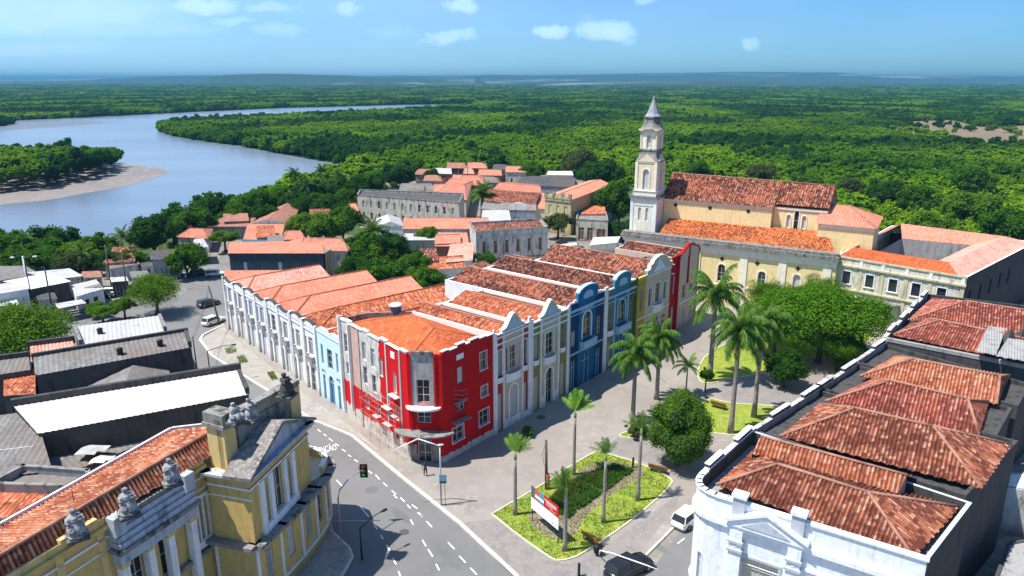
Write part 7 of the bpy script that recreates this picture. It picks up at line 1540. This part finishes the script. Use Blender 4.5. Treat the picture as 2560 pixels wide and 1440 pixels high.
# ---------------------------------------------------------------- the man by the crimson door
def person(label, pos, rot):
    t = thing('person', label, 'person', pos); t.rotation_euler = (0, 0, rot)
    def skin(nm, chains, mt, par=None):
        vs = []; es = []; rs = []; idx = {}
        for ch in chains:
            prev = None
            for p_, r in ch:
                k = tuple(round(v, 4) for v in p_)
                if k not in idx: idx[k] = len(vs); vs.append(p_); rs.append(r)
                if prev is not None: es.append((prev, idx[k]))
                prev = idx[k]
        me = bpy.data.meshes.new(nm); me.from_pydata(vs, es, []); o = bpy.data.objects.new(nm, me); COL.objects.link(o); o.modifiers.new('skin', 'SKIN')
        if not me.skin_vertices: me.skin_vertices.new(name='')
        for i, r in enumerate(rs): me.skin_vertices[0].data[i].radius = r if hasattr(r, '__len__') else (r, r)
        me.skin_vertices[0].data[0].use_root = True; s = o.modifiers.new('sub', 'SUBSURF'); s.levels = 2; s.render_levels = 2; me.materials.append(mt); o.parent = par or t; return o
    pel = (0, 0, .93); chs = (0, .01, 1.25); nk = (0, .0, 1.46); hd = (0, -.02, 1.62)
    body = [[(pel, (.15, .11)), ((0, 0, 1.08), (.13, .10)), (chs, (.17, .11)), (nk, .055), ((0, -.01, 1.55), .07), (hd, .10), ((0, -.01, 1.72), .075)]]
    hands = []
    for s in (-1, 1):
        body.append([(pel, (.15, .11)), ((s*.10, 0, .86), .085), ((s*.12, -.04*s, .48), .06), ((s*.12, .02-.1*s, .10), .042), ((s*.13, -.14-.1*s, .04), .035)])
        w = (s*.42, -.18, 1.02) if s > 0 else (s*.30, -.12, .92)
        body.append([(chs, (.17, .11)), ((s*.17, .01, 1.38), .055), ((s*.29, .03, 1.14), .042), (w, .03), ((w[0]+.02*s, w[1]-.05, w[2]-.02), (.032, .018)), ((w[0]+.02*s, w[1]-.09, w[2]-.03), (.035, .015))])
        for k in range(4): body.append([((w[0]+.02*s, w[1]-.09, w[2]-.03), (.035, .015)), ((w[0]+.02*s+(k-1.5)*.018, w[1]-.125, w[2]-.045), .009), ((w[0]+.02*s+(k-1.5)*.02, w[1]-.16-.006*(k % 2), w[2]-.07), .008)])
        body.append([((w[0]+.02*s, w[1]-.05, w[2]-.02), (.032, .018)), ((w[0]-.03*s, w[1]-.08, w[2]-.03), .010)])
    body.append([(hd, .10), ((0, -.115, 1.60), .018)])
    b_ = skin('body', body, plain('skin_brown', (.16, .08, .05), .6))
    skin('shirt', [[((0, 0, .95), (.165, .125)), ((0, 0, 1.08), (.15, .12)), ((0, .01, 1.26), (.185, .125)), ((0, 0, 1.42), (.08, .07))], [((0, .01, 1.26), (.185, .125)), ((.18, .01, 1.38), .07), ((.25, .02, 1.24), .062)], [((0, .01, 1.26), (.185, .125)), ((-.18, .01, 1.38), .07), ((-.25, .02, 1.24), .062)]], plain('navy_shirt', (.03, .06, .12), .8))
    skin('trousers', [[((0, 0, .97), (.16, .12)), ((0, 0, .88), (.15, .12)), ((.105, 0, .82), .1), ((.12, -.04, .48), .075), ((.12, -.08, .12), .06)], [((0, 0, .88), (.15, .12)), ((-.105, 0, .82), .1), ((-.12, .04, .48), .075), ((-.12, .12, .12), .06)]], plain('dark_trousers', (.015, .017, .022), .8))
    skin('hair', [[((0, .01, 1.68), .105), ((0, .02, 1.72), .09)], [((0, .01, 1.68), .105), ((0, .06, 1.62), .07)]], plain('black_hair', (.01, .01, .01), .8))
person('person in dark clothes and a navy shirt standing before the white door', P(1064, 1189, .15), .4)
# ---------------------------------------------------------------- palms of the square
GPm = 'tall royal palms on the square'
def rpalm(label, px, top, fl, nf, seed, tr=.25, **k):
    return palm(label, 0, 0, top, fl, nf, tr, LMP, seed=seed, group=GPm, at=P(*px), el0=1.35, droop=2.3, hang=.75, **k)
rpalm('tall royal palm nearest the blue house, with dense drooping fronds', (1581, 1062), 9.2, 3.9, 34, 1)
rpalm('royal palm standing just right of the one nearest the blue house', (1641, 1000), 8.4, 3.8, 32, 2)
rpalm('royal palm with a smooth grey trunk rising from the far lawn edge', (1826, 1085), 12.9, 4.4, 34, 3, .26)
rpalm('royal palm a little right and behind on the far lawn, half in the big crown', (1884, 1045), 12.3, 4.1, 30, 4, .25)
rpalm('royal palm with a splayed crown before the yellow church wall', (1773, 955), 12.6, 5.2, 26, 5, .32)
palm('small bright green palm on the lawn behind the round tree', 1714, 985, 4.4, 2.2, 14, .10, LMPB, seed=6, at=P(1714, 990))
GY = 'young palms planted round the corner garden'
W0_ = 1.0
palm('young palm at the left tip of the garden, crown blown upright', 1288, 1290, 6.8, 2.0, 14, .17, LMPB, wind=.9, seed=11, group=GY, shaft=True)
palm('young palm on the near edge of the garden in front of the billboard', 1412, 1380, 6.4, 1.9, 13, .17, LMP, wind=2.4, seed=12, group=GY)
palm('young palm in the middle of the garden bed with a thin ragged crown', 1508, 1310, 7.3, 1.7, 9, .15, LMP, wind=1.8, seed=13, group=GY)
palm('young palm at the right edge of the garden bed with a tattered crown', 1594, 1254, 8.0, 1.9, 10, .17, LMP, wind=1.9, seed=14, group=GY)
palm('slim young palm on the far tip of the garden, crown blown upright', 1434, 1190, 7.6, 2.2, 14, .16, LMPB, wind=1.0, seed=15, group=GY)
# palms in town
palm('shaggy date palm in the gardens behind the row, left of the white houses', 935, 690, 7.6, 4.6, 26, .4, LMP, seed=21, shaft=False, at=P(935, 668), el0=1.4, droop=1.7)
palm('lone date palm in front of the salmon roofs of the old quarter', 1207, 545, 7.2, 5.0, 26, .4, LMP, seed=22, shaft=False, at=P(1205, 545), el0=1.4, droop=1.6)
for i, (x, y, h, lab) in enumerate(((742, 500, 9, 'coconut palm sticking up over the river trees, leftmost of its clump'), (808, 490, 9, 'coconut palm in the middle of the clump by the river'), (845, 500, 8, 'coconut palm at the right of the clump by the river'), (770, 520, 7, 'lower coconut palm in front of the clump by the river'), (212, 690, 4.5, 'coconut palm behind the market sheds'), (70, 668, 6, 'small coconut palm at the left behind the market'), (308, 640, 4.5, 'coconut palm beside the small brown roofed house'))):
    palm(lab, x, y, h, 3.6, 16, .18, LMPD if i < 4 else LMP, seed=30+i, shaft=False, lean=(rnd.uniform(-1, 1), 0), name='coconut_palm', droop=1.6)
# ---------------------------------------------------------------- single trees
tree('dense round tree with two stems between the garden and the far lawn', 1700, 1070, 4.5, 3.5, 'bright', 3, 1.18, near=True, trunk=.045)
tree('vast spreading tree shading the middle of the square', 2060, 788, 7.4, 7.4, 'park', 1, .66, near=True, trunk=.04)
tree('second spreading tree reaching towards the convent', 1945, 785, 6.8, 5.2, 'park', 1, .78, near=True, trunk=.04)
tree('leafy tree at the right end of the spreading crowns', 2165, 790, 6.4, 4.4, 'park', 1, .8, near=True, trunk=.04)
tree('tree with a light top in front of the church wall', 1925, 738, 7.8, 3.8, 'bright', 2, .85, near=True)
tree('tree with bright tips before the convent corner', 2035, 735, 8.2, 4.4, 'bright', 2, .8, near=True)
tree('bushy tree hanging low in front of the vast spreading tree', 2100, 862, 4.0, 3.6, 'park', 2, .8, near=True, trunk=.04)
tree('feathery tree filling the gap left of the vast spreading tree', 1990, 838, 4.6, 4.0, 'park', 2, .8, near=True, trunk=.04)
tree('dark low tree in the deep shade of the square', 1965, 915, 3.2, 3.2, 'dark', 2, .9)
tree('low tree near the parapets of the right hand row', 2120, 880, 2.6, 3.0, 'mid', 0, .8, near=True)
tree('slim sapling on the path beside the far lawn', 1766, 935, 2.6, 1.0, 'mid', 2, 1.1, trunk=.02)
tree('low shrub by the lawn corner next to the round tree', 1590, 1070, 1.2, 1.4, 'olive', 0, .7, name='shrub', cat='shrub')
tree('small bush in the rubble by the crimson block corner', 1318, 1078, .8, .8, 'bright', 0, .8, name='shrub', cat='shrub')
tree('broad bright roadside tree beside the avenue bend', 385, 725, 4.6, 4.6, 'bright', 1, .75, near=True)
tree('smaller bright tree under the broad roadside tree', 308, 762, 2.6, 2.2, 'bright', 0, .8); tree('thin yellowish tree on the pavement by the railway fence', 255, 780, 2.0, 2.4, 'bright', 0, .5)
tree('big dense yellow green tree at the left edge', 50, 835, 5.5, 7.0, 'bright', 1, .75, near=True)
tree('tall dark layered tree on the river bank', 378, 582, 6.2, 5.6, 'dark', 1, 1.0); tree('olive green tree in front of the tall dark layered tree', 465, 645, 4.2, 4.6, 'mid', 0, .85)
tree('flat topped tree between the salmon roofs near the river', 560, 592, 3.8, 3.8, 'bright', 1, .5)
tree('leafy tree behind the rusty hip roof', 762, 562, 5.2, 5.2, 'bright', 1, .8); tree('bushy tree with white blossom specks beside the weathered long building', 855, 555, 5.2, 5.4, 'mid', 0, .95)
tree('dense round tree left of the date palm in the gardens', 905, 625, 4.5, 5.5, 'mid', 0, .9); tree('tree right of the date palm behind the white row', 980, 620, 5, 4.5, 'dark', 1, 1.0)
for i, (x, y, r_, c, lab) in enumerate(((880, 680, 4.2, 'dark', 'garden tree low behind the salmon roofs of the white row'), (960, 690, 4.8, 'mid', 'broad garden tree behind the white row'), (1030, 665, 4.5, 'mid', 'round garden tree near the small white walled house'), (1065, 705, 3.8, 'mid', 'garden tree at the foot of the small white walled house'), (1000, 720, 3.2, 'dark', 'dark shrubby tree touching the salmon roofs'), (1110, 725, 2.4, 'olive', 'grey green shrub beside the white annex'), (1078, 590, 3.6, 'bright', 'light green tree before the salmon roofed hall'), (1215, 650, 2.6, 'mid', 'round bush at the foot of the six window villa'), (1055, 640, 2.6, 'mid', 'bush above the ragged tile roof'), (930, 705, 3, 'mid', 'bushy tree just behind the ridge of the white row'))):
    tree(lab, x, y, 3.2 if r_ < 4.3 else 4, r_, c, i % 3, .85)
tree('tall pointed tree mass between the ochre building and the bell tower', 1548, 505, 7, 6.0, 'mid', 0, 1.3); tree('low dark tree at the foot of the bell tower', 1560, 575, 3, 3.5, 'dark', 1, .9); tree('pale feathery tree in front of the ochre building', 1395, 555, 4.5, 4.2, 'olive', 0, .7); tree('rusty leaved small tree beside the chapel', 1345, 535, 3, 1.8, 'olive', 0, 1.2)
tree('dark tree hiding the foot of the ruin', 1530, 570, 2.4, 2.6, 'dark', 0, .8)
tree('big dark crowned tree left of the bell tower on the forest edge', 1500, 432, 6, 9, 'dark', 1, .75); tree('grey green round tree at the forest edge behind the white modern house', 1452, 402, 7, 8, 'olive', 0, .8); tree('round tree between the far hamlet and the white modern house', 1322, 432, 4.5, 4.6, 'mid', 0, .8); tree('dark tree in the far hamlet', 1085, 440, 4, 4, 'dark', 0, .9)
for i, (x, y, r_, c, lab) in enumerate(((545, 520, 7.5, 'dark', 'dark round tree on the river bank'), (490, 545, 7, 'mid', 'tree on the bank between the dark layered tree and the dark round tree'), (600, 530, 6.5, 'mid', 'riverbank tree right of the dark round tree'), (655, 500, 7.5, 'mid', 'riverbank tree with a pale top'), (665, 530, 5.5, 'dark', 'dark low tree in front of the pale topped riverbank tree'), (705, 490, 7, 'mid', 'riverbank tree left of the coconut palms'), (760, 510, 6, 'dark', 'dark tree under the coconut palms'), (820, 520, 6, 'dark', 'dark tree below the right coconut palm'), (880, 470, 7, 'dark', 'dark tree behind the weathered long building'), (940, 460, 7, 'mid', 'tree above the black collapsed roof'), (990, 440, 7, 'dark', 'tree behind the grey shop roof'), (430, 560, 6, 'mid', 'leafy tree right behind the tall dark layered tree'), (870, 500, 5, 'mid', 'bright tree at the left end of the weathered long building'), (1020, 420, 7, 'mid', 'tree at the left side of the far hamlet'))):
    tree(lab, x, y+(8 if x < 800 else 0), 4.4, r_*(.82 if x < 800 else 1), c, i % 3, .85)
for i, (x, y, r_, c, lab) in enumerate(((40, 610, 8, 'mid', 'broad tree by the river at the left edge'), (130, 585, 8, 'dark', 'dark topped tree in the left riverside clump'), (235, 600, 7, 'mid', 'dome shaped tree at the right of the left riverside clump'), (90, 640, 6, 'mid', 'bright tree in front of the left riverside clump'), (165, 640, 4.5, 'olive', 'brownish tree behind the market roofs'), (10, 585, 7, 'mid', 'tree furthest left on the near river bank'), (270, 632, 4, 'dark', 'low dark tree beside the small brown roofed house'), (-30, 640, 7, 'dark', 'dark tree mostly outside the left edge'))):
    tree(lab, x, y+20, 3.4, r_*.8, c, i % 3, .8)
for i, (x, y, r_, c, lab) in enumerate(((2300, 500, 7, 'mid', 'forest edge tree behind the convent roofs'), (2420, 520, 8, 'bright', 'bright tree behind the far convent wing'), (2210, 480, 7, 'dark', 'dark crown behind the chancel roof'), (2130, 470, 5, 'olive', 'olive shrubby tree just behind the church ridge'), (1900, 432, 6, 'olive', 'dry twiggy tree behind the church roof'), (2520, 560, 7, 'mid', 'tree at the right edge beyond the convent'), (1750, 425, 6, 'mid', 'tree behind the left end of the church roof'), (2020, 455, 6, 'bright', 'bright crown behind the middle of the church roof'), (2330, 560, 6, 'bright', 'low bright tree over the convent roofs'), (2440, 455, 8, 'mid', 'tall crown further back on the right'))):
    tree(lab, x, y, 5, r_, c, i % 3, .8)
tree('weedy green bush below the big grey wall at the right edge', 2552, 1215, 2, 1.6, 'bright', 0, .9, name='shrub', cat='shrub')
# strips of weeds on the avenue pavement
for lab, px, sd_ in (('weeds in a paved-over bed near the top of the avenue pavement', [(560, 872), (590, 868), (592, 884), (568, 888)], 5), ('green patch of weeds in the middle of the avenue pavement', [(592, 895), (612, 890), (620, 908), (600, 912)], 6), ('tuft of weeds round the small signpost on the avenue pavement', [(668, 935), (684, 932), (694, 950), (680, 955)], 7)):
    tufts(px, 260, .22, LG, 'weeds', lab, 'weeds', seed=sd_)
print('objects', len(COL.objects))

# more trees along the left bank and the market
for i, (x, y, z, r_, c, lab) in enumerate(((20, 660, 3.5, 5.5, 'mid', 'spreading tree over the back of the market at the left edge'), (120, 632, 3.6, 5.2, 'mid', 'bright crown in the middle of the left riverside clump'), (195, 640, 3.4, 4.6, 'bright', 'light crown between the brownish tree and the dome shaped tree'), (330, 648, 3.2, 3.2, 'mid', 'tree beside the foot of the tall dark layered tree'), (815, 565, 5.5, 5.5, 'bright', 'bright topped tree right of the tree behind the rusty hip roof'), (945, 640, 4, 4, 'bright', 'light crown beside the date palm'), (1040, 700, 3, 3.4, 'bright', 'light shrub row behind the white avenue row'), (900, 655, 3.4, 3.8, 'mid', 'garden tree just left of the date palm trunk'), (245, 770, 1.6, 2.0, 'bright', 'light bush by the railway fence'))):
    tree(lab, x, y, z, r_, c, (i+1) % 3, .8)
for i, (x, y, w_, lab, rm) in enumerate(((40, 690, 60, 'grey stall roof behind the long bluish one', 'slate'), (118, 745, 46, 'black fronted workshop under the brilliant white roof', 'black'), (232, 715, 40, 'small grey roof right of the pale stall', 'slate'), (232, 690, 44, 'rusty little roof behind the boxy market building', 'rust'), (300, 700, 40, 'pale low roof next to the power pole', 'lite'), (352, 690, 44, 'long grey roof by the road towards the river', 'slate'), (380, 662, 50, 'dark roof under the olive green tree', 'black'), (20, 760, 50, 'pale roof at the left edge under the shop', 'lite'))):
    house('market_shed', lab, [(x-w_/2, y+5), (x+w_/2, y+2), (x+w_/2-6, y-8), (x-w_/2-3, y-6)], 2.8+.3*(i % 3), 'shed' if i % 2 else 'flat', rm, 'dgvs'[i % 4], .4, {0: win(2, .5, .2, 2.2, 'o')}, cat='shed', over=.15)
for k in range(4):
    a = P(118-k*2, 792+k*7); b = P(232-k*4, 772+k*7); m = MB(); g = Fr(a, b); m.box(g, 0, g.W, -.06, .06, .5, .75)
    for q in range(6): m.box(g, g.W*q/5-.06, g.W*q/5+.06, -.05, .05, 0, .5)
    tag(m.build('railing', W_conc), 'low grey railing, %s of the parallel ones below the market truck' % ('farthest', 'second farthest', 'second nearest', 'nearest')[k], 'railing', 'parallel railings below the market')
for lab, px, c, r_ in (('grey van beside the rusty little roof in the market', (330, 728), (.3, .3, .32), .4), ('white car behind the flatbed truck', (232, 738), (.7, .7, .7), -.1), ('dark car at the roadside by the olive green tree', (425, 700), (.04, .04, .05), .5), ('silver car near the riverside road', (440, 690), (.45, .46, .48), .4)):
    car(lab, P(*px), r_, c)

for i, (x, y, w_, lab, rm, wm) in enumerate(((455, 560, 44, 'small salmon roof peeping out behind the tall dark layered tree', 'salm', 's'), (590, 545, 60, 'weathered brown roof near the river trees', 'rust', 'c'), (665, 585, 46, 'low tile roof beside the flat topped tree', 'org', 'v'), (735, 590, 50, 'salmon roof under the bright leafy tree', 'salm', 's'), (800, 535, 50, 'brown roof between the leafy tree and the long weathered building', 'old', 'v'), (690, 610, 40, 'grey sheet roof beside the blue sheet roof', 'slate', 'g'), (880, 520, 30, 'brick red house touching the left end of the long weathered building', 'salm', 'b'), (1120, 600, 60, 'salmon roof to the right of the light green tree', 'salm', 'v'), (1070, 645, 44, 'old tile roof in the gardens below the hall', 'old', 's'), (500, 610, 34, 'pale sheet roof by the olive green tree', 'lite', 'v'), (1030, 470, 60, 'grey roof behind the black collapsed roof', 'slate', 'v'), (1240, 545, 70, 'pale terrace roof before the small chapel', 'lite', 'w'), (1105, 470, 44, 'weathered tile roof beside the grey shop', 'salm', 's'), (400, 640, 40, 'dark sheet roof under the tall dark layered tree', 'black', 'g'))):
    house('town_house', lab, [(x-w_/2, y+9), (x+w_/2, y+7), (x+w_/2-5, y-9), (x-w_/2+4, y-8)], 4.0+.4*(i % 3), ('hip', 'gable', 'shed')[i % 3], rm, wm, 1.2, {0: win(3, .3, 1, 2.6, 'o')}, ia=.2, ib=.2)
for lab, px in (('iron cover in the avenue lane below the palace', (1010, 1330)), ('iron cover in the avenue near the crimson block', (905, 1170)), ('iron cover on the plaza by the tallest palms', (1700, 1010))):
    b = P(px[0], px[1], .02 if px[0] < 1100 else KZ+.02); m = MB(); m.lathe(b, [(.45, -.02), (.45, .004), (.4, .01), (.05, .008)], 20); tag(m.build('manhole_cover', MATS['cast_iron']), 'round '+lab, 'manhole')

for lab, x, y, r_, c in (('tree filling the bank behind the tallest coconut palm', 775, 480, 5.5, 'dark'), ('tree on the bank to the right of the coconut palms', 835, 470, 6, 'mid'), ('tree on the bank between the coconut palms', 800, 505, 4.5, 'mid'), ('tree low behind the leftmost coconut palm', 735, 505, 5, 'dark')):
    tree(lab, x, y, 4.5, r_, c, 1, .85)

# overhead cables, an aerial, loose sheets
def cable(label, a, b, sag, n=3):
    m = MB(); a = Vector(a); b = Vector(b)
    for k in range(n):
        o = Vector((0, 0, -.45*k)); pts = [lerp(a, b, i/10)+o-Vector((0, 0, sag*4*(i/10)*(1-i/10))) for i in range(11)]; m.tube(pts, .022, 4, cap=False)
    tag(m.build('power_cable', M_black), label, 'cable', 'overhead cables strung between poles')
pa = P(280, 722)+Vector((0, 0, 8.6)); pb = P(322, 752)+Vector((0, 0, 8.6)); pc = P(550, 812)+Vector((-1.3, .4, 6.5)); pd = P(138, 812)+Vector((0, 0, 9.6)); pe = P(490, 936)+Vector((0, 0, 5.4))
cable('black cables between the two market power poles', pa, pb, .4); cable('black cables from the roadside power pole across to the leaning avenue pole', pb, pc, 1.0); cable('black cables from the mast of the open shed to the market power pole', pd, pa, .8, 2); cable('black cables between the leaning avenue pole and the twin black poles', pc, pe, .7, 2)
cable('black cables over the far hamlet towards the large salmon hip roof', P(1170, 466)+Vector((0, 0, 10.5)), P(1147, 464)+Vector((0, 0, 6.2)), .3, 2)
b = P(40, 1160, 6.4); t = thing('aerial', 'white television aerial lying over the corrugated roof at the left edge', 'aerial', b); m = MB(); m.tube([b, b+Vector((0, 0, 1.6))], .03, 5)
q = b+Vector((0, 0, 1.5)); m.tube([q+Vector((-1.6, -.3, 0)), q+Vector((1.6, .4, .1))], .025, 5)
for k in range(7): c = lerp(q+Vector((-1.5, -.3, 0)), q+Vector((1.5, .4, .1)), k/6); m.tube([c+Vector((.1, -.7+.05*k, 0)), c+Vector((-.1, .7-.05*k, 0))], .018, 4)
m.build('mast', W_trim, t)
for lab, px, s_ in (('torn white sheet lying on the flat grey shed roof', (256, 1152), 1.1), ('bent grey sheet half over the flat grey shed roof', (232, 1128), 1.5)):
    c = P(*px, 4.75); m = MB(); rg = random.Random(int(s_*10)); g_ = [[c+Vector(((i-2)*.45*s_, (j-1.5)*.4*s_, .10*rg.random()+.14*abs(math.sin(i*1.3+j)))) for i in range(5)] for j in range(4)]
    for j in range(3):
        for i in range(4): m.face([g_[j][i], g_[j][i+1], g_[j+1][i+1], g_[j+1][i]]) if not (i == 3 and j == 0) else None
    tag(m.build('loose_sheet', M_whiteroof if s_ < 1.2 else M_lite), lab, 'metal sheet')
for lab, px, z_ in (('small dark roof vent on the long grey warehouse', (300, 880), 7.5), ('small dark roof vent near the end of the long grey warehouse', (400, 860), 7.5), ('round black tank on the light grey warehouse roof', (250, 830), 6.9)):
    c = P(*px, z_); m = MB(); m.lathe(c-Vector((0, 0, .4)), [(.35, 0), (.35, .8), (.42, .85), (.1, 1.05)], 12); tag(m.build('roof_vent', M_black), lab, 'roof vent')
HAZE = 1.2e-4
# ---------------------------------------------------------------- haze
mb = MB(); fr = Fr((-26000, -250), (26000, -250)); mb.box(fr, 0, 52000, -24500, 0, ZL-1.5, 100)
hz = mb.build('haze', newmat('haze_air')[0]); tag(hz, kind='stuff'); hz['label'] = 'pale blue haze in the air over the river and the forest'; hz['category'] = 'haze'
t_ = MATS['haze_air'].node_tree; t_.nodes.clear(); v_ = t_.nodes.new('ShaderNodeVolumePrincipled'); v_.inputs['Density'].default_value = HAZE; v_.inputs['Color'].default_value = (.14, .42, .64, 1)
o_ = t_.nodes.new('ShaderNodeOutputMaterial'); t_.links.new(v_.outputs[0], o_.inputs['Volume'])
